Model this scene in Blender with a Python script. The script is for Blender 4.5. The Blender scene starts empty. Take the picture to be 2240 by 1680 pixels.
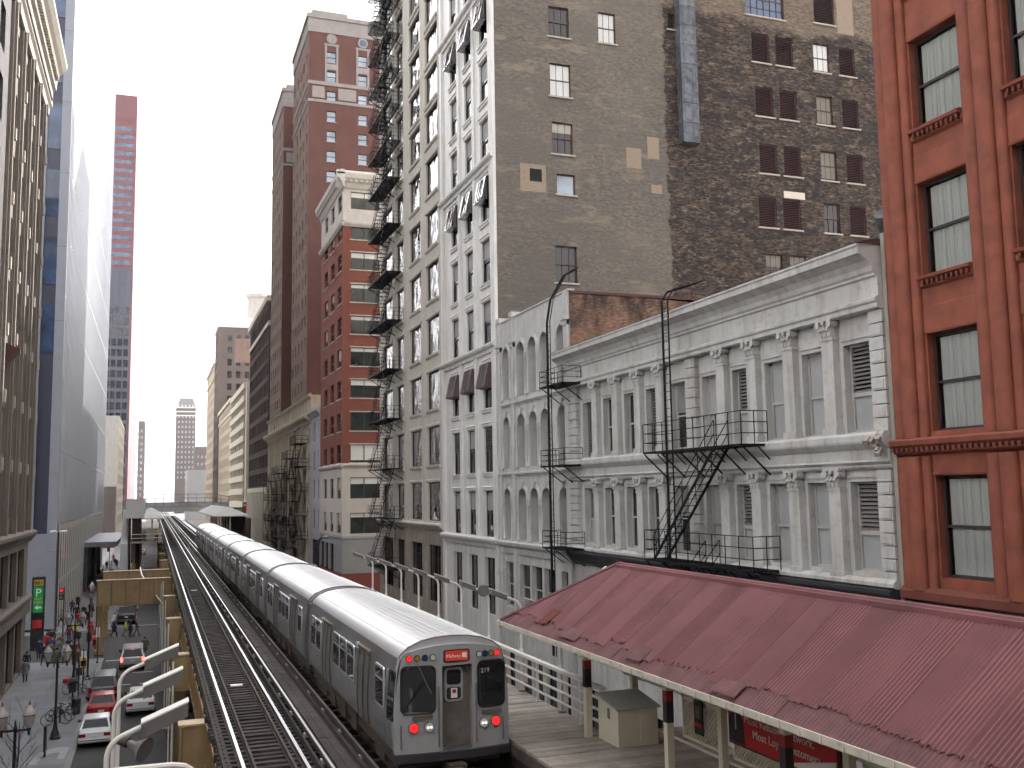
import bpy, math, random
from mathutils import Vector, Matrix
random.seed(7)
SC = bpy.context.scene
COL = SC.collection
R = math.radians

# ------------------------------------------------------------------ camera
def setup_camera():
    f, yaw, pitch, roll = 2135.67, 0.352287, 0.110354, -0.016224
    fw = Vector((math.sin(yaw) * math.cos(pitch), math.cos(yaw) * math.cos(pitch), math.sin(pitch)))
    r = Vector((math.cos(yaw), -math.sin(yaw), 0)); u = r.cross(fw)
    r2 = r * math.cos(roll) + u * math.sin(roll); u2 = -r * math.sin(roll) + u * math.cos(roll)
    cam = bpy.data.cameras.new('camera'); o = bpy.data.objects.new('camera', cam); COL.objects.link(o)
    cam.sensor_fit = 'HORIZONTAL'; cam.sensor_width = 36; cam.lens = f / 2240 * 36
    cam.clip_start = 0.5; cam.clip_end = 6000
    m = Matrix((r2, u2, -fw)).transposed().to_4x4(); m.translation = (0, 0, 13.6)
    o.matrix_world = m
    SC.camera = o
setup_camera()

# ------------------------------------------------------------------ sky, sun, exposure
SUN_AZ, SUN_EL = 45, 30        # degrees to the right of straight down the street, degrees up
def setup_light():
    w = bpy.data.worlds.new('World'); SC.world = w; w.use_nodes = True
    nt = w.node_tree; nt.nodes.clear()
    out = nt.nodes.new('ShaderNodeOutputWorld'); bg = nt.nodes.new('ShaderNodeBackground')
    sky = nt.nodes.new('ShaderNodeTexSky'); sky.sky_type = 'NISHITA'; sky.sun_disc = False
    sky.sun_elevation = R(SUN_EL); sky.sun_rotation = R(SUN_AZ)
    sky.air_density = 1.0; sky.dust_density = 4.0; sky.ozone_density = 1.0
    hs = nt.nodes.new('ShaderNodeHueSaturation'); hs.inputs['Saturation'].default_value = 0.15
    mx = nt.nodes.new('ShaderNodeMix'); mx.data_type = 'RGBA'; mx.inputs[0].default_value = 0.35
    mx.inputs[7].default_value = (16.0, 15.6, 15.7, 1)      # thin bright overcast over the clear sky
    nt.links.new(sky.outputs[0], hs.inputs['Color']); nt.links.new(hs.outputs[0], mx.inputs[6])
    nt.links.new(mx.outputs[2], bg.inputs[0]); bg.inputs[1].default_value = 0.15
    nt.links.new(bg.outputs[0], out.inputs[0])
    l = bpy.data.lights.new('sun', 'SUN'); l.energy = 5.0; l.angle = R(1.0); l.color = (1, .95, .87)
    o = bpy.data.objects.new('sun', l); COL.objects.link(o)
    d = Vector((math.sin(R(SUN_AZ)) * math.cos(R(SUN_EL)), math.cos(R(SUN_AZ)) * math.cos(R(SUN_EL)), math.sin(R(SUN_EL))))
    o.rotation_euler = d.to_track_quat('Z', 'Y').to_euler(); o.location = d * 300
    vs = SC.view_settings; vs.view_transform = 'Standard'; vs.look = 'None'; vs.exposure = 0.95; vs.gamma = 1
    vs.use_curve_mapping = False
    c = SC.cycles; c.use_denoising = True; c.max_bounces = 5; c.diffuse_bounces = 2; c.glossy_bounces = 2; c.use_adaptive_sampling = True; c.adaptive_threshold = .06; c.adaptive_min_samples = 12
    c.transmission_bounces = 4; c.transparent_max_bounces = 8; c.volume_bounces = 0
    c.caustics_reflective = False; c.caustics_refractive = False
setup_light()

# ------------------------------------------------------------------ mesh helper
class MB:
    def __init__(s): s.v = []; s.f = []; s.m = []
    def quad(s, *p, mi=0):
        n = len(s.v); s.v += [tuple(q) for q in p]; s.f.append(tuple(range(n, n + len(p)))); s.m.append(mi); return s
    def box(s, x0, x1, y0, y1, z0, z1, mi=0):
        n = len(s.v)
        s.v += [(x0,y0,z0),(x1,y0,z0),(x1,y1,z0),(x0,y1,z0),(x0,y0,z1),(x1,y0,z1),(x1,y1,z1),(x0,y1,z1)]
        for q in ((3,2,1,0),(4,5,6,7),(0,1,5,4),(1,2,6,5),(2,3,7,6),(3,0,4,7)):
            s.f.append(tuple(n + i for i in q)); s.m.append(mi)
        return s
    def beam(s, p, q, w, h, mi=0):
        p = Vector(p); q = Vector(q); d = (q - p).normalized()
        up = Vector((0,0,1)) if abs(d.z) < .95 else Vector((0,1,0))
        a = d.cross(up).normalized() * (w / 2); b = a.cross(d).normalized() * (h / 2)
        n = len(s.v)
        for c in (p, q): s.v += [tuple(c - a - b), tuple(c + a - b), tuple(c + a + b), tuple(c - a + b)]
        for t in ((3,2,1,0),(4,5,6,7),(0,1,5,4),(1,2,6,5),(2,3,7,6),(3,0,4,7)):
            s.f.append(tuple(n + i for i in t)); s.m.append(mi)
        return s
    def tube(s, pts, r, n=8, mi=0, cap=True):
        pts = [Vector(p) for p in pts]; rs = r if isinstance(r, (list, tuple)) else [r] * len(pts)
        base = len(s.v); prev = None
        for i, p in enumerate(pts):
            d = (pts[min(i + 1, len(pts) - 1)] - pts[max(i - 1, 0)]).normalized()
            if prev is None:
                up = Vector((0,0,1)) if abs(d.z) < .9 else Vector((1,0,0)); a = d.cross(up).normalized()
            else:
                a = (prev - d * prev.dot(d)).normalized()
            prev = a; b = d.cross(a)
            for k in range(n):
                t = 2 * math.pi * k / n
                s.v.append(tuple(p + (a * math.cos(t) + b * math.sin(t)) * rs[i]))
        for i in range(len(pts) - 1):
            for k in range(n):
                k2 = (k + 1) % n; o = base + i * n
                s.f.append((o + k, o + k2, o + n + k2, o + n + k)); s.m.append(mi)
        if cap:
            s.f.append(tuple(base + k for k in reversed(range(n)))); s.m.append(mi)
            o = base + (len(pts) - 1) * n; s.f.append(tuple(o + k for k in range(n))); s.m.append(mi)
        return s
    def lathe(s, prof, c=(0,0,0), n=14, mi=0):
        base = len(s.v)
        for r, z in prof:
            for k in range(n):
                t = 2 * math.pi * k / n; s.v.append((c[0] + r * math.cos(t), c[1] + r * math.sin(t), c[2] + z))
        for i in range(len(prof) - 1):
            for k in range(n):
                k2 = (k + 1) % n; o = base + i * n
                s.f.append((o + k, o + k2, o + n + k2, o + n + k)); s.m.append(mi)
        s.f.append(tuple(base + k for k in reversed(range(n)))); s.m.append(mi)
        o = base + (len(prof) - 1) * n; s.f.append(tuple(o + k for k in range(n))); s.m.append(mi)
        return s
    def disc(s, c, r, nrm='y', n=14, h=.03, mi=0, sx=1):
        """short cylinder; nrm axis"""
        base = len(s.v)
        for e in (-h / 2, h / 2):
            for k in range(n):
                t = 2 * math.pi * k / n; a = r * sx * math.cos(t); b = r * math.sin(t)
                s.v.append({'y': (c[0] + a, c[1] + e, c[2] + b), 'x': (c[0] + e, c[1] + a, c[2] + b), 'z': (c[0] + a, c[1] + b, c[2] + e)}[nrm])
        for k in range(n):
            k2 = (k + 1) % n; s.f.append((base + k, base + k2, base + n + k2, base + n + k)); s.m.append(mi)
        s.f.append(tuple(base + k for k in range(n))); s.m.append(mi); s.f.append(tuple(base + n + k for k in range(n))); s.m.append(mi)
        return s
    def prism(s, poly, fn, a0, a1, mi=0, caps=True):
        """poly: list of 2d pts; fn(p,q,a) -> 3d"""
        base = len(s.v); n = len(poly)
        for a in (a0, a1):
            for p in poly: s.v.append(tuple(fn(p[0], p[1], a)))
        for k in range(n):
            k2 = (k + 1) % n; s.f.append((base + k, base + k2, base + n + k2, base + n + k)); s.m.append(mi)
        if caps:
            s.f.append(tuple(base + k for k in reversed(range(n)))); s.m.append(mi); s.f.append(tuple(base + n + k for k in range(n))); s.m.append(mi)
        return s
    def add(s, o, T=None):
        n = len(s.v)
        s.v += [tuple(T @ Vector(p)) for p in o.v] if T else o.v
        s.f += [tuple(i + n for i in q) for q in o.f]; s.m += o.m; return s
    def mesh(s, name, mats=None, smooth=False):
        me = bpy.data.meshes.new(name); me.from_pydata(s.v, [], s.f)
        if mats is not None:
            for m in (mats if isinstance(mats, (list, tuple)) else [mats]): me.materials.append(m)
            if any(s.m): me.polygons.foreach_set('material_index', s.m)
        if smooth:
            me.polygons.foreach_set('use_smooth', [True] * len(me.polygons))
            try: me.set_sharp_from_angle(angle=R(42))
            except Exception: pass
        me.update(); return me

def rrect(x0, x1, z0, z1, r, n=4):
    out = []
    for cx, cz, a0 in ((x1 - r, z1 - r, 0), (x0 + r, z1 - r, 90), (x0 + r, z0 + r, 180), (x1 - r, z0 + r, 270)):
        for k in range(n + 1):
            a = R(a0 + 90 * k / n); out.append((cx + r * math.cos(a), cz + r * math.sin(a)))
    return out

# ------------------------------------------------------------------ object helper
def obj(name, data, parent=None, loc=(0,0,0), rz=0.0, **props):
    o = bpy.data.objects.new(name, data); COL.objects.link(o)
    o.location = loc
    if rz: o.rotation_euler = (0, 0, rz)
    if parent is not None: o.parent = parent
    for k, v in props.items():
        if v is not None: o[k] = v
    return o

class Thing:
    """Empty at the thing's base; parts are added in world coordinates."""
    def __init__(s, name, label, category, base=(0,0,0), group=None, rz=0.0, kind=None):
        s.base = Vector(base)
        s.root = obj(name, None, None, base, rz, label=label, category=category, group=group, kind=kind)
        s.root.empty_display_size = .3
    def part(s, name, mb, mat, smooth=False, **props):
        return obj(name, mb.mesh(name, mat, smooth), s.root, -s.base, **props)
    def inst(s, name, me, wloc, rz=0.0, **props):
        return obj(name, me, s.root, Vector(wloc) - s.base, rz, **props)
    def local(s, name, mb, mat, loc=(0,0,0), rz=0, smooth=False, **props):
        return obj(name, mb.mesh(name, mat, smooth), s.root, loc, rz, **props)
def sub(parent, name, mb, mat, smooth=False, **props):
    return obj(name, mb.mesh(name, mat, smooth), parent, (0,0,0), **props)
def single(name, mb, mat, label, category, base=(0,0,0), group=None, smooth=False, kind=None):
    o = obj(name, mb.mesh(name, mat, smooth), None, base, label=label, category=category, group=group, kind=kind); return o
def structure(name, mb, mat, smooth=False): return obj(name, mb.mesh(name, mat, smooth), None, kind='structure')
def copy_tree(o, parent=None, **props):
    c = o.copy(); COL.objects.link(c)
    if parent is not None: c.parent = parent
    for ch in list(o.children): copy_tree(ch, c)
    for k, v in props.items(): c[k] = v
    return c
_txt = {}
def text_mesh(s, size, mat, align='LEFT', extrude=.004):
    k = (s, size, mat.name, align)
    if k not in _txt:
        cu = bpy.data.curves.new('lettering', 'FONT'); cu.body = s; cu.size = size; cu.extrude = extrude; cu.align_x = align; cu.resolution_u = 3
        o = bpy.data.objects.new('lettering_source', cu); COL.objects.link(o)
        dg = bpy.context.evaluated_depsgraph_get(); me = bpy.data.meshes.new_from_object(o.evaluated_get(dg))
        bpy.data.objects.remove(o); bpy.data.curves.remove(cu)
        me.materials.clear(); me.materials.append(mat); _txt[k] = me
    return _txt[k]

# ------------------------------------------------------------------ materials
M = {}
def _base(name):
    m = bpy.data.materials.new(name); m.use_nodes = True; nt = m.node_tree
    return m, nt, nt.nodes['Principled BSDF']
def _n(nt, t, **kw):
    n = nt.nodes.new(t)
    for k, v in kw.items(): setattr(n, k, v)
    return n
def _noise(nt, vec, scale, detail=4, rough=.6):
    n = _n(nt, 'ShaderNodeTexNoise'); n.inputs['Scale'].default_value = scale; n.inputs['Detail'].default_value = detail; n.inputs['Roughness'].default_value = rough
    if vec is not None: nt.links.new(vec, n.inputs['Vector'])
    return n.outputs['Fac']
def _ramp(nt, fac, stops):
    r = _n(nt, 'ShaderNodeValToRGB'); nt.links.new(fac, r.inputs[0])
    e = r.color_ramp.elements
    while len(e) < len(stops): e.new(.5)
    for q, (p, c) in zip(e, stops):
        q.position = p; q.color = (*c, 1) if not isinstance(c, (int, float)) else (c, c, c, 1)
    return r.outputs[0]
def _mix(nt, fac, a, b, mode='MIX'):
    x = _n(nt, 'ShaderNodeMix', data_type='RGBA', blend_type=mode)
    for sock, v in ((0, fac), (6, a), (7, b)):
        if isinstance(v, (int, float)): x.inputs[sock].default_value = v if sock == 0 else (v, v, v, 1)
        elif isinstance(v, tuple): x.inputs[sock].default_value = (*v, 1)
        else: nt.links.new(v, x.inputs[sock])
    return x.outputs[2]
def _pos(nt, scale=(1,1,1)):
    g = _n(nt, 'ShaderNodeNewGeometry'); mp = _n(nt, 'ShaderNodeMapping'); mp.inputs['Scale'].default_value = scale
    nt.links.new(g.outputs['Position'], mp.inputs[0]); return mp.outputs[0]
def _bump(nt, b, height, strength, dist):
    bp = _n(nt, 'ShaderNodeBump'); bp.inputs['Strength'].default_value = strength; bp.inputs['Distance'].default_value = dist
    nt.links.new(height, bp.inputs['Height']); nt.links.new(bp.outputs[0], b.inputs['Normal'])
def mat(name, col, rough=.7, metal=0.0, var=.14, scale=1.2, streak=0.0, dirt=(.10,.09,.08), bump=.0, bscale=30, spec=.5, emit=0, grime=0.0, gscale=6.0, gthr=.52, objvar=0.0):
    m, nt, b = _base(name)
    b.inputs['Roughness'].default_value = rough; b.inputs['Metallic'].default_value = metal; b.inputs['Specular IOR Level'].default_value = spec
    p = _pos(nt)
    lo = tuple(max(0, c * (1 - var)) for c in col); hi = tuple(min(1, c * (1 + var)) for c in col)
    c = _ramp(nt, _noise(nt, p, scale), [(.3, lo), (.7, hi)])
    if streak:
        f = _ramp(nt, _noise(nt, _pos(nt, (2.2, 2.2, .16)), 1.0, 5), [(.48, 0.0), (.72, 1.0)])
        mu = _n(nt, 'ShaderNodeMath', operation='MULTIPLY'); nt.links.new(f, mu.inputs[0]); mu.inputs[1].default_value = streak
        c = _mix(nt, mu.outputs[0], c, dirt)
    if grime:
        f = _ramp(nt, _noise(nt, p, gscale, 6, .7), [(gthr, 0.0), (gthr + .18, 1.0)])
        mu = _n(nt, 'ShaderNodeMath', operation='MULTIPLY'); nt.links.new(f, mu.inputs[0]); mu.inputs[1].default_value = grime
        c = _mix(nt, mu.outputs[0], c, dirt)
    if objvar:
        oi = _n(nt, 'ShaderNodeObjectInfo'); c = _mix(nt, 1.0, c, _ramp(nt, oi.outputs['Random'], [(0.0, 1 - objvar), (1.0, 1.0)]), 'MULTIPLY')
    nt.links.new(c, b.inputs['Base Color'])
    if bump: _bump(nt, b, _noise(nt, p, bscale, 3), bump, .02)
    if emit: b.inputs['Emission Color'].default_value = (*col, 1); b.inputs['Emission Strength'].default_value = emit
    M[name] = m; return m
def _brick_vec(nt):
    g = _n(nt, 'ShaderNodeNewGeometry'); s = _n(nt, 'ShaderNodeSeparateXYZ'); nt.links.new(g.outputs['Position'], s.inputs[0])
    a = _n(nt, 'ShaderNodeMath', operation='ADD'); nt.links.new(s.outputs[0], a.inputs[0]); nt.links.new(s.outputs[1], a.inputs[1])
    c = _n(nt, 'ShaderNodeCombineXYZ'); nt.links.new(a.outputs[0], c.inputs[0]); nt.links.new(s.outputs[2], c.inputs[1])
    return c.outputs[0], s
def _bricktex(nt, vec, c1, c2, mortar, bw=.215, rh=.075, ms=.009):
    t = _n(nt, 'ShaderNodeTexBrick'); nt.links.new(vec, t.inputs['Vector'])
    t.inputs['Scale'].default_value = 1; t.inputs['Brick Width'].default_value = bw; t.inputs['Row Height'].default_value = rh
    t.inputs['Mortar Size'].default_value = ms; t.inputs['Bias'].default_value = 0
    for k, v in (('Color1', c1), ('Color2', c2), ('Mortar', mortar)): t.inputs[k].default_value = (*v, 1)
    return t
def brick(name, c1, c2, mortar, rough=.9, dirt=None, dirt_amt=.5, bw=.215, rh=.075, ms=.009, streak=.0):
    m, nt, b = _base(name); b.inputs['Roughness'].default_value = rough; b.inputs['Specular IOR Level'].default_value = .25
    v, s = _brick_vec(nt); t = _bricktex(nt, v, c1, c2, mortar, bw, rh, ms)
    p = _pos(nt); c = t.outputs['Color']
    c = _mix(nt, _ramp(nt, _noise(nt, p, .5, 5), [(.3, 0.0), (.75, .55)]), c, tuple(x * .72 for x in c1))
    if dirt: c = _mix(nt, _ramp(nt, _noise(nt, _pos(nt, (1, 1, .35)), .9, 6, .65), [(.45, 0.0), (.62, dirt_amt)]), c, dirt)
    if streak: c = _mix(nt, _ramp(nt, _noise(nt, _pos(nt, (2, 2, .15)), 1, 5), [(.5, 0.0), (.72, streak)]), c, (.09, .085, .08))
    nt.links.new(c, b.inputs['Base Color'])
    _bump(nt, b, t.outputs['Fac'], -.5, .01)
    M[name] = m; return m
def pane(name, col=(.018,.02,.024), rough=.04, wave=.0, wscale=1.2, var=.3, spec=.5, coat=.6):
    """glazing seen from outside: dark room behind a reflecting sheet"""
    m, nt, b = _base(name); p = _pos(nt)
    b.inputs['Roughness'].default_value = rough; b.inputs['Specular IOR Level'].default_value = spec; b.inputs['IOR'].default_value = 1.52
    nt.links.new(_ramp(nt, _noise(nt, p, .45, 2), [(.35, tuple(c * (1 - var) for c in col)), (.65, tuple(c * (1 + var) for c in col))]), b.inputs['Base Color'])
    b.inputs['Coat Weight'].default_value = coat; b.inputs['Coat Roughness'].default_value = .02
    if wave:
        bp = _n(nt, 'ShaderNodeBump'); bp.inputs['Strength'].default_value = 1; bp.inputs['Distance'].default_value = wave
        nt.links.new(_noise(nt, _pos(nt, (1, 1, .6)), wscale, 2, .4), bp.inputs['Height'])
        nt.links.new(bp.outputs[0], b.inputs['Normal']); nt.links.new(bp.outputs[0], b.inputs['Coat Normal'])
    M[name] = m; return m
def clear_glass(name):
    m = bpy.data.materials.new(name); m.use_nodes = True; nt = m.node_tree; nt.nodes.clear()
    o = _n(nt, 'ShaderNodeOutputMaterial'); t = _n(nt, 'ShaderNodeBsdfTransparent'); t.inputs[0].default_value = (.92, .93, .92, 1)
    g = _n(nt, 'ShaderNodeBsdfGlossy'); g.inputs['Roughness'].default_value = .02
    fr = _n(nt, 'ShaderNodeFresnel'); fr.inputs[0].default_value = 1.5; mx = _n(nt, 'ShaderNodeMixShader')
    nt.links.new(fr.outputs[0], mx.inputs[0]); nt.links.new(t.outputs[0], mx.inputs[1]); nt.links.new(g.outputs[0], mx.inputs[2]); nt.links.new(mx.outputs[0], o.inputs[0])
    M[name] = m; return m
def emis(name, col, s):
    m, nt, b = _base(name); b.inputs['Base Color'].default_value = (*[c * .5 for c in col], 1); b.inputs['Roughness'].default_value = .3
    b.inputs['Emission Color'].default_value = (*col, 1); b.inputs['Emission Strength'].default_value = s
    m.cycles.emission_sampling = 'NONE'
    M[name] = m; return m

# ------------------------------------------------------------------ palette
mat('interior', (.012,.012,.013), .9, var=.2)
mat('terracotta', (.24,.069,.039), .75, var=.26, scale=1.6, streak=.35, dirt=(.20,.06,.05), bump=.25, bscale=45, grime=.25)
mat('terracotta_dark', (.15,.042,.026), .8, var=.18, streak=.3, dirt=(.15,.05,.04), bump=.3, bscale=60)
mat('white_iron', (.50,.50,.485), .65, var=.10, scale=.8, streak=.6, dirt=(.25,.22,.175), bump=.12, grime=.45, gscale=3.5)
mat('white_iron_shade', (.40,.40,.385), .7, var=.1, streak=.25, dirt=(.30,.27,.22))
mat('arcade_white', (.51,.51,.50), .7, var=.1, streak=.55, dirt=(.28,.25,.2), bump=.1, grime=.35, gscale=3.5)
mat('arcade_panel', (.21,.20,.18), .75, var=.12, streak=.3, dirt=(.28,.25,.2))  # darkened so the colour carries the shade inside the arches
mat('glazed_white', (.72,.715,.69), .42, var=.07, scale=.5, streak=.5, dirt=(.36,.32,.26), bump=.06, grime=.25)
mat('cream_stone', (.57,.545,.49), .7, var=.09, scale=.5, streak=.4, dirt=(.36,.29,.21), bump=.05, grime=.15)
mat('soot_stone', (.34,.30,.25), .8, var=.2, streak=.5, dirt=(.16,.14,.12))
mat('dark_frame', (.035,.025,.025), .5, var=.2)
mat('maroon_metal', (.075,.028,.030), .55, var=.25)
mat('brown_panel', (.085,.06,.058), .5, var=.2)
mat('grey_panel', (.34,.35,.35), .6, var=.1, streak=.3, dirt=(.3,.27,.23))
mat('slat_grey', (.20,.19,.18), .6, var=.15)
mat('blind_white', (.64,.65,.62), .8, var=.05)
mat('blind_tan', (.20,.18,.145), .8, var=.1)
mat('blind_cream', (.42,.40,.33), .8, var=.08)
mat('sash_white', (.62,.60,.55), .6, var=.08)
mat('sill_stone', (.42,.38,.32), .8, var=.12, bump=.1)
mat('black_iron', (.008,.008,.010), .6, spec=.2, var=.3, grime=.2, dirt=(.05,.03,.02))
mat('black_trim', (.03,.03,.034), .5, var=.25)
mat('roof_felt', (.09,.085,.085), .9, var=.2, bump=.3)
mat('flashing_red', (.09,.035,.032), .7, var=.2)
mat('stone_grey', (.50,.46,.42), .8, var=.07, scale=.6, streak=.25, dirt=(.33,.29,.25))
mat('paint_grey', (.27,.265,.265), .8, var=.06, streak=.2, dirt=(.2,.18,.17))
mat('paint_redbrown', (.20,.045,.035), .8, var=.1)
mat('limestone_warm', (.56,.48,.36), .85, var=.12, streak=.55, dirt=(.26,.2,.14), bump=.08)
mat('hotel_stone', (.31,.28,.265), .85, var=.12, streak=.4, dirt=(.26,.23,.22))
mat('limestone_pale', (.50,.465,.43), .85, var=.1, streak=.35, dirt=(.38,.33,.3))
mat('stone_lilac', (.42,.41,.45), .85, var=.08, streak=.2)
mat('concrete_cream', (.66,.60,.48), .85, var=.07, streak=.25, dirt=(.42,.36,.28))
mat('plaster_white', (.75,.75,.74), .85, var=.06)
mat('weathered_duct', (.15,.165,.19), .6, var=.25, scale=2, streak=.9, dirt=(.05,.05,.055), grime=.95, gscale=2.6, gthr=.47, objvar=.3)
brick('red_brick', (.235,.07,.05), (.185,.056,.042), (.18,.1,.08), streak=.1)
brick('hotel_brick', (.16,.07,.058), (.125,.056,.047), (.2,.13,.11), dirt=(.10,.055,.05), dirt_amt=.4)
brick('hotel_brick_pale', (.30,.205,.165), (.25,.165,.135), (.27,.2,.17), dirt=(.16,.1,.085), dirt_amt=.5, streak=.25)
brick('dark_brick', (.062,.040,.036), (.05,.032,.03), (.06,.045,.04))
brick('tan_brick', (.165,.138,.128), (.135,.112,.105), (.2,.15,.13))
brick('patchy_brick', (.40,.235,.15), (.12,.09,.075), (.07,.06,.055), dirt=(.035,.03,.03), dirt_amt=.85)
pane('glass_dark', (.012,.013,.016), coat=.3); pane('glass_wavy', (.012,.012,.014), .03, wave=.13, wscale=1.0, spec=.9, coat=1.0); pane('glass_soft', (.022,.024,.026), .05, wave=.012, wscale=.8, coat=.25)
pane('glass_green', (.018,.026,.025), .05, coat=.25); pane('glass_pale', (.34,.40,.47), .06, var=.25); pane('glass_blue', (.05,.085,.16), .05, var=.4); pane('glass_brown', (.03,.025,.023), .08, coat=.2)  # glass_pale carries reflected sky and blinds in its base colour
clear_glass('clear_glass')

def side_brick():
    """old party wall: greyed brick to the left, soot-black field to the right of a ragged edge, tan where brick was relaid"""
    m, nt, b = _base('party_brick'); b.inputs['Roughness'].default_value = .92; b.inputs['Specular IOR Level'].default_value = .2
    v, s = _brick_vec(nt)
    t1 = _bricktex(nt, v, (.255,.213,.165), (.10,.087,.073), (.15,.138,.12), .26, .088, .011); t2 = _bricktex(nt, v, (.23,.16,.11), (.022,.02,.02), (.045,.04,.038), .26, .088, .011)
    t3 = _bricktex(nt, v, (.31,.235,.165), (.15,.115,.088), (.18,.155,.13), .26, .088, .011)
    p = _pos(nt)
    # left field: wash of grey and paler streaks
    left = _mix(nt, _ramp(nt, _noise(nt, _pos(nt, (1, 1, .25)), .35, 6), [(.35, 0.0), (.62, .5)]), t1.outputs['Color'], (.145,.138,.13))
    left = _mix(nt, _ramp(nt, _noise(nt, p, .13, 4), [(.45, 0.0), (.66, .35)]), left, (.25,.22,.175))
    left = _mix(nt, _ramp(nt, _noise(nt, p, 5.0, 6, .8), [(.42, 0.0), (.62, .6)]), left, (.10,.09,.08))
    left = _mix(nt, _ramp(nt, _noise(nt, _pos(nt, (1.2, 1, 3.2)), .8, 5, .7), [(.60, 0.0), (.68, .6)]), left, t3.outputs['Color'])
    left = _mix(nt, _ramp(nt, _noise(nt, _pos(nt, (.45, 1, 1.5)), .42, 5, .62), [(.50, 0.0), (.56, .5)]), left, (.135,.122,.108))
    left = _mix(nt, _ramp(nt, _noise(nt, _pos(nt, (.6, 1, 2.2)), .5, 6, .7), [(.56, 0.0), (.62, .65)]), left, (.265,.215,.165))
    # right field
    k = _ramp(nt, _noise(nt, _pos(nt, (.8, 1, 2.0)), .55, 7, .72), [(.36, .9), (.66, .15)])
    right = _mix(nt, k, t2.outputs['Color'], (.030,.028,.030))
    right = _mix(nt, _ramp(nt, _noise(nt, _pos(nt, (1, 1, 2.6)), 1.3, 6, .75), [(.54, 0.0), (.64, .75)]), right, t3.outputs['Color'])
    # ragged boundary near x = 30.8
    e = _n(nt, 'ShaderNodeMath', operation='MULTIPLY_ADD'); nt.links.new(_noise(nt, _pos(nt, (.2, 1, 1)), .9, 6, .7), e.inputs[0]); e.inputs[1].default_value = 1.3; e.inputs[2].default_value = 30.15
    g = _n(nt, 'ShaderNodeMath', operation='SUBTRACT'); nt.links.new(s.outputs[0], g.inputs[0]); nt.links.new(e.outputs[0], g.inputs[1])
    fr = _ramp(nt, g.outputs[0], [(0.0, 0.0), (.12, 1.0)])
    # above z = 45 the wall was rebuilt in tan brick
    z = _n(nt, 'ShaderNodeMath', operation='MULTIPLY_ADD'); nt.links.new(_noise(nt, _pos(nt, (.5, 1, .5)), .5, 5, .6), z.inputs[0]); z.inputs[1].default_value = -3.2
    nt.links.new(s.outputs[2], z.inputs[2])
    zz = _n(nt, 'ShaderNodeMath', operation='SUBTRACT'); nt.links.new(z.outputs[0], zz.inputs[0]); zz.inputs[1].default_value = 43.4
    c = _mix(nt, fr, left, right)
    c = _mix(nt, _ramp(nt, zz.outputs[0], [(0.0, 0.0), (.5, .65)]), c, t3.outputs['Color'])
    nt.links.new(c, b.inputs['Base Color']); _bump(nt, b, t1.outputs['Fac'], -.5, .012)
    M['party_brick'] = m
side_brick()
brick('relaid_brick', (.36,.28,.20), (.30,.23,.165), (.28,.25,.21))

# ------------------------------------------------------------------ facade helpers
XR, XL = 19.0, -9.4
FRT = lambda u, d, v: (XR + d, u, v)
FLT = lambda u, d, v: (XL - d, u, v)
def FNO(y0): return lambda u, d, v: (u, y0 + d, v)
def wall(mb, P, u0, u1, v0, v1, ops, depth=.25, mi=0, back=1):
    ops = [(max(a, u0), min(b, u1), max(c, v0), min(d, v1)) for a, b, c, d in ops if b > u0 and a < u1 and d > v0 and c < v1]
    vs = sorted({v0, v1, *[o[2] for o in ops], *[o[3] for o in ops]})
    for va, vb in zip(vs, vs[1:]):
        if vb - va < 1e-5: continue
        cur = u0
        for a, b, c, d in sorted(o for o in ops if o[2] <= va + 1e-6 and o[3] >= vb - 1e-6):
            if a > cur + 1e-5: mb.quad(P(cur, 0, va), P(a, 0, va), P(a, 0, vb), P(cur, 0, vb), mi=mi)
            cur = max(cur, b)
        if cur < u1 - 1e-5: mb.quad(P(cur, 0, va), P(u1, 0, va), P(u1, 0, vb), P(cur, 0, vb), mi=mi)
    for a, b, c, d in ops:
        mb.quad(P(a,0,c), P(a,depth,c), P(a,depth,d), P(a,0,d), mi=mi); mb.quad(P(b,0,c), P(b,0,d), P(b,depth,d), P(b,depth,c), mi=mi)
        mb.quad(P(a,0,c), P(b,0,c), P(b,depth,c), P(a,depth,c), mi=mi); mb.quad(P(a,0,d), P(a,depth,d), P(b,depth,d), P(b,0,d), mi=mi)
        if back is not None: mb.quad(P(a,depth,c), P(b,depth,c), P(b,depth,d), P(a,depth,d), mi=back)
    return mb
def shell(mb, x0, x1, y0, y1, z0, z1, skip='', mi=0, roof_mi=None):
    """outer walls of a block, leaving out the faces named in skip (w e n s)"""
    if 'w' not in skip: mb.quad((x0,y0,z0),(x0,y1,z0),(x0,y1,z1),(x0,y0,z1), mi=mi)
    if 'e' not in skip: mb.quad((x1,y0,z0),(x1,y0,z1),(x1,y1,z1),(x1,y1,z0), mi=mi)
    if 'n' not in skip: mb.quad((x0,y0,z0),(x0,y0,z1),(x1,y0,z1),(x1,y0,z0), mi=mi)
    if 's' not in skip: mb.quad((x0,y1,z0),(x1,y1,z0),(x1,y1,z1),(x0,y1,z1), mi=mi)
    mb.quad((x0,y0,z1),(x0,y1,z1),(x1,y1,z1),(x1,y0,z1), mi=mi if roof_mi is None else roof_mi)
    return mb
def ring(mb, w, h, t, y0=0, y1=.08, z0=0):
    mb.box(-w/2, w/2, y0, y1, z0, z0 + t); mb.box(-w/2, w/2, y0, y1, z0 + h - t, z0 + h)
    mb.box(-w/2, -w/2 + t, y0, y1, z0 + t, z0 + h - t); mb.box(w/2 - t, w/2, y0, y1, z0 + t, z0 + h - t); return mb
_wc = {}
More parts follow.
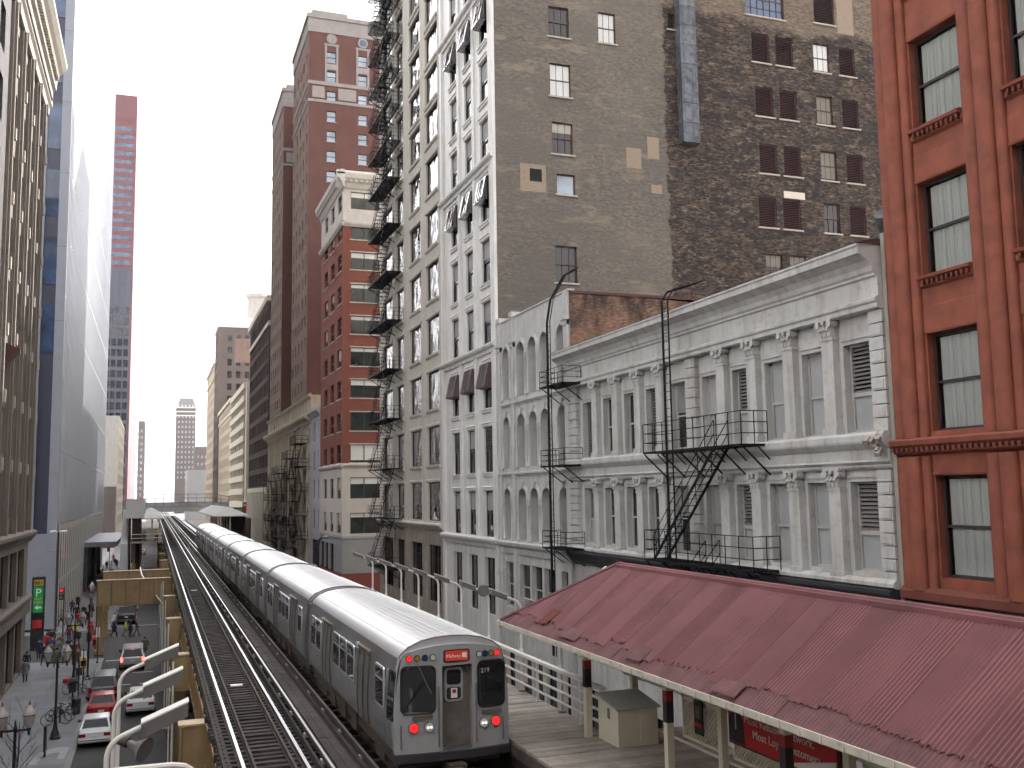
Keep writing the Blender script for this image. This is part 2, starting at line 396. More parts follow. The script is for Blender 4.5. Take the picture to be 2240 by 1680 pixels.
def win_kit(kind, w, h, fm, gm, bm='blind_white', bl=0.0):
    key = (kind, round(w, 2), round(h, 2), fm, gm, bm, round(bl, 2))
    if key in _wc: return _wc[key]
    F = M[fm]; G = M[gm]; t = .07 if w > .7 else .05; L = []
    f = MB(); ring(f, w, h, t)
    def pn(x0, x1, z0, z1, y): return MB().quad((x0,y,z0),(x1,y,z0),(x1,y,z1),(x0,y,z1)).mesh('pane', G)
    if kind in ('sash', 'six', 'four'):
        f.box(-w/2 + t, w/2 - t, .0, .08, h/2 - .035, h/2 + .035)
        if kind != 'sash':
            for q in ((-1/6, 1/6) if kind == 'six' else (0,)): f.box(w*q - .018, w*q + .018, .02, .06, t, h - t)
        L += [('pane', pn(-w/2 + t, w/2 - t, h/2 + .035, h - t, .045)), ('pane', pn(-w/2 + t, w/2 - t, t, h/2 - .035, .065))]
        if bl:
            L.append(('blind', MB().box(-w/2 + t, w/2 - t, .03, .042, h - t - (h - 2*t) * bl, h - t).mesh('blind', M[bm])))
    elif kind == 'fixed':
        L.append(('pane', pn(-w/2 + t, w/2 - t, t, h - t, .05)))
    elif kind == 'pair':
        f.box(-.035, .035, 0, .08, t, h - t)
        L += [('pane', pn(-w/2 + t, -.035, t, h - t, .05)), ('pane', pn(.035, w/2 - t, t, h - t, .05))]
    elif kind == 'triple':
        for q in (-1/6, 1/6): f.box(w*q - .04, w*q + .04, 0, .08, t, h - t)
        for k in range(3):
            a = -w/2 + t if k == 0 else -w/2 + w*k/3 + .04; b = w/2 - t if k == 2 else -w/2 + w*(k+1)/3 - .04
            L.append(('pane', pn(a, b, t, h - t, .05)))
        if bl: L.append(('blind', MB().box(-w/2 + t, w/2 - t, .028, .04, h - t - (h - 2*t) * bl, h - t).mesh('blind', M[bm])))
    elif kind == 'grid':
        nx, nz = max(2, round(w / .55)), max(2, round(h / .55))
        for i in range(1, nx): f.box(-w/2 + w*i/nx - .02, -w/2 + w*i/nx + .02, .01, .07, t, h - t)
        for i in range(1, nz): f.box(-w/2 + t, w/2 - t, .02, .06, h*i/nz - .02, h*i/nz + .02)
        L.append(('pane', pn(-w/2 + t, w/2 - t, t, h - t, .05)))
    elif kind in ('louvre', 'halflouvre'):
        z0 = t if kind == 'louvre' else h * .45
        if kind == 'halflouvre': f.box(-w/2 + t, w/2 - t, -.02, .08, z0 - .12, z0)
        s = MB(); n = max(5, int((h - t - z0) / .12))
        for i in range(n):
            z = z0 + (h - t - z0) * (i + .5) / n
            s.quad((-w/2 + t, -.01, z - .055), (w/2 - t, -.01, z - .055), (w/2 - t, .075, z + .03), (-w/2 + t, .075, z + .03))
            s.quad((-w/2 + t, -.01, z - .055), (w/2 - t, -.01, z - .055), (w/2 - t, -.01, z - .035), (-w/2 + t, -.01, z - .035))
        L.append(('slats', s.mesh('slats', M[bm])))
        if kind == 'halflouvre': L.append(('panel', MB().box(-w/2 + t, w/2 - t, .05, .08, t, z0 - .12).mesh('panel', M['grey_panel'])))
    elif kind == 'blank':
        f.box(-w/2 + t, w/2 - t, .0, .08, h*.47 - .05, h*.47 + .03)
        L += [('panel', MB().box(-w/2 + t, w/2 - t, .03, .06, h*.47 + .03, h - t).mesh('panel', M['grey_panel'])), ('panel', MB().box(-w/2 + t, w/2 - t, .06, .09, t, h*.47 - .05).mesh('panel', M['grey_panel']))]
    fmesh = f.mesh('window', F)
    _wc[key] = (fmesh, L); return _wc[key]
ROT = {'R': -math.pi/2, 'N': 0.0, 'L': math.pi/2}
def wpos(side, plane, uc, v, inset):
    return {'R': (plane + inset, uc, v), 'N': (uc, plane + inset, v), 'L': (plane - inset, uc, v)}[side]
def win(T, side, plane, uc, v, w, h, kind='sash', fm='dark_frame', gm='glass_dark', inset=.15, bm='blind_white', bl=0.0, name='window', sill=None):
    fme, L = win_kit(kind, w, h, fm, gm, bm, bl)
    o = T.inst(name, fme, wpos(side, plane, uc, v, inset), ROT[side])
    for n, me in L:
        obj(n, me, o, kind='stuff' if n == 'slats' else None)
    if sill:
        k = ('sill', round(w, 2), sill, round(inset, 2))
        if k not in _wc: _wc[k] = MB().box(-w/2 - .12, w/2 + .12, -inset - .09, .02, -.11, -.003).mesh('sill', M[sill])
        obj('sill', _wc[k], o)
    return o
def band(T, name, side, plane, u0, u1, prof, m, smooth=False):
    """moulding: prof = [(projection, z)], run from u0 to u1"""
    fn = {'R': lambda p, z, a: (plane - p, a, z), 'N': lambda p, z, a: (a, plane - p, z), 'L': lambda p, z, a: (plane + p, a, z)}[side]
    z0 = prof[0][1]; z1 = prof[-1][1]
    return T.part(name, MB().prism([(-.02, z0)] + prof + [(-.02, z1)], fn, u0, u1), M[m], smooth)
def simple_band(z, h, p): return [(p*.4, z), (p*.55, z + h*.3), (p, z + h*.45), (p, z + h*.9), (p*.7, z + h)]

# ================================================================== RIGHT SIDE
# ---- red terracotta office building at the right edge
def red_building():
    T = Thing('terracotta_building', 'red terracotta building with round pilasters and curtained windows at the right edge', 'building', (XR + 4, 14, 0))
    bays = [(18.32, 20.05), (15.25, 16.98), (12.2, 13.9)]
    rows = [(11.25, 13.85), (15.0, 17.55), (19.08, 21.6), (23.05, 25.55), (27.05, 29.5)]
    ops = [(a, b, c, d) for a, b in bays for c, d in rows]
    mb = MB(); wall(mb, FRT, 8, 21.28, 10.75, 34, ops, .42); shell(mb, XR, XR + 12, 8, 21.28, 0, 34, 'w')
    mb.quad((XR, 8, 0), (XR, 21.28, 0), (XR, 21.28, 10.75), (XR, 8, 10.75))
    T.part('wall', mb, [M['terracotta'], M['interior']])
    # clustered roll mouldings of the piers
    for y0, y1 in ((20.1, 21.28), (17.02, 18.28), (13.94, 15.2)):
        for yc, r, p in ((y0 + .16, .15, .05), (y0 + .55, .25, .12), (y1 - .22, .21, .06)):
            for za, zb in ((10.9, 14.35), (14.85, 34)):
                c = MB(); n = 12; base = []
                for k in range(n + 1):
                    a = math.pi * k / n; base.append((yc + r * math.cos(a), p + r * .75 * math.sin(a)))
                T.part('pier_roll', MB().prism([(yc + r, -.02)] + base + [(yc - r, -.02)], lambda u, q, z: (XR - q, u, z), za, zb), M['terracotta'], True)
    band(T, 'belt_course', 'R', XR, 8, 21.3, [(.08, 14.4), (.2, 14.46), (.2, 14.56), (.34, 14.66), (.36, 14.78), (.3, 14.84)], 'terracotta')
    band(T, 'base_course', 'R', XR, 8, 21.3, [(.2, 10.62), (.26, 10.66), (.26, 10.86), (.12, 10.98)], 'terracotta_dark')
    d = MB()
    for k in range(74): d.box(XR - .31, XR - .19, 8.05 + k*.18, 8.15 + k*.18, 14.5, 14.6)
    T.part('dentils', d, M['terracotta_dark'], kind='stuff')
    for y in [8 + .62 * k for k in range(22)]:
        b = MB().box(XR - .14, XR + .1, y + .01, min(y + .61, 21.28), 10.2, 10.61); T.part('base_tile', b, M['black_trim'])
    for (a, b) in bays:
        for i, (c, dd) in enumerate(rows):
            uc, w, h = (a + b) / 2, b - a, dd - c
            if i > 1:
                band(T, 'sill', 'R', XR, a - .02, b + .02, [(.02, c - .33), (.1, c - .27), (.1, c - .13), (.22, c - .1), (.24, c - .02), (.16, c)], 'terracotta')
                q = MB()
                for k in range(10): q.box(XR - .2, XR - .09, a + .04 + k * (w - .08) / 10, a + .11 + k * (w - .08) / 10, c - .25, c - .13)
                T.part('sill_dentils', q, M['terracotta_dark'], kind='stuff')
            band(T, 'lintel', 'R', XR, a - .04, b + .04, [(.05, dd + .003), (.07, dd + .06), (.03, dd + .08), (.03, dd + .7), (.0, dd + .75)], 'terracotta')
            o = win(T, 'R', XR, uc, c, w, h, 'sash', 'dark_frame', 'clear_glass', .22)
            # curtain with folds behind the glass
            cu = MB(); n = 46; z0, z1 = .08, h - .1
            pts = []
            for k in range(n + 1):
                x = -w/2 + .12 + (w - .5) * k / n; pts.append((x, .11 + .02 * math.sin(k * 1.9) + .012 * math.sin(k * .7)))
            for k in range(n):
                (xa, ya), (xb, yb) = pts[k], pts[k + 1]
                cu.quad((xa, ya, z0), (xb, yb, z0), (xb, yb, z1), (xa, ya, z1))
            sub(o, 'curtain', cu, M['blind_white'], True)
red_building()

# ---- white cast-iron front, two windowed storeys
def cast_iron_building():
    T = Thing('cast_iron_building', 'low white cast iron building with pilasters, wide cornice and black fire escape', 'building', (XR + 4, 32, 0))
    Y0, Y1 = 21.45, 43.35
    bays = [22.8, 24.78, 26.78, 28.73, 30.74, 33.08, 35.15, 37.15, 39.25, 41.48]
    k3 = ['halflouvre', 'blank', 'blank', 'halflouvre', 'blank', 'sash', 'louvre', 'sash', 'sash', 'louvre']
    k2 = ['halflouvre', 'blank', 'blank', 'halflouvre', 'blank', 'sash', 'sash', 'sash', 'sash', 'halflouvre']
    fl = [(15.16, 17.72, k3), (11.2, 13.74, k2)]
    w = 1.14
    ops = [(b - w/2, b + w/2, a, c) for b in bays for a, c, _ in fl]
    low = [(b - .8, b + .8, 6.6, 9.6) for b in bays] + [(b - .85, b + .85, .5, 4.6) for b in bays]
    mb = MB(); wall(mb, FRT, Y0, Y1, 0, 20.0, ops + low, .34); shell(mb, XR, XR + 20, Y0, Y1, 0, 20.0, 'w', 2, 2)
    T.part('wall', mb, [M['white_iron'], M['interior'], M['roof_felt']])
    for a, c, ks in fl:
        for b, k in zip(bays, ks):
            bm = 'slat_grey' if k != 'louvre' else 'slat_grey'
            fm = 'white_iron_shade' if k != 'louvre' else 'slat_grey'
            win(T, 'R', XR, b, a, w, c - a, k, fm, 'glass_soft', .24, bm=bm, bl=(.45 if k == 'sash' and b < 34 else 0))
            hm = MB().box(XR - .05, XR + .02, b - w/2 - .08, b + w/2 + .08, c + .12, c + .17); T.part('window_head', hm, M['white_iron'])
    for b in bays:
        win(T, 'R', XR, b, 6.6, 1.6, 3.0, 'pair', 'dark_frame', 'glass_dark', .2); win(T, 'R', XR, b, .5, 1.7, 4.1, 'fixed', 'dark_frame', 'glass_dark', .2)
    # pilaster with leafy capital, one mesh each shared by all
    def cap_mesh():
        c = MB()
        c.prism([(-.24, 0), (.24, 0), (.25, .06), (.24, .3), (.32, .5), (-.32, .5), (-.24, .3), (-.25, .06)], lambda x, z, y: (x, y, z), -.26, 0)
        c.box(-.36, .36, -.36, 0, .5, .58)
        for s in (-1, 1):
            c.disc((s * .27, -.3, .41), .1, 'y', 10, .14); c.disc((s * .3, -.18, .41), .09, 'x', 10, .12)
        for x in (-.17, 0, .17):
            c.prism([(-.06, 0), (.06, 0), (.075, .12), (.04, .2), (-.04, .2), (-.075, .12)], lambda a, z, y, x=x: (x + a, y, z + .05), -.30, -.24)
            c.prism([(-.05, 0), (.05, 0), (.06, .1), (0, .19), (-.06, .1)], lambda a, z, y, x=x: (x * .9 + a, y, z + .2), -.33, -.24)
            c.disc((x, -.33, .24), .045, 'x', 8, .09)
        c.disc((0, -.33, .46), .07, 'y', 8, .1)
        return c.mesh('capital', M['white_iron'])
    cap = cap_mesh()
    for z0, z1, zc in ((15.1, 18.0, 18.0), (10.95, 13.56, 13.56)):
        h = z1 - z0
        p = MB().box(-.26, .26, -.24, .02, .22, h); p.box(-.31, .31, -.3, .02, 0, .22); p.box(-.29, .29, -.27, .02, h - .07, h)
        pm = p.mesh('pilaster', M['white_iron'])
        for y in (23.8, 25.75, 27.8, 29.7, 34.2, 36.1, 38.2, 40.3):
            o = T.inst('pilaster', pm, (XR, y, z0), ROT['R']); obj('capital', cap, o, (0, 0, h))
        qh = (z1 + .5 - z0) / 9
        for ya, yb in ((21.46, 22.02), (31.5, 32.2), (42.42, 43.34)):
            for k in range(9):
                g = MB().box(XR - .2, XR + .02, ya, yb, z0 + qh * k + .015, z0 + qh * (k + 1) - .015)
                if k % 2: g.box(XR - .225, XR - .2, ya + .06, yb - .06, z0 + qh * k + .06, z0 + qh * (k + 1) - .06)
                T.part('quoin', g, M['white_iron'])
    band(T, 'belt_course', 'R', XR, Y0, Y1, [(.1, 14.08), (.16, 14.14), (.16, 14.2), (.26, 14.28), (.2, 14.34), (.2, 14.62), (.28, 14.68), (.4, 14.8), (.42, 14.86), (.42, 15.02), (.34, 15.1)], 'white_iron')
    band(T, 'sill_course', 'R', XR, Y0, Y1, [(.22, 10.84), (.34, 10.88), (.34, 10.98), (.24, 11.08)], 'white_iron')
    band(T, 'base_cornice', 'R', XR, Y0, Y1, [(.1, 10.2), (.3, 10.42), (.46, 10.7), (.46, 10.8), (.3, 10.84)], 'black_trim')
    band(T, 'architrave', 'R', XR, Y0, Y1, [(.26, 18.5), (.34, 18.54), (.34, 18.66), (.4, 18.72), (.4, 18.8), (.3, 18.86)], 'white_iron')
    for k in range(6):
        ya = Y0 + (Y1 - Y0) * k / 6; yb = Y0 + (Y1 - Y0) * (k + 1) / 6
        T.part('frieze_panel', MB().box(XR - .27, XR + .05, ya + .008, yb - .008, 18.863, 19.4), M['white_iron'])
    band(T, 'cornice', 'R', XR, Y0 + .05, Y1 + .55, [(.28, 19.4), (.34, 19.44), (.34, 19.5), (.4, 19.56), (.44, 19.7), (.56, 19.86), (.74, 19.96), (.8, 20.0), (.86, 20.02), (.86, 20.2), (.9, 20.24), (.9, 20.3), (.1, 20.36)], 'white_iron')
    band(T, 'roof_flashing', 'R', XR, Y0 + .0, Y1 + .55, [(.85, 20.31), (.87, 20.33), (.5, 20.42), (.0, 20.5)], 'flashing_red')
    T.part('party_pier', MB().box(XR - .12, XR + 1, 21.29, 21.44, 0, 20.6), M['soot_stone'])
    r = MB(); random.seed(3)
    for k in range(14):
        x, y, z = XR - .3 - random.random() * .25, 21.5 + random.random() * .5, 14.55 + random.random() * .5; s = .04 + random.random() * .08
        r.beam((x - s, y, z - s), (x + s, y + s, z + s * .6), s * 1.4, s * 1.1)
    T.part('broken_console', r, M['soot_stone'], label='crumbling corner of the belt course')
    # vent pipe hood on the roof
    T.part('roof_vent', MB().tube([(XR + .6, 21.9, 20.3), (XR + .6, 21.9, 20.9), (XR + .3, 21.7, 21.3)], .28, 12), M['weathered_duct'], True)
cast_iron_building()

def rail_grid(mb, a, b, z0, h, n=3, posts=None, r=.016):
    """horizontal bars and uprights between plan points a and b"""
    a = Vector((*a, 0)); b = Vector((*b, 0)); L = (b - a).length
    for k in range(1, n + 1):
        z = z0 + h * k / n; mb.tube([(a.x, a.y, z), (b.x, b.y, z)], r, 5)
    m = posts or max(2, int(L / .9) + 1)
    for k in range(m):
        p = a.lerp(b, k / (m - 1)); mb.tube([(p.x, p.y, z0), (p.x, p.y, z0 + h)], r * 1.1, 5)
def grating(mb, x0, x1, y0, y1, z):
    for x in (x0, x1): mb.box(x - .03, x + .03, y0, y1, z - .06, z + .02)
    n = max(4, int((y1 - y0) / .14))
    for k in range(n + 1):
        y = y0 + (y1 - y0) * k / n; mb.box(x0, x1, y - .02, y + .02, z - .02, z + .012)
    for k in range(5):
        x = x0 + (x1 - x0) * (k + .5) / 5; mb.box(x - .012, x + .012, y0, y1, z - .045, z - .022)
def stair(mb, x0, x1, ya, za, yb, zb, rails=True):
    for x in (x0, x1): mb.beam((x, ya, za), (x, yb, zb), .04, .11)
    n = max(4, int(abs(zb - za) / .24))
    for k in range(1, n):
        t = k / n; y = ya + (yb - ya) * t; z = za + (zb - za) * t; mb.box(x0, x1, y - .1, y + .1, z - .012, z + .012)
    if rails:
        for x in (x0, x1):
            for h in (.45, .9): mb.tube([(x, ya, za + h), (x, yb, zb + h)], .018, 5)
            for k in range(5):
                t = k / 4; mb.tube([(x, ya + (yb - ya) * t, za + (zb - za) * t), (x, ya + (yb - ya) * t, za + (zb - za) * t + .9)], .016, 5)

def iron_fire_escape():
    T = Thing('fire_escape', 'black iron fire escape with two balconies on the low white cast iron front', 'fire escape', (18.2, 30, 10.9))
    for z, y0, y1 in ((15.02, 26.9, 33.6), (11.0, 26.5, 33.75)):
        g = MB(); grating(g, 17.7, 18.6, y0, y1, z); p = T.part('balcony_floor', g, M['black_iron'])
        r = MB(); rail_grid(r, (17.7, y0), (17.7, y1), z, 1.08, 3, 10); rail_grid(r, (17.7, y1), (18.7, y1), z, 1.08, 3, 3); rail_grid(r, (17.7, y0), (18.7, y0), z, 1.08, 3, 3)
        T.part('railing', r, M['black_iron'])
        for k in range(6):
            y = y0 + (y1 - y0) * k / 5; b = MB().beam((17.75, y, z - .08), (18.75, y, z - 1.0), .04, .05); b.beam((18.3, y, z - .06), (18.75, y, z - .5), .03, .04)
            T.part('bracket', b, M['black_iron'])
    s = MB(); stair(s, 17.75, 18.3, 33.1, 11.0, 28.6, 15.02); T.part('stair', s, M['black_iron'])
    s = MB(); stair(s, 17.75, 18.3, 29.4, 10.95, 33.6, 7.6); T.part('stair', s, M['black_iron'])
    l = MB()
    for y in (31.38, 31.82): l.tube([(17.72, y, 11), (17.72, y, 20.6), (17.9, y - .1, 20.95), (18.9, y - .6, 21.25)], .03 if y < 31.5 else .045, 6)
    for k in range(30): l.tube([(17.72, 31.38, 11.3 + k * .31), (17.72, 31.82, 11.3 + k * .31)], .014, 5)
    T.part('ladder', l, M['black_iron'])
iron_fire_escape()

# ---- white arcaded building
def arcade_building():
    T = Thing('arcade_building', 'narrow white building with three tiers of round arched windows and brick side wall', 'building', (XR + 4, 48, 0))
    Y0, Y1 = 43.4, 53.85
    cols = [(43.85, 44.93), (46.05, 47.25), (47.72, 48.98), (49.48, 50.8), (52.0, 53.1)]
    tiers = [(18.9, 21.87), (14.95, 17.86), (10.95, 13.8)]
    mb = MB(); ops = [(a, b, c, d) for a, b in cols for c, d in tiers]
    low = [(a - .1, b + .1, 7.2, 9.7) for a, b in cols] + [(a - .1, b + .1, .5, 5.0) for a, b in cols]
    wall(mb, FRT, Y0, Y1, 0, 23.45, ops + low, .55); shell(mb, XR, XR + 16, Y0, Y1, 0, 23.3, 'wn', 2, 2)
    for a, b, c, d in ops:
        r = (b - a) / 2; uc = (a + b) / 2; n = 12; pr = None
        for k in range(n + 1):
            t = math.pi * k / n; q = (uc + r * math.cos(t), d - r + r * math.sin(t))
            if pr:
                mb.quad(FRT(pr[0], 0, pr[1]), FRT(q[0], 0, q[1]), FRT(q[0], 0, d + .001), FRT(pr[0], 0, d + .001))
                mb.quad(FRT(pr[0], 0, pr[1]), FRT(q[0], 0, q[1]), FRT(q[0], .55, q[1]), FRT(pr[0], .55, pr[1]))
            pr = q
    T.part('wall', mb, [M['arcade_white'], M['interior'], M['roof_felt']])
    sw = MB(); sw.quad((XR + .02, Y0 - .01, 0), (XR + .02, Y0 - .01, 23.42), (XR + 16, Y0 - .01, 22.9), (XR + 16, Y0 - .01, 0)); T.part('side_wall', sw, M['patchy_brick'])
    T.part('coping', MB().box(XR + .02, XR + 16, Y0 - .05, Y0 + .3, 23.3, 23.44), M['flashing_red'])
    T.part('coping', MB().box(XR - .06, XR + .3, Y0 - .02, Y1, 23.45, 23.53), M['arcade_white'])
    for y in (Y0 + .05, 51.1, Y1 - .55):
        T.part('pier', MB().box(XR - .14, XR + .05, y, y + .45, 0, 23.47), M['arcade_white'])
        if y > 50: T.part('pier_cap', MB().box(XR - .2, XR + .4, y - .06, y + .51, 23.47, 23.75), M['arcade_white'])
        c = MB().box(XR - .3, XR, y - .05, y + .5, 22.0, 22.16); c.box(XR - .22, XR, y, y + .45, 21.75, 22.0); T.part('console', c, M['arcade_white'])
    for c, d in tiers:
        for i, (a, b) in enumerate(cols):
            r = (b - a) / 2; uc = (a + b) / 2; zs = d - r
            # archivolt rings
            ar = MB()
            for rr, x in ((r + .16, XR - .02), (r + .05, XR - .05)):
                ar.tube([(x, uc + rr * math.cos(math.pi * k / 14), zs + rr * math.sin(math.pi * k / 14)) for k in range(15)], .055, 6)
            T.part('archivolt', ar, M['arcade_white'], True)
            if d < 20: T.part('keystone', MB().prism([(-.12, d - .02), (.12, d - .02), (.18, d + .34), (-.18, d + .34)], lambda u, z, x, uc=uc: (x, uc + u, z), XR - .18, XR), M['arcade_white'])
            for y in (a - .1, b + .1):
                if i in (0, 4) or True:
                    co = MB().lathe([(.1, 0), (.1, .12), (.075, .16), (.07, zs - c - .3), (.085, zs - c - .28), (.085, zs - c - .22), (.12, zs - c - .06), (.13, zs - c)], (0, 0, 0), 8)
                    T.inst('column', co.mesh('column', M['arcade_white'], True), (XR - .04, y, c))
            # arched, boarded-up window
            n = 10; outer = [(r * .97, 0)] + [(r * .97 * math.cos(math.pi * k / n), zs - c + r * .97 * math.sin(math.pi * k / n)) for k in range(n + 1)] + [(-r * .97, 0)]
            f = MB().prism(outer, lambda x, z, y: (x, y, z), .05, .09)
            o = T.inst('window', f.mesh('window', M['arcade_panel']), (XR + .42, uc, c), ROT['R'])
            f2 = MB()
            for x in (-.3, -.12, .12, .3): f2.box(x * r / .6 - .03, x * r / .6 + .03, -.04 - .1 * (abs(x) > .2), .05, 0, zs - c + .1)
            for s in (.86, .7):
                f2.tube([(s * r * math.cos(math.pi * k / 10), .12 - .2 * s, zs - c + s * r * math.sin(math.pi * k / 10)) for k in range(11)], .035, 5)
            sub(o, 'mullions', f2, M['arcade_white'])
            if i == 0 and c == 14.95: sub(o, 'board', MB().box(-.42, .2, -.03, .02, .9, 1.5), M['paint_redbrown'], label='rust red board over one pane')
    for z in (18.45, 14.5): band(T, 'belt_course', 'R', XR, Y0, Y1, simple_band(z, .22, .16), 'arcade_white')
    band(T, 'belt_course', 'R', XR, Y0, Y1, [(.1, 10.2), (.14, 10.5), (.3, 10.66), (.34, 10.82), (.26, 10.9)], 'arcade_white')
    for a, b in cols:
        uc = (a + b) / 2; w = b - a + .2
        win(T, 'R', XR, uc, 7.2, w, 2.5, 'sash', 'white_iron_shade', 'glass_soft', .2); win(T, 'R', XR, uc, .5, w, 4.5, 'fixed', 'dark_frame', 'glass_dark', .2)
arcade_building()
def ladder_escape():
    T = Thing('fire_escape', 'black iron ladder with three small balconies on the arched white building', 'fire escape', (18, 43, 10.9))
    for z in (18.66, 14.82, 10.95):
        g = MB(); grating(g, 17.75, 18.65, 41.5, 44.35, z); T.part('balcony_floor', g, M['black_iron'])
        r = MB(); rail_grid(r, (17.75, 41.5), (17.75, 44.35), z, .78, 3, 4); rail_grid(r, (17.75, 44.35), (18.7, 44.35), z, .78, 3, 2); rail_grid(r, (17.75, 41.5), (18.7, 41.5), z, .78, 3, 2)
        T.part('railing', r, M['black_iron'])
        for y in (41.7, 43, 44.2): T.part('bracket', MB().beam((17.8, y, z - .05), (18.8, y, z - .8), .035, .045), M['black_iron'])
    l = MB()
    for y, r in ((42.75, .025), (43.12, .06)): l.tube([(17.7, y, 6), (17.7, y, 21.7), (17.8, y - .25, 22.8), (18.3, y - .75, 23.9), (18.8, y - 1.1, 24.2)], r, 6)
    for k in range(52): l.tube([(17.7, 42.75, 6.2 + k * .3), (17.7, 43.12, 6.2 + k * .3)], .014, 5)
    T.part('ladder', l, M['black_iron'])
ladder_escape()

# ---- tall white terracotta building, three bays, with the big brick party wall
def glazed_tower():
    T = Thing('glazed_brick_tower', 'tall building with white three bay front and huge sooty brick side wall', 'building', (XR + 8, 60, 0))
    Y0, Y1, H = 54.0, 65.6, 62
    cols = [(55.2, 56.8), (58.45, 60.05), (61.72, 63.32)]
    fl = [10.97 + 3.86 * k for k in range(13)]
    ops = [(a, b, z, z + 2.72) for a, b in cols for z in fl] + [(a - .1, b + .1, 6.4, 9.75) for a, b in cols] + [(a - .2, b + .2, .4, 5.0) for a, b in cols]
    mb = MB(); wall(mb, FRT, Y0, Y1, 0, H, ops, .3); T.part('wall', mb, [M['glazed_white'], M['interior']])
    # party wall
    sw = [('six',22.67,24.08,42.05,44.05,'glass_brown','',0),('six',26.12,27.36,42.15,44.19,'glass_dark','blind_white',1),('six',22.69,24.12,38.16,40.29,'glass_dark','blind_white',1),
          ('six',22.76,24.17,34.43,36.47,'glass_brown','blind_cream',.3),('fixed',23.01,24.27,31.86,33.16,'glass_pale','',0),('fixed',21.23,22.02,32.52,33.31,'interior','',0),
          ('fixed',31.23,31.74,43.82,44.89,'glass_brown','',0),('grid',37.3,40.42,45.84,47.76,'glass_blue','',0),('louvre',42.94,44.7,46.11,48.61,'','',0),
          ('six',22.82,24.26,26.3,28.6,'glass_brown','',0),('six',38.03,39.34,27.1,29.15,'glass_brown','blind_tan',.4),('six',39.93,41.27,27.1,29.17,'glass_brown','blind_tan',.5)]
    for z, (a, b) in {42.5: (0, 0), 38.68: (.12, .05), 34.69: (.24, .16), 30.96: (0, .2)}.items():
        for x0, x1, kd in ((37.66, 39.06, 'louvre'), (39.6, 41.0, 'louvre'), (42.72, 44.05, 'six'), (44.9, 46.25, 'louvre')):
            dx = a if x0 < 42 else b
            sw.append((kd, x0 + dx, x1 + dx, z, z + 2.08, 'glass_brown', 'blind_white' if (kd == 'six' and z > 42) else ('blind_tan' if kd == 'six' and z > 33 else ''), .95))
    P = FNO(Y0); mb = MB(); wall(mb, P, XR, XR + 34, 0, H, [(a, b, c, d) for _, a, b, c, d, *_r in sw], .26)
    shell(mb, XR, XR + 34, Y0, Y1, 0, H, 'wn'); T.part('side_wall', mb, [M['party_brick'], M['interior']])
    for kd, a, b, c, d, g, bl, amt in sw:
        if kd == 'louvre': win(T, 'N', Y0, (a + b)/2, c, b - a, d - c, 'louvre', 'maroon_metal', 'glass_dark', .08, bm='maroon_metal', sill='sill_stone')
        elif g == 'interior': T.part('vent_opening', MB().box(a, b, Y0 - .02, Y0 + .1, c, d), M['interior'])
        else: win(T, 'N', Y0, (a + b)/2, c, b - a, d - c, kd, 'maroon_metal', g, .12, bm=bl or 'blind_white', bl=(amt if bl else 0), sill='sill_stone')
    for a, b, c, d in ((27.88, 28.93, 34.04, 35.37), (29.4, 30.24, 34.8, 36.25), (29.58, 30.37, 32.51, 33.08), (44.9, 46.3, 45.6, 50), (20.6, 22.3, 31.85, 33.6)):
        T.part('brick_infill', MB().box(a, b, Y0 - .012, Y0 + .05, c, d), M['relaid_brick'])
    T.part('lintel_patch', MB().box(39.7, 41.4, Y0 - .02, Y0 + .05, 33.12, 33.6), M['concrete_cream'])
    # corner return of white terracotta
    T.part('corner_pier', MB().box(XR - .16, XR + .02, Y0 - .04, Y0 + .42, 0, H), M['glazed_white'])
    for y in (53.99, 57.35, 60.6, 64.55): T.part('pier', MB().box(XR - .1, XR + .02, y + .45, y + .95, 10.9, H), M['glazed_white'])
    T.part('corner_pier', MB().box(XR - .16, XR + .02, Y1 - .5, Y1 - .02, 0, H), M['glazed_white'])
    for z in (10.45, 22.1, 33.7, 45.3): band(T, 'cornice', 'R', XR, Y0, Y1, [(.12, z - .1), (.16, z + .1), (.3, z + .2), (.36, z + .32), (.36, z + .42), (.2, z + .5)], 'glazed_white')
    for i, (a, b) in enumerate(cols):
        uc = (a + b) / 2; w = b - a
        for k, z in enumerate(fl):
            kw = dict(bm='slat_grey' if k == 1 and i != 1 else 'grey_panel', bl=.42)
            o = win(T, 'R', XR, uc, z, w, 2.72, 'sash', 'dark_frame', 'glass_dark', .12, **kw)
            band(T, 'window_sill', 'R', XR, a - .1, b + .1, [(.04, z - .3), (.1, z - .25), (.1, z - .12), (.16, z - .1), (.16, z - .01)], 'glazed_white')
            band(T, 'window_hood', 'R', XR, a - .1, b + .1, [(.04, z + 2.74), (.08, z + 2.8), (.08, z + 2.92), (.14, z + 2.96), (.1, z + 3.02)], 'glazed_white')
            if k % 3 == 2:
                m = 'brown_panel' if k < 4 else 'glass_wavy'
                hb = MB().prism([(.0, 1.2), (.0, 2.72), (-.34, 2.72), (-.62, 1.38), (-.62, 1.26), (-.2, 1.2)], lambda y, zz, x: (x, y, zz), -w/2 - .06, w/2 + .06)
                for q in (-.25, .0, .25): hb.beam((w*q, -.37, 2.7), (w*q, -.64, 1.32), .03, .03, mi=1)
                h = sub(o, 'hopper', hb, [M[m], M['dark_frame']])
            if k == 1 and i != 1:
                s = MB()
                for q in range(7): s.box(-w/2 + .07, w/2 - .07, -.03, .03, 1.55 + q * .15, 1.63 + q * .15)
                sub(o, 'vent_slats', s, M['dark_frame'], kind='stuff')
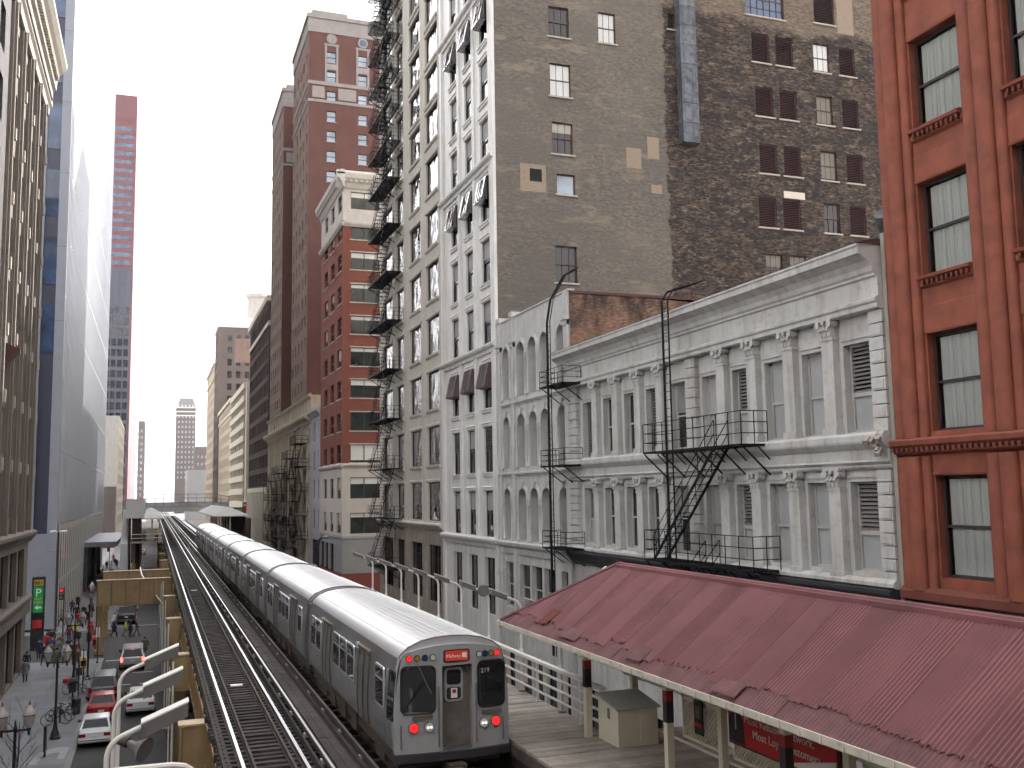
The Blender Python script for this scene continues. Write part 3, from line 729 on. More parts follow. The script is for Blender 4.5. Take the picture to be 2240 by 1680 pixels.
        win(T, 'R', XR, uc, 6.4, w + .2, 3.35, 'sash', 'dark_frame', 'glass_dark', .2); win(T, 'R', XR, uc, .4, w + .4, 4.6, 'fixed', 'dark_frame', 'glass_dark', .2)
    # sheet-metal duct down the party wall, in sections
    for k in range(10):
        z0 = 36.0 + k * 1.33
        d = MB().prism([(31.75, Y0), (31.75, Y0 - .62), (32.95, Y0 - .62), (32.95, Y0)], lambda x, y, z: (x, y, z), z0, z0 + 1.31)
        d.box(31.72, 32.98, Y0 - .65, Y0, z0 - .02, z0 + .05); T.part('duct_section', d, M['weathered_duct'])
glazed_tower()

# ---- tall cream building with plate windows
def cream_tower():
    T = Thing('cream_tower', 'tall cream stone office building with wide wavy windows and black fire escape', 'building', (XR + 8, 76, 0))
    Y0, Y1, H = 65.62, 86.3, 66
    cols = [(66.65, 69.95), (71.7, 74.95), (77.2, 79.6), (81.2, 84.7)]
    fl = [(11.64 + 4.03 * k, 2.74) for k in range(7)] + [(39.75, 2.6), (42.95, 2.5), (46.1, 2.5), (49.2, 2.45), (52.3, 2.4), (55.4, 2.4), (58.5, 2.4), (61.6, 2.4)]
    ops = [(a, b, z, z + h) for a, b in cols for z, h in fl] + [(a, b, 5.9, 9.95) for a, b in cols] + [(a, b, .4, 4.9) for a, b in cols]
    mb = MB(); wall(mb, FRT, Y0, Y1, 11.3, H, ops, .24); wall(mb, FRT, Y0, Y1, 0, 11.3, ops, .24, mi=2); shell(mb, XR, XR + 25, Y0, Y1, 0, H, 'w')
    T.part('wall', mb, [M['cream_stone'], M['interior'], M['soot_stone']])
    band(T, 'cornice', 'R', XR, Y0 + .02, Y1, [(.1, 11.0), (.2, 11.12), (.3, 11.22), (.42, 11.34), (.42, 11.44), (.3, 11.52)], 'cream_stone')
    for z, h in fl:
        for a, b in cols:
            win(T, 'R', XR, (a + b)/2, z, b - a, h, 'fixed', 'dark_frame', 'glass_wavy', .13)
            band(T, 'window_sill', 'R', XR, a - .1, b + .1, [(.05, z - .24), (.1, z - .2), (.14, z - .08), (.14, z - .01)], 'cream_stone')
            band(T, 'window_head', 'R', XR, a - .2, b + .2, [(.03, z + h + .02), (.07, z + h + .08), (.07, z + h + .22), (.03, z + h + .26)], 'cream_stone')
    for a, b in cols:
        win(T, 'R', XR, (a + b)/2, 5.9, b - a, 4.05, 'triple', 'dark_frame', 'glass_dark', .13); win(T, 'R', XR, (a + b)/2, .4, b - a, 4.5, 'triple', 'dark_frame', 'glass_dark', .13)
    for y in (70.45, 75.9, 80.1): T.part('mullion_pier', MB().box(XR - .06, XR + .02, y, y + .5, 0, 11.0), M['soot_stone'])
    E = Thing('fire_escape', 'black iron zigzag fire escape climbing the tall cream tower', 'fire escape', (18, 81, 7))
    zs = [7.6] + [z for z, h in fl]
    for k, z in enumerate(zs):
        g = MB(); grating(g, 17.55, 18.75, 77.0, 84.4, z); E.part('balcony_floor', g, M['black_iron'])
        r = MB(); rail_grid(r, (17.55, 77.0), (17.55, 84.4), z, 1.0, 3, 12); rail_grid(r, (17.55, 84.4), (18.75, 84.4), z, 1.0, 3, 3); rail_grid(r, (17.55, 77.0), (18.75, 77.0), z, 1.0, 3, 3); E.part('railing', r, M['black_iron'])
        for y in (77.3, 79.8, 82.2, 84.2): E.part('bracket', MB().beam((17.6, y, z - .05), (18.9, y, z - .9), .05, .06), M['black_iron'])
        if k + 1 < len(zs):
            s = MB(); stair(s, 17.6, 18.4, 83.6, z, 78.2, zs[k + 1]); E.part('stair', s, M['black_iron'])
cream_tower()

# ---- red brick corner building with stone base and cream top
def corner_building():
    T = Thing('corner_brick_building', 'red brick corner building with grey stone base and cream crowning storey', 'building', (XR + 8, 112, 0))
    Y0, Y1, H = 104.7, 119.6, 49.2
    rows = [(9.47, 2.2), (13.2, 2.25), (17.05, 1.95), (20.48, 2.02), (24.04, 2.02), (27.53, 2.05), (31.05, 2.02), (34.59, 2.02), (38.22, 1.95), (41.61, 1.98), (45.04, 1.95)]
    cols = [(105.6, 108.05), (110.2, 112.45), (114.65, 116.9)]; NX = [(19.85, 24.4), (25.4, 30)]
    zones = [(9.2, 16.75, 'stone_grey'), (16.75, 43.3, 'red_brick'), (43.3, H, 'limestone_pale'), (5.3, 9.2, 'paint_grey'), (0, 5.3, 'paint_redbrown')]
    # painted base differs only on the street corner; openings there are sparse
    wops = [(a, b, z, z + h) for a, b in cols for z, h in rows] + [(110, 112.6, 5.2, 8.2), (113.6, 116.0, 5.2, 8.2), (116.6, 119.2, 5.2, 8.2)]
    nops = [(a, b, z, z + h) for a, b in NX for z, h in rows]
    for z0, z1, m in zones:
        mb = MB(); wall(mb, FRT, Y0, Y1, z0, z1, wops, .3); wall(mb, FNO(Y0), XR, XR + 32, z0, z1, nops, .3); T.part('wall', mb, [M[m], M['interior']])
    mb = shell(MB(), XR, XR + 32, Y0, Y1, 0, H, 'wn'); T.part('rear_wall', mb, M['red_brick'])
    random.seed(11)
    for i, (z, h) in enumerate(rows):
        stone = z < 16 or z > 44
        for a, b in cols: win(T, 'R', XR, (a + b)/2, z, b - a, h, 'sash', 'dark_frame', 'glass_soft', .16, bl=random.choice([0, 0, .4, .6]), bm='blind_cream', sill=None if stone else 'limestone_pale')
        for a, b in NX: win(T, 'N', Y0, (a + b)/2, z, b - a, h, 'triple', 'dark_frame', 'glass_green', .16, bl=random.choice([0, .2, .2, .9 if i in (2, 5) else .3]), bm='blind_white', sill=None if stone else 'limestone_pale')
        if not stone:
            for a, b in NX: T.part('lintel', MB().box(a - .1, b + .1, Y0 - .05, Y0 + .02, z + h + .004, z + h + .11), M['limestone_pale'])
    for a, b in ((110, 112.6), (113.6, 116.0), (116.6, 119.2)): win(T, 'R', XR, (a + b)/2, 5.2, b - a, 3.0, 'grid', 'dark_frame', 'glass_dark', .2)
    def both(name, prof, m):
        band(T, name, 'R', XR, Y0 - prof[-2][0], Y1, prof, m); band(T, name, 'N', Y0, XR - prof[-2][0] + .004, XR + 32, prof, m)
    both('stone_belt', [(.08, 16.5), (.2, 16.62), (.28, 16.76), (.28, 16.86), (.2, 16.95)], 'stone_grey')
    both('stone_belt', [(.08, 43.0), (.16, 43.1), (.3, 43.25), (.34, 43.4), (.34, 43.55), (.2, 43.62)], 'limestone_pale')
    both('cornice', [(.1, 47.3), (.2, 47.5), (.3, 47.8), (.5, 48.1), (.75, 48.35), (.8, 48.7), (.8, 48.9), (.4, 49.25)], 'limestone_pale')
    d = MB()
    for k in range(26): d.box(XR - .62, XR - .3, Y0 + .1 + k * .57, Y0 + .35 + k * .57, 47.95, 48.2)
    for k in range(22): d.box(XR + k * .6, XR + .25 + k * .6, Y0 - .62, Y0 - .3, 47.95, 48.2)
    T.part('dentils', d, M['limestone_pale'], kind='stuff')
    both('base_belt', [(.04, 8.9), (.06, 9.0), (.06, 9.08), (.03, 9.12)], 'paint_grey')
corner_building()

# ---- pale infill building and warm limestone base with iron balconies
def lilac_building():
    T = Thing('pale_infill_building', 'plain pale grey infill building between the corner brick block and the limestone hotel base', 'building', (XR + 8, 123, 0))
    Y0, Y1, H = 119.65, 127.2, 24.1
    cols = [(120.4, 121.3), (123.6, 124.9)]; zz = [9.6, 13.2, 16.8, 20.4]
    mb = MB(); wall(mb, FRT, Y0, Y1, 0, H, [(a, b, z, z + 2.3) for a, b in cols for z in zz] + [(120.5, 126.4, 5, 8.2)], .3); shell(mb, XR, XR + 12, Y0, Y1, 0, H, 'w')
    T.part('wall', mb, [M['stone_lilac'], M['interior']])
    for a, b in cols:
        for z in zz: win(T, 'R', XR, (a + b)/2, z, b - a, 2.3, 'sash', 'dark_frame', 'glass_soft', .15)
    for k in range(3): win(T, 'R', XR, 121.5 + k * 1.95, 5, 1.9, 3.2, 'grid', 'dark_frame', 'glass_dark', .2)
    band(T, 'cornice', 'R', XR, Y0, Y1, [(.1, 23.4), (.25, 23.7), (.6, 23.95), (.6, 24.2), (.2, 24.35)], 'stone_lilac')
lilac_building()

def hotel():
    T = Thing('brick_hotel', 'tall brown brick hotel with two towers, stone crown and round windows', 'building', (XR + 12, 150, 0))
    # base
    Y0, Y1 = 127.25, 177.6
    cols = [128.6 + 3.05 * k for k in range(16)]
    ops = [(c - .6, c + .6, z, z + 2.1) for c in cols for z in (6, 9.6, 13.2, 16.8, 20.2)]
    mb = MB(); wall(mb, FRT, Y0, Y1, 0, 26.6, ops + [(c - .55, c + .55, 24.6, 26.2) for c in cols], .3); shell(mb, XR, XR + 24, Y0, Y1, 0, 26.6, 'w'); T.part('base_wall', mb, [M['limestone_warm'], M['interior']])
    for c in cols:
        for z in (6, 9.6, 13.2, 16.8, 20.2): win(T, 'R', XR, c, z, 1.2, 2.1, 'sash', 'dark_frame', 'glass_brown', .18)
        win(T, 'R', XR, c, 24.6, 1.1, 1.6, 'sash', 'dark_frame', 'glass_brown', .18)
        T.part('pilaster', MB().box(XR - .18, XR + .02, c + 1.1, c + 1.7, 4, 23.0), M['limestone_warm'])
    band(T, 'cornice', 'R', XR, Y0, Y1, [(.15, 22.9), (.3, 23.2), (.8, 23.6), (.9, 23.8), (.9, 24.0), (.3, 24.25)], 'limestone_warm')
    band(T, 'cornice', 'R', XR, Y0, Y1, [(.1, 26.3), (.3, 26.45), (.4, 26.65), (.1, 26.8)], 'limestone_warm')
    # towers
    zz = [27.8 + 2.87 * k for k in range(17)]
    for y0, y1, H in ((131.4, 147.2, 80.6), (159.5, 175.6, 81.2)):
        fy = [y0 + 1.6 + 3.1 * k for k in range(5)]; nx = [21.5, 25.9, 30.2]
        wo = [(c - .5, c + .5, z, z + 1.55) for c in fy for z in zz]; no = [(x, x + 1.3, z + .1, z + 1.65) for x in nx for z in zz]
        mb = MB(); wall(mb, FRT, y0, y1, 26.6, 78, wo, .22); T.part('tower_wall', mb, [M['hotel_brick_pale'], M['interior']])
        mb = MB(); wall(mb, FNO(y0), XR, XR + 20, 26.6, 78, no, .22); shell(mb, XR, XR + 20, y0, y1, 26.6, 78, 'wn'); T.part('tower_wall', mb, [M['hotel_brick'], M['interior']])
        cr = MB().box(XR - .12, XR + 20, y0 - .12, y1, 78, H - .6); cr.box(XR - .3, XR + 20, y0 - .3, y1, H - .6, H); cr.box(XR + .5, XR + 5.5, y0 + .5, y0 + 6, H, H + .9); T.part('crown', cr, M['hotel_stone'])
        T.part('stone_band', MB().box(XR - .1, XR + 20, y0 - .1, y1, 67.85, 68.25), M['hotel_stone']); T.part('stone_band', MB().box(XR - .1, XR + 20, y0 - .1, y1, 70.4, 70.9), M['hotel_stone'])
        for a, b in ((19.5, 21.2), (23.1, 25.6), (27.5, 29.8)): T.part('stone_panel', MB().box(a, b, y0 - .06, y0 + .02, 68.5, 70.15), M['hotel_stone'])
        for c in fy:
            for z in zz: win(T, 'R', XR, c, z, 1.0, 1.55, 'sash', 'dark_frame', 'glass_soft', .14)
        for x in nx:
            for z in zz:
                win(T, 'N', y0, x + .65, z + .1, 1.3, 1.55, 'sash', 'dark_frame', 'glass_pale', .14, sill='hotel_stone')
            s = MB().box(x - .28, x - .003, y0 - .07, y0 + .02, 70.95, 76.2); s.box(x + 1.303, x + 1.58, y0 - .07, y0 + .02, 70.95, 76.2); s.box(x - .4, x + 1.7, y0 - .1, y0 + .02, 76.2, 76.5); s.box(x, x + 1.3, y0 - .05, y0 + .02, 72.75, 73.6)
            T.part('stone_surround', s, M['hotel_stone'])
            rd = MB().disc((x + .65, y0 - .05, 77.25), .72, 'y', 20, .16); o = T.part('round_window', rd, M['hotel_stone']); sub(o, 'pane', MB().disc((x + .65, y0 - .13, 77.25), .48, 'y', 18, .04), M['glass_blue' if x > 22 else 'hotel_stone'])
    mb = shell(MB(), XR + 7, XR + 24, 147.2, 159.5, 26.6, 78); T.part('court_wall', mb, M['hotel_brick'])
    # iron balconies and stairs against the base
    E = Thing('fire_escape', 'tangle of black iron fire stairs against the warm limestone hotel base', 'fire escape', (18, 140, 5))
    for y0, y1, zs in ((129.0, 134.5, (8.0, 11.0, 14.2, 17.4, 20.4)), (137.5, 143.5, (6.4, 9.6, 12.8, 16.0, 18.8)), (149, 156, (7.4, 10.6, 13.8, 17.0)), (160, 168, (6.5, 9.7, 12.9, 16.0))):
        for k, z in enumerate(zs):
            g = MB(); g.box(17.3, 18.8, y0, y1, z - .06, z + .03); rail_grid(g, (17.3, y0), (17.3, y1), z, 1.0, 2, 7, .03); rail_grid(g, (17.3, y0), (18.9, y0), z, 1.0, 2, 2, .03); E.part('balcony', g, M['black_iron'])
            if k + 1 < len(zs): s = MB(); stair(s, 17.4, 18.2, y1 - .5 if k % 2 else y0 + .5, z, y0 + .8 if k % 2 else y1 - .8, zs[k + 1], True); E.part('stair', s, M['black_iron'])
        q = MB()
        for y in (y0, y1): q.tube([(17.3, y, zs[0]), (17.3, y, zs[-1] + 1)], .045, 5)
        E.part('upright', q, M['black_iron'])
hotel()

def grid_block(name, label, x0, x1, y0, y1, H, wm, fy, zz, ww, hh, gm, nx=(), nz=(), nw=1.0, nh=1.6, base=None, top=None, side='R', fm='dark_frame', kind='sash', nmat=None):
    """a plain block further off with windows built one by one"""
    T = Thing(name, label, 'building', ((x0 + x1)/2, (y0 + y1)/2, 0))
    pl = x0 if side == 'R' else x1
    P = (lambda u, d, v: (x0 + d, u, v)) if side == 'R' else (lambda u, d, v: (x1 - d, u, v))
    mb = MB(); wall(mb, P, y0, y1, 0, H, [(c - ww/2, c + ww/2, z, z + hh) for c in fy for z in zz], .25); T.part('wall', mb, [M[wm], M['interior']])
    mb = MB(); wall(mb, FNO(y0), x0, x1, 0, H, [(c - nw/2, c + nw/2, z, z + nh) for c in nx for z in nz], .25); shell(mb, x0, x1, y0, y1, 0, H, 'n' + ('w' if side == 'R' else 'e')); T.part('side_wall', mb, [M[nmat or wm], M['interior']])
    for c in fy:
        for z in zz: win(T, side, pl, c, z, ww, hh, kind, fm, gm, .14)
    for c in nx:
        for z in nz: win(T, 'N', y0, c, z, nw, nh, kind, fm, gm, .14)
    if base: T.part('base_cladding', MB().box(pl - .12, pl + .12, y0, y1, base[0] - .8, base[0]), M[base[1]])
    if top:
        z0, z1, m = top; b = MB().box(x0 - (.5 if side == 'R' else 0), x1 + (.5 if side != 'R' else 0), y0 - .5, y1, z1, z1 + 1.0); T.part('cornice', b, M[m])
        T.part('top_band', MB().box(x0 - (.2 if side == 'R' else 0), x1 + (.2 if side != 'R' else 0), y0 - .2, y1, z0 - .8, z0), M[m])
    return T
T = grid_block('dark_brick_building', 'narrow dark brown brick building with cream top storey and stone base', XR, XR + 18, 177.7, 215, 49, 'dark_brick', [179.4 + 2.6 * k for k in range(14)], [15.5 + 3.3 * k for k in range(9)] + [45.4], 1.5, 2.3, 'glass_brown', top=(45.0, 48.6, 'concrete_cream'))
T.part('base_cladding', MB().box(XR - .25, XR + .05, 177.7, 215, 14.4, 15.2), M['concrete_cream'])
for k in range(15): T.part('base_pier', MB().box(XR - .25, XR + .1, 177.8 + 2.6 * k, 178.8 + 2.6 * k, 2, 14.39), M['concrete_cream'])
for k in range(9): T.part('spandrel_band', MB().box(XR - .06, XR + .02, 177.72, 214.9, 17.95 + 3.3 * k, 18.1 + 3.3 * k), M['hotel_brick'])

def garage():
    T = Thing('parking_garage', 'cream concrete parking garage with open decks and stepped parapets', 'building', (XR + 8, 244, 0))
    y0, y1, H = 221.5, 266, 39
    wops = []; 
    for k in range(11):
        for j in range(7): wops.append((y0 + 3 + j * 6, y0 + 7.6 + j * 6, 6.6 + k * 2.95, 8.1 + k * 2.95))
    mb = MB(); wall(mb, FRT, y0, y1, 0, H, wops, 1.2); shell(mb, XR, XR + 18, y0, y1, 0, H, 'w'); T.part('wall', mb, [M['concrete_cream'], M['interior']])
    for k in range(11):
        for j in range(7): T.part('parapet_panel', MB().box(XR - .5, XR - .02, y0 + 2.2 + j * 6, y0 + 8 + j * 6, 8.15 + k * 2.95, 9.45 + k * 2.95), M['concrete_cream'])
    for k in range(10): T.part('stair_window', MB().box(XR + 1, XR + 3, y0 - .04, y0 + .05, 9 + k * 2.95, 10.4 + k * 2.95), M['glass_dark'])
garage()
def garage_sign():
    T = Thing('garage_sign', 'green hanging self park sign with white letters on the cream garage', 'sign', (17.6, 221, 8))
    T.part('panel', MB().box(16.4, 18.9, 221.0, 221.2, 8.1, 11.3), M['sign_green']); T.part('bracket', MB().box(18.7, 19.0, 221.05, 221.15, 9, 10.5), M['black_iron'])
    for s, z, q in (('SELF', 10.45, .7), ('PARK', 9.75, .7), ('P', 8.3, 1.2)):
        o = T.inst('lettering', text_mesh(s, q, M['sign_white'], 'CENTER'), (17.65, 220.98, z), kind='stuff'); o.rotation_euler = (math.pi/2, 0, 0)
    r = Thing('red_sign', 'narrow red vertical sign beside the green garage sign', 'sign', (18.5, 217, 10))
    r.part('panel', MB().box(18.2, 18.9, 217.0, 217.15, 10.4, 12.4), M['sign_red']); r.part('symbol', MB().disc((18.55, 216.98, 11.8), .22, 'y', 10, .04), M['sign_white'])
mat('sign_green', (.01,.16,.055), .5, var=.05); mat('sign_white', (.8,.8,.78), .6, var=.02); mat('sign_red', (.5,.02,.02), .5, var=.05); mat('sign_yellow', (.6,.42,.08), .5, var=.05)
garage_sign()
grid_block('peach_building', 'low peach stone building with iron stairs just past the garage', XR, XR + 14, 267, 318, 39, 'limestone_warm', [269 + 4 * k for k in range(12)], [5 + 3.4 * k for k in range(10)], 1.6, 2.1, 'glass_brown', top=(36, 38.6, 'concrete_cream'))
T = grid_block('brown_tower', 'brown brick tower with white top and rooftop water tank house', XR, XR + 16, 327, 346, 70, 'tan_brick', [329 + 4 * k for k in range(5)], [20 + 4 * k for k in range(12)], 1.6, 2.2, 'glass_soft', nx=[22.5, 25.2, 28, 31], nz=[20 + 4 * k for k in range(12)], nw=1.4, nh=2.2)
T.part('crown', MB().box(XR - .3, XR + 16, 326.7, 346, 68.6, 72), M['plaster_white'])
T.part('ghost_sign', MB().box(24, 33, 326.9, 326.98, 57, 65), M['hotel_brick_pale'])
T.part('tank_house', MB().lathe([(3.0, 0), (3.0, 8), (3.6, 8.2), (3.6, 9), (3, 9.3), (.5, 9.8), (.3, 10.6)], (31.5, 334, 72), 16), M['limestone_pale'])
grid_block('slim_stone_block', 'slim pale orange block furthest along the right side of the street', XR, XR + 12, 349, 395, 59, 'limestone_warm', [351.5 + 4 * k for k in range(11)], [5 + 3.7 * k for k in range(14)], 1.8, 2.3, 'glass_soft', top=(55, 58.6, 'concrete_cream'))
grid_block('grey_block', 'low blank grey block closing the street below the distant tower', 18.6, 29.4, 600, 640, 29.5, 'paint_grey', [604 + 6 * k for k in range(6)], [6, 11, 16, 21], 2, 2.6, 'glass_soft')
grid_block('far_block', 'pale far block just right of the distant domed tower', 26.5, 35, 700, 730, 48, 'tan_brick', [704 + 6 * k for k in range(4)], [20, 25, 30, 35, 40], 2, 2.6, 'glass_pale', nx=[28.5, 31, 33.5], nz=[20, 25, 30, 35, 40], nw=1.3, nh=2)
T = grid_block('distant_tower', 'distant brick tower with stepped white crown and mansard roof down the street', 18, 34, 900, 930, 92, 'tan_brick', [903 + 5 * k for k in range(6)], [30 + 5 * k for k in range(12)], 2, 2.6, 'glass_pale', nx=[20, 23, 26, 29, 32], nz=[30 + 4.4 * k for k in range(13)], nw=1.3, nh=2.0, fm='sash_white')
for z, p in ((84.5, .3), (88, .3), (91.5, .6)): T.part('stone_band', MB().box(18 - p, 34 + p, 900 - p, 930, z, z + 1), M['plaster_white'])
T.part('roof', MB().prism([(18, 92.5), (34, 92.5), (31.5, 100.5), (20.5, 100.5)], lambda x, z, y: (x, y, z), 902, 928), M['slate_blue'] if 'slate_blue' in M else M['paint_grey'])
for a in (19, 22, 25, 28, 31): T.part('pinnacle', MB().box(a, a + .8, 899.6, 900.4, 92.5, 94.5), M['plaster_white'])

# ================================================================== LEFT SIDE
mat('brown_stone', (.18,.155,.132), .85, var=.12, scale=.5, streak=.4, dirt=(.13,.1,.085), bump=.1)
mat('sunlit_trim', (.40,.37,.32), .8, var=.08, streak=.2)  # cornice and brackets made pale to carry the sunlight in their colour
mat('aluminium_panel', (.50,.515,.55), .45, metal=.8, var=.04, scale=.1, streak=.12, dirt=(.3,.3,.32))
mat('end_grey', (.27,.285,.33), .4, var=.06)
mat('spandrel_blue', (.06,.065,.10), .35, var=.1)
mat('red_steel', (.165,.045,.050), .5, var=.06)
mat('shop_red', (.55,.03,.03), .5, var=.1)
def stone_store():
    T = Thing('brown_stone_building', 'tall brown stone building with slim piers and bracketed cornice tinted as sunlit at left edge', 'building', (XL - 8, 76, 0))
    Y0, Y1, H = 67.4, 88.8, 51
    bays = [68.6 + 4.5 * k for k in range(5)]
    zz = [12.4 + 4.3 * k for k in range(8)]
    bays_w = bays[:4]
    ops = [(b + .9, b + 3.9, z, z + 3.0) for b in bays_w for z in zz] + [(b + .6, b + 4.2, 6.1, 9.8) for b in bays_w] + [(b + .4, b + 4.3, .25, 4.5) for b in bays_w]
    mb = MB(); wall(mb, FLT, Y0, Y1, 0, H, ops, .5); shell(mb, XL - 20, XL, Y0, Y1, 0, H, 'e'); T.part('wall', mb, [M['brown_stone'], M['interior']])
    for b in bays:
        for z in (zz if b in bays_w else ()): win(T, 'L', XL, b + 2.4, z, 3.0, 3.0, 'pair', 'dark_frame', 'glass_dark', .4)
        if b in bays_w: win(T, 'L', XL, b + 2.4, 6.1, 3.6, 3.7, 'triple', 'dark_frame', 'glass_dark', .3); win(T, 'L', XL, b + 2.35, .25, 3.9, 4.25, 'fixed', 'dark_frame', 'glass_soft', .3)
        for q, w in ((0, .9), (.32, .4)):
            T.part('pier', MB().box(XL - .02, XL + .22 + q * .5, b - .45 + (q and .25), b - .45 + (q and .25) + w, 11.2, 46.2), M['brown_stone'])
        for z in zz: T.part('bracket', MB().box(XL, XL + .5, b + .2, b + .55, z + 3.1, z + 3.9), M['sunlit_trim'])
    band(T, 'belt_course', 'L', XL, Y0, Y1 + .4, [(.2, 10.3), (.3, 10.5), (.5, 10.75), (.6, 10.9), (.6, 11.1), (.3, 11.25)], 'brown_stone')
    band(T, 'shop_fascia', 'L', XL, Y0, Y1 + .2, [(.2, 4.6), (.3, 4.75), (.3, 5.6), (.42, 5.75), (.42, 5.95), (.2, 6.05)], 'brown_stone')
    band(T, 'cornice', 'L', XL, Y0, Y1 + .5, [(.3, 46.3), (.35, 46.9), (.55, 47.1), (.55, 48.4), (.8, 48.6), (.9, 49.8), (1.3, 50.2), (1.6, 50.6), (1.6, 51.0), (.4, 51.4)], 'sunlit_trim')
    d = MB(); e = MB()
    for k in range(40): d.box(XL + .5, XL + 1.1, Y0 + .1 + k * .52, Y0 + .35 + k * .52, 49.0, 49.7)
    for k in range(70): e.box(XL + .5, XL + .66, Y0 + .05 + k * .3, Y0 + .2 + k * .3, 47.3, 47.5)
    T.part('brackets', d, M['sunlit_trim'], kind='stuff'); T.part('dentils', e, M['brown_stone'], kind='stuff')
    T.part('projecting_sign', MB().prism([(0, 0), (.9, -.4), (.9, -.7), (0, -1.6)], lambda p, z, y: (XL + p, y, 24 + z), 71.5, 71.8), M['flashing_red'])
stone_store()
# neighbours mostly outside the frame: the street goes on behind the camera
mat('dark_stone', (.075,.066,.07), .85, var=.25, scale=.8, bump=.3, bscale=8, grime=.4, dirt=(.16,.15,.15))
def near_block(name, label, side, x0, x1, y0, y1, H, m, step):
    T = Thing(name, label, 'building', ((x0 + x1)/2, (y0 + y1)/2, 0)); pl = x1 if side == 'L' else x0
    P = (lambda u, d, v: (x1 - d, u, v)) if side == 'L' else (lambda u, d, v: (x0 + d, u, v))
    n = int((y1 - y0) / step); cs = [y1 - 3 - step * k for k in range(n)]; zz = [6 + 4.4 * k for k in range(int((H - 9) / 4.4))]
    mb = MB(); wall(mb, P, y0, y1, 0, H, [(c - 1, c + 1, z, z + 2.8) for c in cs for z in zz], .4); shell(mb, x0, x1, y0, y1, 0, H, 'e' if side == 'L' else 'w'); T.part('wall', mb, [M[m], M['interior']])
    for c in cs:
        for z in zz: win(T, side, pl, c, z, 2, 2.8, 'sash', 'dark_frame', 'glass_dark', .3)
near_block('dark_stone_building', 'dark carved stone building edge at the far upper left of the picture', 'L', XL - 20, XL + .1, 53, 67.3, 60, 'dark_stone', 6.5)
near_block('grey_stone_block', 'low grey stone block on the left pavement beside the camera', 'L', XL - 20, XL, -19.9, 52.9, 17, 'stone_grey', 6.5)
near_block('brown_brick_block', 'brown brick block on the right side of the street behind the camera', 'R', XR, XR + 20, -60, 7.95, 40, 'tan_brick', 6.5)
near_block('tall_brick_block', 'tall brick block far behind the camera on the left side', 'L', XL - 20, XL, -260, -20, 62, 'tan_brick', 13)
near_block('tall_stone_block', 'tall stone block far behind the camera on the right side', 'R', XR, XR + 20, -260, -61, 62, 'stone_grey', 13)
def silver_tower():
    T = Thing('silver_tower', 'tall silver panelled tower with dark window strips on its end wall', 'building', (XL - 10, 160, 0))
    Y0, Y1, H = 114.2, 217, 112
    # end wall: metal piers, their shade put into the grey-blue colour, and recessed dark strips
    mb = shell(MB(), XL - 22, XL - .12, Y0 + .6, Y1, 0, H); T.part('end_wall', mb, M['spandrel_blue'])
    for a, b in ((-9.4 - .95, -9.4), (-12.35, -11.75), (-14.6, -14.0), (-16.9, -16.3), (-19.2, -18.6)):
        for k in range(14):
            T.part('end_pier', MB().box(a, b, Y0 + (.0 if b == -9.4 else .25), Y0 + .6, 8.2 * k + (0 if k else .2), 8.2 * (k + 1) - .03), M['end_grey'])
    T.part('end_base', MB().box(-20, -10.36, Y0 + .2, Y0 + .6, .2, 10), M['end_grey'])
    k = 0
    for i in range(14):
        z = 14 + 7.6 * i
        for a, b in ((-11.72, -10.38), (-13.97, -12.38), (-16.27, -14.63), (-18.57, -16.93)):
            if i > 1: T.part('window', MB().box(a, b, Y0 + .5, Y0 + .62, z, z + 5.2), M['glass_blue'])
    # street wall: ribbed metal panels in storey-high courses
    for c in range(13):
        z0 = 11.0 + c * 7.8; z1 = z0 + 7.75
        for s in range(5):
            ya = Y0 + .63 + (Y1 - Y0 - .63) * s / 5; yb = Y0 + .63 + (Y1 - Y0 - .63) * (s + 1) / 5
            g = MB().box(XL - .1, XL, ya, yb - .03, z0, z1)
            n = 12
            for q in range(n):
                y = ya + (yb - ya) * (q + .5) / n; g.box(XL, XL + .07, y - .09, y + .09, z0 + .05, z1 - .05)
            T.part('metal_panel', g, M['aluminium_panel'])
    # glazed lower storeys
    mb = MB(); wall(mb, FLT, Y0 + 1.2, Y1, 0, 11, [(Y0 + 2.9 + 3.05 * j, Y0 + 5.85 + 3.05 * j, z, z + h) for j in range(32) for z, h in ((.3, 4.2), (5.0, 5.2))], .12); T.part('shop_wall', mb, [M['aluminium_panel'], M['interior']])
    for j in range(32):
        win(T, 'L', XL, Y0 + 4.37 + 3.05 * j, .3, 2.95, 4.2, 'pair', 'spandrel_blue', 'glass_dark', .0); win(T, 'L', XL, Y0 + 4.37 + 3.05 * j, 5.0, 2.95, 5.2, 'pair', 'spandrel_blue', 'glass_dark', .0)
    for j in range(33): T.part('mullion', MB().box(XL, XL + .16, Y0 + 2.8 + 3.05 * j, Y0 + 2.9 + 3.05 * j, .2, 10.9), M['sash_white'])
    for y, z in ((117.6, 6.6), (121.2, 7.0), (125.5, 7.4)): T.part('window_display', MB().box(XL - .02, XL + .03, y, y + 1.1, z, z + 1.8), M['shop_red'])
    cn = MB().box(XL, XL + 4.6, 157, 199, 6.6, 7.3); T.part('entrance_canopy', cn, M['end_grey'])
    for y in (158, 178, 197): T.part('canopy_post', MB().box(XL + .05, XL + .6, y, y + .8, .13, 6.6), M['spandrel_blue'])
silver_tower()
T = grid_block('tan_store', 'low tan brick building with blank end wall before the red tower', XL - 30, XL, 298, 352, 37, 'concrete_cream', [301 + 4.5 * k for k in range(11)], [6 + 4 * k for k in range(8)], 2.4, 2.6, 'glass_soft', side='L', nmat='limestone_pale')
T.part('end_cladding', MB().box(XL - 30, XL - .3, 297.9, 297.98, 0, 17), M['tan_brick'])
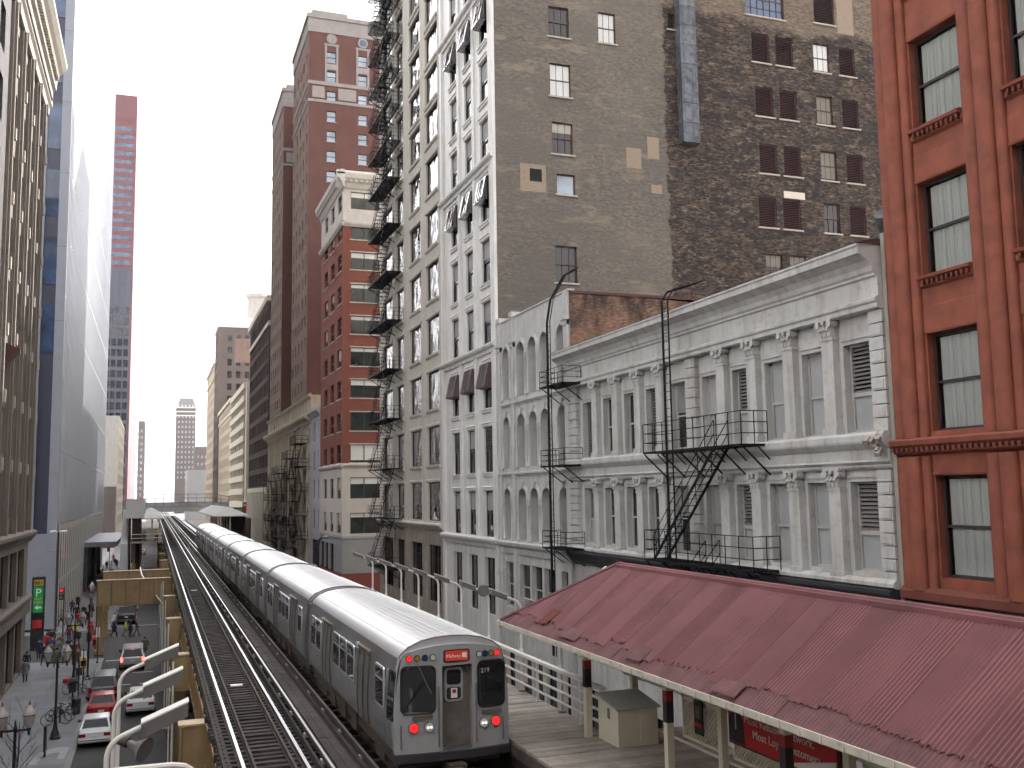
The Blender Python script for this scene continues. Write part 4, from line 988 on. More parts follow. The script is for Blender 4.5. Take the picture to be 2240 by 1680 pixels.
def red_tower():
    T = Thing('red_skyscraper', 'very tall slab skyscraper painted red above a blue grey lower half', 'building', (XL - 12, 450, 0))
    x0, x1, y0, y1, H = XL - 34, XL - .5, 430, 490, 184
    mb = shell(MB(), x0, x1, y0, y1, 109, H); T.part('upper_wall', mb, M['red_steel'])
    mb = shell(MB(), x0, x1 - .6, y0 + .1, y1, 0, 109); T.part('lower_wall', mb, M['steel_blue'])
    T.part('corner_column', MB().box(x1 - .6, x1 + .05, y0 + .2, y1, 0, 109), M['red_steel'])
    for k in range(17):
        z = 109.5 + 3.62 * k
        for j in range(10):
            a = x1 - 1.0 - 3.1 * (j + 1); T.part('window', MB().box(a + .15, a + 2.95, y0 - .08, y0 + .1, z + .8, z + 2.6), M['glass_blue'])
        for j in range(14): T.part('window', MB().box(x1 - .05, x1 + .06, y0 + 2 + 4.1 * j, y0 + 5.4 + 4.1 * j, z + .8, z + 2.6), M['glass_pale'])
    for j in range(12):
        a = x1 - .9 - 2.35 * (j + 1); T.part('fin', MB().box(a, a + .3, y0 - .35, y0 + .1, 0, 108.5), M['steel_blue'])
        for k in range(24):
            if 92 < 6 + 4.4 * k < 110: continue
            T.part('window', MB().box(a + .45, a + 2.15, y0 - .05, y0 + .12, 6 + 4.4 * k, 8.9 + 4.4 * k), M['glass_dark'])
mat('steel_blue', (.085,.092,.135), .55, var=.06)
red_tower()
grid_block('pale_far_store', 'pale far building directly behind the red skyscraper', XL - 20, XL + .4, 560, 620, 60, 'plaster_white', [565 + 8 * k for k in range(7)], [8 + 5 * k for k in range(10)], 2, 2.6, 'glass_soft', side='L')
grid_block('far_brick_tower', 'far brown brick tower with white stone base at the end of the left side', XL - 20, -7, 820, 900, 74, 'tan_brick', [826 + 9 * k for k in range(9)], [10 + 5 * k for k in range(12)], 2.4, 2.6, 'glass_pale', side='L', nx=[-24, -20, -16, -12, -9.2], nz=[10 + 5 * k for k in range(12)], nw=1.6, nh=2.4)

# ================================================================== ELEVATED RAILWAY
ZR = 6.95                       # top of rail
XT1, XT2 = 3.02, 6.55           # track centres
mat('tie_wood', (.068,.059,.054), .9, objvar=.5, var=.45, scale=3, bump=.4, bscale=25, grime=.4, dirt=(.03,.026,.025))
mat('deck_wood', (.10,.085,.077), .85, objvar=.35, var=.35, scale=1.6, bump=.35, bscale=20, grime=.3, dirt=(.05,.042,.038))
mat('platform_wood', (.40,.355,.31), .85, objvar=.4, var=.28, scale=1.1, bump=.3, bscale=18, grime=.35, dirt=(.12,.09,.07))
mat('rail_polish', (.86,.88,.92), .36, metal=1, var=.03); mat('rail_rust', (.075,.058,.05), .75, var=.3)
mat('girder_ochre', (.33,.235,.115), .6, var=.16, scale=1.5, streak=.55, dirt=(.20,.12,.06), grime=.4)
mat('girder_flange', (.52,.40,.25), .6, var=.2, scale=3, grime=.6, dirt=(.18,.08,.05))
mat('cream_paint', (.66,.63,.50), .5, var=.08, scale=1.5, streak=.2, dirt=(.4,.35,.26), grime=.25)
mat('gutter_paint', (.58,.55,.47), .6, var=.12, scale=3, grime=.6, dirt=(.24,.20,.16))
mat('white_pipe', (.72,.71,.66), .4, var=.06, grime=.12, dirt=(.45,.4,.33))
mat('girder_dark', (.19,.125,.06), .7, var=.2)
mat('lamp_grey', (.15,.143,.136), .5, var=.12); mat('lamp_top', (.74,.73,.69), .5, var=.06)
mat('roof_red', (.175,.064,.070), .62, objvar=.03, var=.2, scale=.9, streak=.0, grime=.35, dirt=(.19,.06,.065)); mat('roof_red_old', (.15,.062,.066), .7, objvar=.22, var=.3, scale=2.5, grime=.7, dirt=(.13,.06,.06)); mat('rust_patch', (.13,.032,.022), .8, var=.3, scale=6)
mat('tape_black', (.02,.02,.022), .5, var=.2); mat('tape_red', (.30,.03,.025), .5, var=.2)
mat('advert_red', (.42,.008,.012), .45, var=.04)
mat('advert_white', (.62,.60,.58), .5, var=.05); mat('suit_dark', (.015,.016,.022), .6, var=.3); mat('skin_print', (.22,.11,.07), .6, var=.1)
mat('stainless', (.43,.44,.455), .34, metal=.9, var=.10, scale=.9, streak=.25, dirt=(.22,.21,.2)); mat('stainless_roof', (.86,.87,.89), .36, metal=.9, var=.05, scale=.7)
mat('car_paint', (.33,.34,.345), .45, var=.05, streak=.45, dirt=(.28,.25,.21), grime=.2); mat('door_grime', (.13,.115,.10), .55, var=.25, scale=2.5, grime=.4, dirt=(.07,.06,.055))
mat('brass_trim', (.15,.13,.09), .4, metal=.4, var=.2); mat('rubber', (.02,.02,.021), .7, var=.2); mat('bogie_dirt', (.065,.048,.038), .85, var=.4, scale=3)
mat('lens_amber', (.30,.20,.05), .2, var=.1); mat('lens_blue', (.012,.05,.13), .2, var=.1); mat('lens_white', (.55,.56,.54), .15, var=.1)
emis('lens_red_lit', (1, .012, .012), 1.1); emis('sign_orange_lit', (.55, .05, .025), .25); emis('headlamp_glint', (.85, .88, .9), .7)

def gauge_track(name, xc, yties, ystuff, y0, y1, third=None, guard=True):
    root = obj(name, None, None, (xc, y0, ZR), kind='structure')
    def prt(n, mb, m, **k): return obj(n, mb.mesh(n, m), root, (-xc, -y0, -ZR), **k)
    tm = MB().box(-1.28, 1.55, -.11, .11, -.40, -.19).mesh('tie', M['tie_wood'])
    for y in yties: obj('tie', tm, root, (random.uniform(-.05, .05), y - y0 + random.uniform(-.03, .03), random.uniform(-.012, .0)))
    if ystuff:
        s = MB()
        for y in ystuff: s.box(xc - 1.28, xc + 1.55, y - .11, y + .11, ZR - .40, ZR - .19)
        prt('far_ties', s, M['tie_wood'], kind='stuff')
    for sx in (-1, 1):
        x = xc + sx * .7525
        r = MB().box(x - .07, x + .07, y0, y1, ZR - .19, ZR - .165); r.box(x - .012, x + .012, y0, y1, ZR - .165, ZR - .045); r.box(x - .037, x + .037, y0, y1, ZR - .045, ZR - .004)
        o = prt('rail', r, M['rail_rust']); obj('railhead', MB().box(x - .042, x + .042, y0, y1, ZR - .0038, ZR).mesh('railhead', M['rail_polish']), o)
        if guard:
            xg = xc + sx * .47; g = MB().box(xg - .05, xg + .05, y0, y1, ZR - .19, ZR - .16); g.box(xg - .03, xg + .03, y0, y1, ZR - .16, ZR - .02); prt('guard_rail', g, M['rail_rust'])
    if guard:
        xg = xc - 1.12
        g = MB().box(xg - .1, xg + .1, y0, y1, ZR - .189, ZR - .04); prt('guard_timber', g, M['tie_wood'])
        b = MB(); y = max(y0, 18)
        while y < 70: b.lathe([(.022, 0), (.022, .03), (.01, .035)], (xg, y, ZR - .04), 6); y += .45
        prt('timber_bolts', b, M['rail_rust'], kind='stuff')
    if third:
        x = xc + third; r = MB().box(x - .05, x + .05, y0, y1, ZR - .08, ZR + .05)
        o = prt('third_rail', r, M['rail_rust']); obj('railhead', MB().box(x - .03, x + .03, y0, y1, ZR + .0505, ZR + .056).mesh('railhead', M['rail_polish']), o)
        c = MB()
        for k in range(50): c.box(x - .09, x + .09, y0 + 1 + k * 3, y0 + 1.2 + k * 3, ZR - .19, ZR - .08)
        prt('insulators', c, M['sash_white'], kind='stuff')
        prt('cover_board', MB().box(x - .26, x - .2, y0, y1, ZR - .189, ZR + .02), M['tie_wood'])
    return root
t1 = gauge_track('near_track', XT1, [18.3 + .45 * k for k in range(290)], [148.8 + .9 * k for k in range(280)], 10, 420, third=1.27)
gauge_track('train_track', XT2, [130.2 + .6 * k for k in range(120)], [16 + .9 * k for k in range(127)] + [202 + .9 * k for k in range(220)], 10, 420, third=-1.27, guard=False)
for y in (37.8, 77): obj('marker_plate', MB().box(-.21, .21, -.16, .16, 0, .03).mesh('marker_plate', M['sign_white']), t1, (0, y - 10, -.185))
# dark service deck between the tracks
dk = obj('plank_deck', None, None, (5, 14, ZR), kind='structure')
pm = MB().box(-.115, .115, -1.78, 1.78, -.2, -.14).mesh('plank', M['deck_wood'])
for i in range(36):
    for j in range(4): obj('plank', pm, dk, (-.36 + .24 * j, 2 + i * 3.6 + (j % 2) * .0, random.uniform(-.012, .0)))

ob = obj('plank_deck', None, None, (7.6, 14, 6.6), kind='structure')  # dark boards added beside the platform to stand for shade below
bm2 = MB().box(-.14, .14, -1.78, 1.78, -.05, 0).mesh('plank', M['tie_wood'])
for i in range(12):
    for j in range(2): obj('plank', bm2, ob, (-.1 + .29 * j, i * 3.6, 0))
# steel viaduct: longitudinal girders and cross girders carried on posts
def rivets(mb, pts, ax='x', r=.022):
    for p in pts:
        if ax == 'x': mb.box(p[0] - .018, p[0], p[1] - r, p[1] + r, p[2] - r, p[2] + r)
        else: mb.box(p[0] - r, p[0] + r, p[1] - .018, p[1], p[2] - r, p[2] + r)
def viaduct():
    T = Thing('railway_viaduct', 'ochre steel viaduct of riveted girders carrying both elevated tracks', 'viaduct', (4.8, 60, 0))
    for x in (1.92, 4.5, 5.3, 8.1):
        g = MB().box(x - .02, x + .02, 10, 420, 5.2, 6.5); g.box(x - .2, x + .2, 10, 420, 6.5, 6.54); g.box(x - .2, x + .2, 10, 420, 5.16, 5.2); T.part('stringer_girder', g, M['girder_ochre'])
    st = MB(); rv = MB()
    for k in range(90):
        y = 18 + k * 1.6; st.box(1.73, 1.9, y - .05, y + .05, 5.2, 6.5)
        if y < 60: rivets(rv, [(1.73, y - .03, 5.3 + .13 * q) for q in range(9)])
    T.part('web_stiffeners', st, M['girder_ochre'], kind='stuff'); T.part('rivets', rv, M['girder_ochre'], kind='stuff')
    ys = [19.2, 33.7, 48.4, 62.8, 77.1, 94.5, 106.0, 121, 136, 151, 166, 181, 196, 211]
    for y in ys:
        wide = y in (94.5, 106.0); xl = -4.4 if wide else .98; z1 = 6.47 if y != 106.0 else 6.45
        zb = 4.3 if wide else 4.9
        g = MB().box(xl, 8.9, y - .02, y + .02, zb, z1 - .04)
        for yy in (-.3, .3): g.box(xl + .04, 8.9, y + yy - .012, y + yy + .012, zb, z1 - .04)
        o = T.part('cross_girder', g, M['girder_ochre'])
        obj('top_flange', MB().box(xl - .06, 1.9, y - .36, y + .36, z1 - .04, z1 + .02).mesh('top_flange', M['girder_flange']), o)
        obj('bottom_flange', MB().box(xl - .06, 8.9, y - .36, y + .36, zb - .05, zb).mesh('bottom_flange', M['girder_ochre']), o)
        s = MB(); x = xl + .06
        while x < 1.4:
            s.box(x - .03, x + .03, y - .42, y - .313, zb, z1 - .05); x += 1.15
        rivets(s, [(xl + .12 + .1 * q, y - .314, z) for q in range(int((1.4 - xl) / .1)) for z in (zb + .08, z1 - .12)], 'y'); obj('stiffeners', s.mesh('stiffeners', M['girder_dark']), o, kind='stuff')
        # hanging end plate with rivet rows, seen from the street side
        e = MB().box(xl, xl + .03, y - .34, y + .34, zb, z1 - .041)
        rivets(e, [(xl, y + q, zb + .1 + .11 * j) for q in (-.22, 0, .22) for j in range(int((z1 - zb - .2) / .11))]); obj('end_plate', e.mesh('end_plate', M['girder_ochre']), o)
        for xc in ((-4.1, 8.5) if wide else (1.35, 8.5)):
            c = MB()
            for dx in (-.2, .2): c.box(xc + dx - .03, xc + dx + .03, y - .22, y + .22, .1, zb - .05)
            c.box(xc - .17, xc + .17, y - .02, y + .02, .1, zb - .05); c.box(xc - .35, xc + .35, y - .35, y + .35, .1, .5)
            if wide and xc < 0: c.box(xc - .24, xc + .24, y - .28, y + .28, .5, 1.6)
            T.part('column', c, M['girder_ochre'])
    # white conduits clipped along the posts
    for y in (48.4, 62.8, 77.1, 94.5, 110):
        w = MB().tube([(1.05, y - .45, .2), (1.05, y - .45, 6.2)], .05, 6); w.tube([(.9, y - .45, .2), (.9, y - .45, 6.0)], .03, 6); T.part('conduit', w, M['white_pipe'])
    T.part('cable', MB().tube([(-1.0, 104.5, 6.8), (-.8, 100, 6.4), (-.1, 95.3, 5.7), (.7, 93.8, 4.7), (1.0, 93.7, 4.3)], .07, 6), M['white_pipe'])
viaduct()

# ---- near platform on the right
ZP = 7.85
def platform():
    root = obj('near_platform', None, None, (10, 20, ZP), kind='structure')
    m1 = MB().box(-1.13, 1.13, -.088, .088, -.06, 0).mesh('plank', M['platform_wood']); m2 = MB().box(-2.15, 2.15, -.088, .088, -.06, 0).mesh('plank', M['platform_wood'])
    for k in range(220):
        y = 17 + .181 * k; wide = y < 21.8
        obj('plank', m2 if wide else m1, root, (((8.0 + 12.3)/2 if wide else 9.14) - 10 + random.uniform(-.01, .01), y - 20, random.uniform(-.008, .004)))
    s = MB()
    for k in range(60): y = 16.8 - .181 * k; s.box(8.0, 12.3, y - .088, y + .088, ZP - .06, ZP)
    obj('planks_underfoot', s.mesh('planks_underfoot', M['platform_wood']), root, (-10, -20, -ZP), kind='stuff')
    e = MB().box(7.96, 8.03, 4, 56.5, ZP - .32, ZP - .065); e.box(8.1, 10.2, 21, 56.5, ZP - .3, ZP - .066); e.box(8.1, 12.3, 4, 21.8, ZP - .3, ZP - .066)
    obj('edge_beam', e.mesh('edge_beam', M['deck_wood']), root, (-10, -20, -ZP))
    obj('shade_skirt', MB().box(8.06, 8.1, 4, 56.5, 6.55, ZP - .33).mesh('shade_skirt', M['tie_wood']), root, (-10, -20, -ZP)); obj('shade_floor', MB().box(8.1, 12.3, 4, 56.5, 6.55, 6.6).mesh('shade_floor', M['tie_wood']), root, (-10, -20, -ZP))  # dark boards added to stand for the shade under the platform
    p = MB()
    for y in (8, 15, 22, 29, 36, 43, 50, 56): p.box(8.6, 10.0, y - .1, y + .1, 6.3, ZP - .3)
    obj('support_frame', p.mesh('support_frame', M['girder_ochre']), root, (-10, -20, -ZP))
platform()
def platform_railing():
    T = Thing('platform_railing', 'white pipe railing with slatted uprights along the wooden platform', 'railing', (10.15, 38, ZP))
    for h in (.28, .55, .82): T.part('rail', MB().tube([(10.12, 21.7, ZP + h), (10.12, 56.3, ZP + h)], .035, 6), M['white_pipe'])
    T.part('top_rail', MB().box(10.05, 10.19, 21.6, 56.3, ZP + 1.05, ZP + 1.13), M['white_pipe'])
    pm = MB().box(-.03, .03, -.03, .03, 0, 1.05); pm.box(-.06, .06, -.06, .06, 0, .03); pm = pm.mesh('post', M['white_pipe'])
    for k in range(12): T.inst('post', pm, (10.12, 22.9 + k * 2.95, ZP))
    bm = MB().box(-.01, .01, -.13, .13, 0, .72).mesh('slat_panel', M['cream_paint'])
    for k in range(23): T.inst('slat_panel', bm, (10.22, 22.6 + k * 1.48, ZP + .3))
platform_railing()

def platform_light(x, y, z0, z1, sgn, label, group, rise=.42):
    T = Thing('platform_light', label, 'lamp', (x, y, z0), group)
    ptsv = [(x, y, z0), (x, y, z1 - .3)]
    for k in range(1, 8):
        a = R(68) * k / 7; ptsv.append((x + sgn * .34 * (1 - math.cos(a)), y, z1 - .3 + .34 * math.sin(a)))
    ex, _, ez = ptsv[-1]; d = Vector((math.cos(R(22)), math.sin(R(22)))); L = .28
    hx, hz = ex + sgn * d.x * L, ez + d.y * L; ptsv.append((hx, y, hz))
    T.part('base_flange', MB().lathe([(.11, 0), (.11, .03), (.06, .05)], (x, y, z0), 10), M['lamp_grey']); T.part('pole', MB().tube(ptsv, .04, 10), M['white_pipe'], True)
    T.part('collar', MB().lathe([(.06, 0), (.06, .1), (.05, .12)], (x, y, z0 + 1.1), 10), M['lamp_top'], True)
    # inclined box head
    HL = .7 if sgn > 0 else .5; HH = .14 if sgn > 0 else .09; lx, lz = hx + sgn * d.x * HL, hz + d.y * HL; n = Vector((-sgn * d.y, 0, d.x))
    hd = MB()
    poly = [(hx, hz - HH), (lx, lz - HH), (lx, lz + .06), (hx, hz + .06)]
    hd.prism(poly, lambda a, c, yy: (a, yy, c), y - .15, y + .15); o = T.part('lamp_head', hd, M['lamp_grey'])
    tp = MB().prism([(hx - sgn * .01, hz + .0603), (lx + sgn * .01, lz + .0603), (lx + sgn * .01, lz + .085), (hx - sgn * .01, hz + .085)], lambda a, c, yy: (a, yy, c), y - .155, y + .155)
    obj('lamp_cover', tp.mesh('lamp_cover', M['lamp_top']), o)
    return T
pos_words = ['nearest', 'second', 'third', 'fourth', 'fifth', 'sixth', 'seventh', 'eighth', 'ninth']
for k in range(9):
    platform_light(10.2, 24.35 + 2.95 * k, ZP, 10.45, -1, 'white gooseneck lamp on the train platform railing, ' + pos_words[k] + ' from the red roof', 'gooseneck lamps along the right platform')
for y, w in ((22, 'farthest'), (19, 'middle'), (16, 'nearest')):
    platform_light(-.55, y, 6.6, 10.1, 1, 'white gooseneck lamp above the street at lower left, ' + w + ' of three', 'three gooseneck lamps above the street')
def horn(c, d, label):
    T = Thing('loudspeaker', label, 'loudspeaker', c)
    c = Vector(c); d = Vector(d).normalized()
    T.part('horn', MB().tube([c - d * .22, c - d * .1, c, c + d * .1], [.05, .06, .12, .19], 12), M['lamp_grey'], True)
    T.part('driver', MB().tube([c - d * .4, c - d * .22], .08, 10), M['bogie_dirt'], True); return T
horn((10.0, 30.1, 10.5), (-.6, -1, -.1), 'grey horn loudspeaker by a gooseneck lamp behind the train')
horn((-.1, 16.3, 9.85), (.8, -.6, -.3), 'grey and brown horn loudspeaker under the nearest left gooseneck lamp')
def end_barrier():
    T = Thing('platform_barrier', 'white rounded pipe barrier end at the bottom edge left of the tracks', 'barrier', (.3, 15.4, 8))
    T.part('pipe', MB().tube([(-.9, 15.4, 9.78), (.35, 15.4, 9.77), (.52, 15.4, 9.74), (.64, 15.4, 9.66), (.7, 15.4, 9.52), (.7, 15.4, 8)], .045, 8), M['white_pipe'], True)
    T.part('plate', MB().box(-.9, .62, 15.38, 15.42, 9.1, 9.68), M['sign_white']); T.part('warning_strip', MB().box(-.9, .6, 15.37, 15.379, 9.5, 9.62), M['sign_red'])
end_barrier()

# ---- canopy with corrugated roof
def canopy():
    XE, XRG, XE2 = 8.35, 10.36, 12.37; ZE, ZG = 10.35, 11.85; YE, YH, YN = 23.8, 21.0, -3
    T = Thing('platform_canopy', 'long platform canopy with dull red corrugated iron roof and cream gutter', 'canopy', (10.36, 12, ZP))
    L = math.hypot(XRG - XE, ZG - ZE); sx, sz = (XRG - XE) / L, (ZG - ZE) / L
    nx, nz = -sz, sx
    def sheet(y0, y1, s0, s1, lift, amp, pitch, side=1, jag=None, trim=None):
        """s = distance down from the ridge along the slope"""
        mb = MB(); n = max(2, int((y1 - y0) / pitch * 4)); rows = []
        for k in range(n + 1):
            y = y0 + (y1 - y0) * k / n; h = lift + amp * math.cos(2 * math.pi * (y / pitch))
            e = s1 if jag is None else s1 + jag[k % len(jag)]
            b = s0 if trim is None else max(s0, trim(y))
            if b > e - .02: rows.append(None); continue
            pt = []
            for s in (b, e):
                px = XRG - side * (s * sx) + side * nx * h; pz = ZG - s * sz + nz * h; pt.append((px, y, pz))
            rows.append(pt)
        for a, b in zip(rows, rows[1:]):
            if a and b: mb.quad(a[0], b[0], b[1], a[1])
        return mb
    hip = lambda y: (y - YH) / (YE - YH) * L
    random.seed(5); y = YN; w = .66; i = 0
    while y < YE - .05:
        y1 = min(y + w, YE); tr = (lambda yy: max(0, hip(yy))) if y1 > YH else None
        cut = L - random.choice([.22, .26, .3, .34, .4]); nj = 7
        jag = [random.uniform(-.05, .05) for _ in range(nj)]
        if i % 7 == 3: jag = [j - .06 * random.random() for j in jag]
        mb = sheet(y, y1 + .03, 0, cut,   .03 + .006 * (i % 2), .02, .0762, 1, jag, tr)
        if mb.f: T.part('roof_sheet', mb, M['roof_red'])
        mb = sheet(y, y1 + .03, cut - .2, L + .04 + random.uniform(-.02, .015), .008 + random.choice([0, .004, .012]), .012, .0762, 1, None, tr)
        if mb.f: T.part('eave_sheet', mb, M['roof_red_old'])
        mb = sheet(y, y1, 0, L + .03, .03, .016, .0762, -1, None, tr)
        if mb.f: T.part('roof_sheet', mb, M['roof_red'])
        y = y1; i += 1
    # loose and patched pieces near the eave
    for (ya, yb, sa, sb, m) in ((21.25, 21.75, L - .78, L - .3, 'rust_patch'), (19.3, 20.2, L - .42, L - .1, 'roof_red_old'), (16.4, 17.0, L - .5, L - .12, 'roof_red_old'), (13.2, 13.9, L - .36, L - .05, 'roof_red_old')):
        T.part('patch_sheet', sheet(ya, yb, sa, sb, .062, .01, .0762, 1, [0, .03, -.04, .02]), M[m])
    # hip end
    hp = MB(); n = 60
    for k in range(n):
        xa = XE + (XE2 - XE) * k / n; xb = XE + (XE2 - XE) * (k + 1) / n
        def zt(x, h):
            t = 1 - abs(x - XRG) / (XRG - XE); return (x, YE - (YE - YH) * t, ZE + (ZG - ZE) * t + h)
        h1, h2 = .02 + .014 * (k % 2), .02 + .014 * ((k + 1) % 2)
        hp.quad((xa, YE, ZE + h1), (xb, YE, ZE + h2), zt(xb, h2), zt(xa, h1))
    T.part('hip_end', hp, M['roof_red'])
    rc = MB(); rc.tube([(XRG, YN, ZG + .03), (XRG, YH, ZG + .03)], .05, 8); rc.box(XRG - .13, XRG + .13, YN, YH, ZG - .05, ZG + .03); T.part('ridge_cap', rc, M['roof_red'], True)
    for x in (XE, XE2): T.part('hip_cap', MB().tube([(XRG, YH, ZG + .06), (x, YE, ZE + .05)], .05, 6), M['roof_red_old'])
    g = MB().prism([(0, 0), (-.12, .01), (-.13, .12), (-.1, .12), (-.09, .05), (0, .04)], lambda p, z, y: (XE + p, y, ZE - .07 + z), YN, YE + .05); T.part('gutter', g, M['gutter_paint'])
    g = MB().box(XE - .05, XE2 + .05, YE, YE + .1, ZE - .14, ZE + .02); T.part('end_fascia', g, M['gutter_paint'])
    T.part('far_fascia', MB().box(XE2, XE2 + .08, YN, YE, ZE - .16, ZE + .0), M['gutter_paint'])
    b = MB()
    for k in range(60):
        y = YN + .45 * k
        if y < YE - .2: b.box(XE - .14, XE - .128, y, y + .03, ZE - .065, ZE + .055)
    T.part('gutter_straps', b, M['gutter_paint'], kind='stuff')
    # rafters and posts
    for y in [21.7 - 3.9 * k for k in range(6)]:
        r = MB().beam((XE + .05, y, ZE - .08), (XRG, y, ZG - .12), .09, .14); r.beam((XE2 - .05, y, ZE - .08), (XRG, y, ZG - .12), .09, .14); r.box(9.7, 11.03, y - .05, y + .05, 10.75, 10.9)
        T.part('rafter', r, M['cream_paint'])
        for x in (9.75, 10.98):
            p = MB().box(x - .075, x + .075, y - .075, y + .075, ZP, 11.2); o = T.part('post', p, M['cream_paint'])
            br = MB(); sg = -1 if x < 10.4 else 1
            br.tube([(x, y, 9.75), (x + sg * .35, y, 9.98), (x + sg * .8, y, 10.15), (x + sg * 1.25, y, 10.22)], [.07, .09, .08, .05], 8); obj('bracket', br.mesh('bracket', M['cream_paint'], True), o)
            if x < 10.4:
                t = MB().box(x - .079, x + .079, y - .079, y + .079, 9.0, 9.42); obj('tape_band', t.mesh('tape_band', M['tape_black']), o)
                t = MB().box(x - .081, x + .081, y - .081, y + .081, 9.42, 9.62); obj('tape_band', t.mesh('tape_band', M['tape_red']), o)
    T.part('eave_beam', MB().box(8.55, 8.65, YN, YE - .3, 10.15, 10.3), M['cream_paint']); T.part('ceiling_boards', MB().quad((XE + .1, YN, ZE - .03), (XE + .1, YE, ZE - .03), (XRG, YH, ZG - .06), (XRG, YN, ZG - .06)), M['cream_paint'])
canopy()
def cabinet():
    T = Thing('equipment_cabinet', 'cream sheet metal equipment box with sloping lid on the wooden platform', 'cabinet', (10.4, 21, ZP))
    b = MB().prism([(20.5, 0), (21.55, 0), (21.55, .98), (20.5, .82)], lambda y, z, x: (x, y, ZP + z), 9.95, 10.95); T.part('body', b, M['cream_paint'])
    l = MB().prism([(20.44, .815), (21.6, .992), (21.6, 1.03), (20.44, .853)], lambda y, z, x: (x, y, ZP + z), 9.89, 11.01); T.part('lid', l, M['grey_green'])
    d = MB().box(10.5, 10.8, 20.47, 20.5, ZP + .14, ZP + .7); T.part('door', d, M['cream_paint'])
    T.part('hasp', MB().box(9.93, 9.95, 20.93, 21.02, ZP + .55, ZP + .78), M['lamp_grey'])
mat('grey_green', (.42,.44,.39), .5, var=.1); cabinet()
def windbreak():
    T = Thing('windbreak_fence', 'cream lattice windbreak fence under the canopy behind the posts', 'fence', (11.1, 17, ZP))
    for y0, y1 in ((18.05, 19.6), (14.2, 17.6), (10.2, 13.7), (6.2, 9.7), (2.4, 5.8)):
        f = MB()
        for z in (8.2, 9.02): f.box(11.08, 11.14, y0, y1, z, z + .06)
        for y in (y0, y1 - .05): f.box(11.08, 11.14, y, y + .05, 8.2, 9.08)
        for z in (10.0,): f.box(11.08, 11.14, y0, y1, z, z + .06)
        o = T.part('frame', f, M['cream_paint'])
        l = MB(); n = int((y1 - y0) / .11)
        for k in range(n + 8):
            for s in (1, -1):
                ya = y0 + (k - 7) * .11 if s > 0 else y0 + k * .11; yb = ya + s * .76; za, zb = 8.26, 9.02
                if s > 0:
                    if ya < y0: za += (y0 - ya); ya = y0
                    if yb > y1: zb -= (yb - y1); yb = y1
                else:
                    if ya > y1: za += (ya - y1); ya = y1
                    if yb < y0: zb -= (y0 - yb); yb = y0
                if zb - za > .03: l.beam((11.11 + .01 * s, ya, za), (11.11 + .01 * s, yb, zb), .035, .012)
        obj('lattice', l.mesh('lattice', M['cream_paint']), o, kind='stuff')
    r = MB().tube([(11.11, 2, 7.98 + .1), (11.11, 21.5, 7.98 + .1)], .03, 6); T.part('foot_rail', r, M['white_pipe'])
    T.part('top_rail', MB().tube([(11.11, 2, 9.1), (11.11, 22.5, 9.1)], .035, 6), M['white_pipe'])
windbreak()
def advert():
    T = Thing('advertising_banner', 'red advertising banner reading Most Reliable Network Most Loyal Customers under the canopy', 'banner', (11.0, 16, 8.6))
    T.part('panel', MB().box(11.0, 11.05, 14.25, 17.6, 8.58, 9.62), M['advert_red']); T.part('frame', MB().box(11.03, 11.07, 14.2, 17.65, 8.53, 9.67), M['tape_black'])
    T.part('corner_stripe', MB().prism([(14.26, 8.6), (15.7, 8.6), (14.26, 8.95)], lambda y, z, x: (x, y, z), 10.99, 11.0), M['advert_white'])
    # dark-suited figure printed at the left end
    f = MB().prism([(17.58, 8.6), (17.58, 9.05), (17.48, 9.14), (17.36, 9.2), (17.3, 9.2), (17.18, 9.16), (17.08, 9.06), (17.02, 8.6)], lambda y, z, x: (x, y, z), 10.992, 11.0)
    T.part('printed_figure', f, M['suit_dark']); T.part('printed_head', MB().disc((10.995, 17.33, 9.32), .1, 'x', 12, .008, sx=.8), M['skin_print']); T.part('printed_tie', MB().box(10.988, 10.992, 17.31, 17.34, 8.85, 9.15), M['advert_white'])
    for s, y, z in (('Most Reliable Network.', 17.02, 9.04), ('Most Loyal Customers.', 16.75, 8.80)):
        o = T.inst('lettering', text_mesh(s, .225, M['advert_white']), (10.99, y, z), kind='stuff'); o.rotation_euler = (math.pi/2, 0, -math.pi/2); o.scale = (1.0, 1, 1)
advert()
def notice():
    T = Thing('notice_panel', 'small black notice panel hanging on the lattice fence', 'sign', (11.0, 18.8, 8.4))
    T.part('panel', MB().box(11.0, 11.03, 18.62, 18.95, 8.42, 9.12), M['tape_black']); T.part('band', MB().box(10.99, 11.0, 18.64, 18.93, 8.58, 8.66), M['sign_red']); T.part('print', MB().box(10.99, 11.0, 18.7, 18.87, 8.75, 9.0), M['lamp_grey'])
notice()

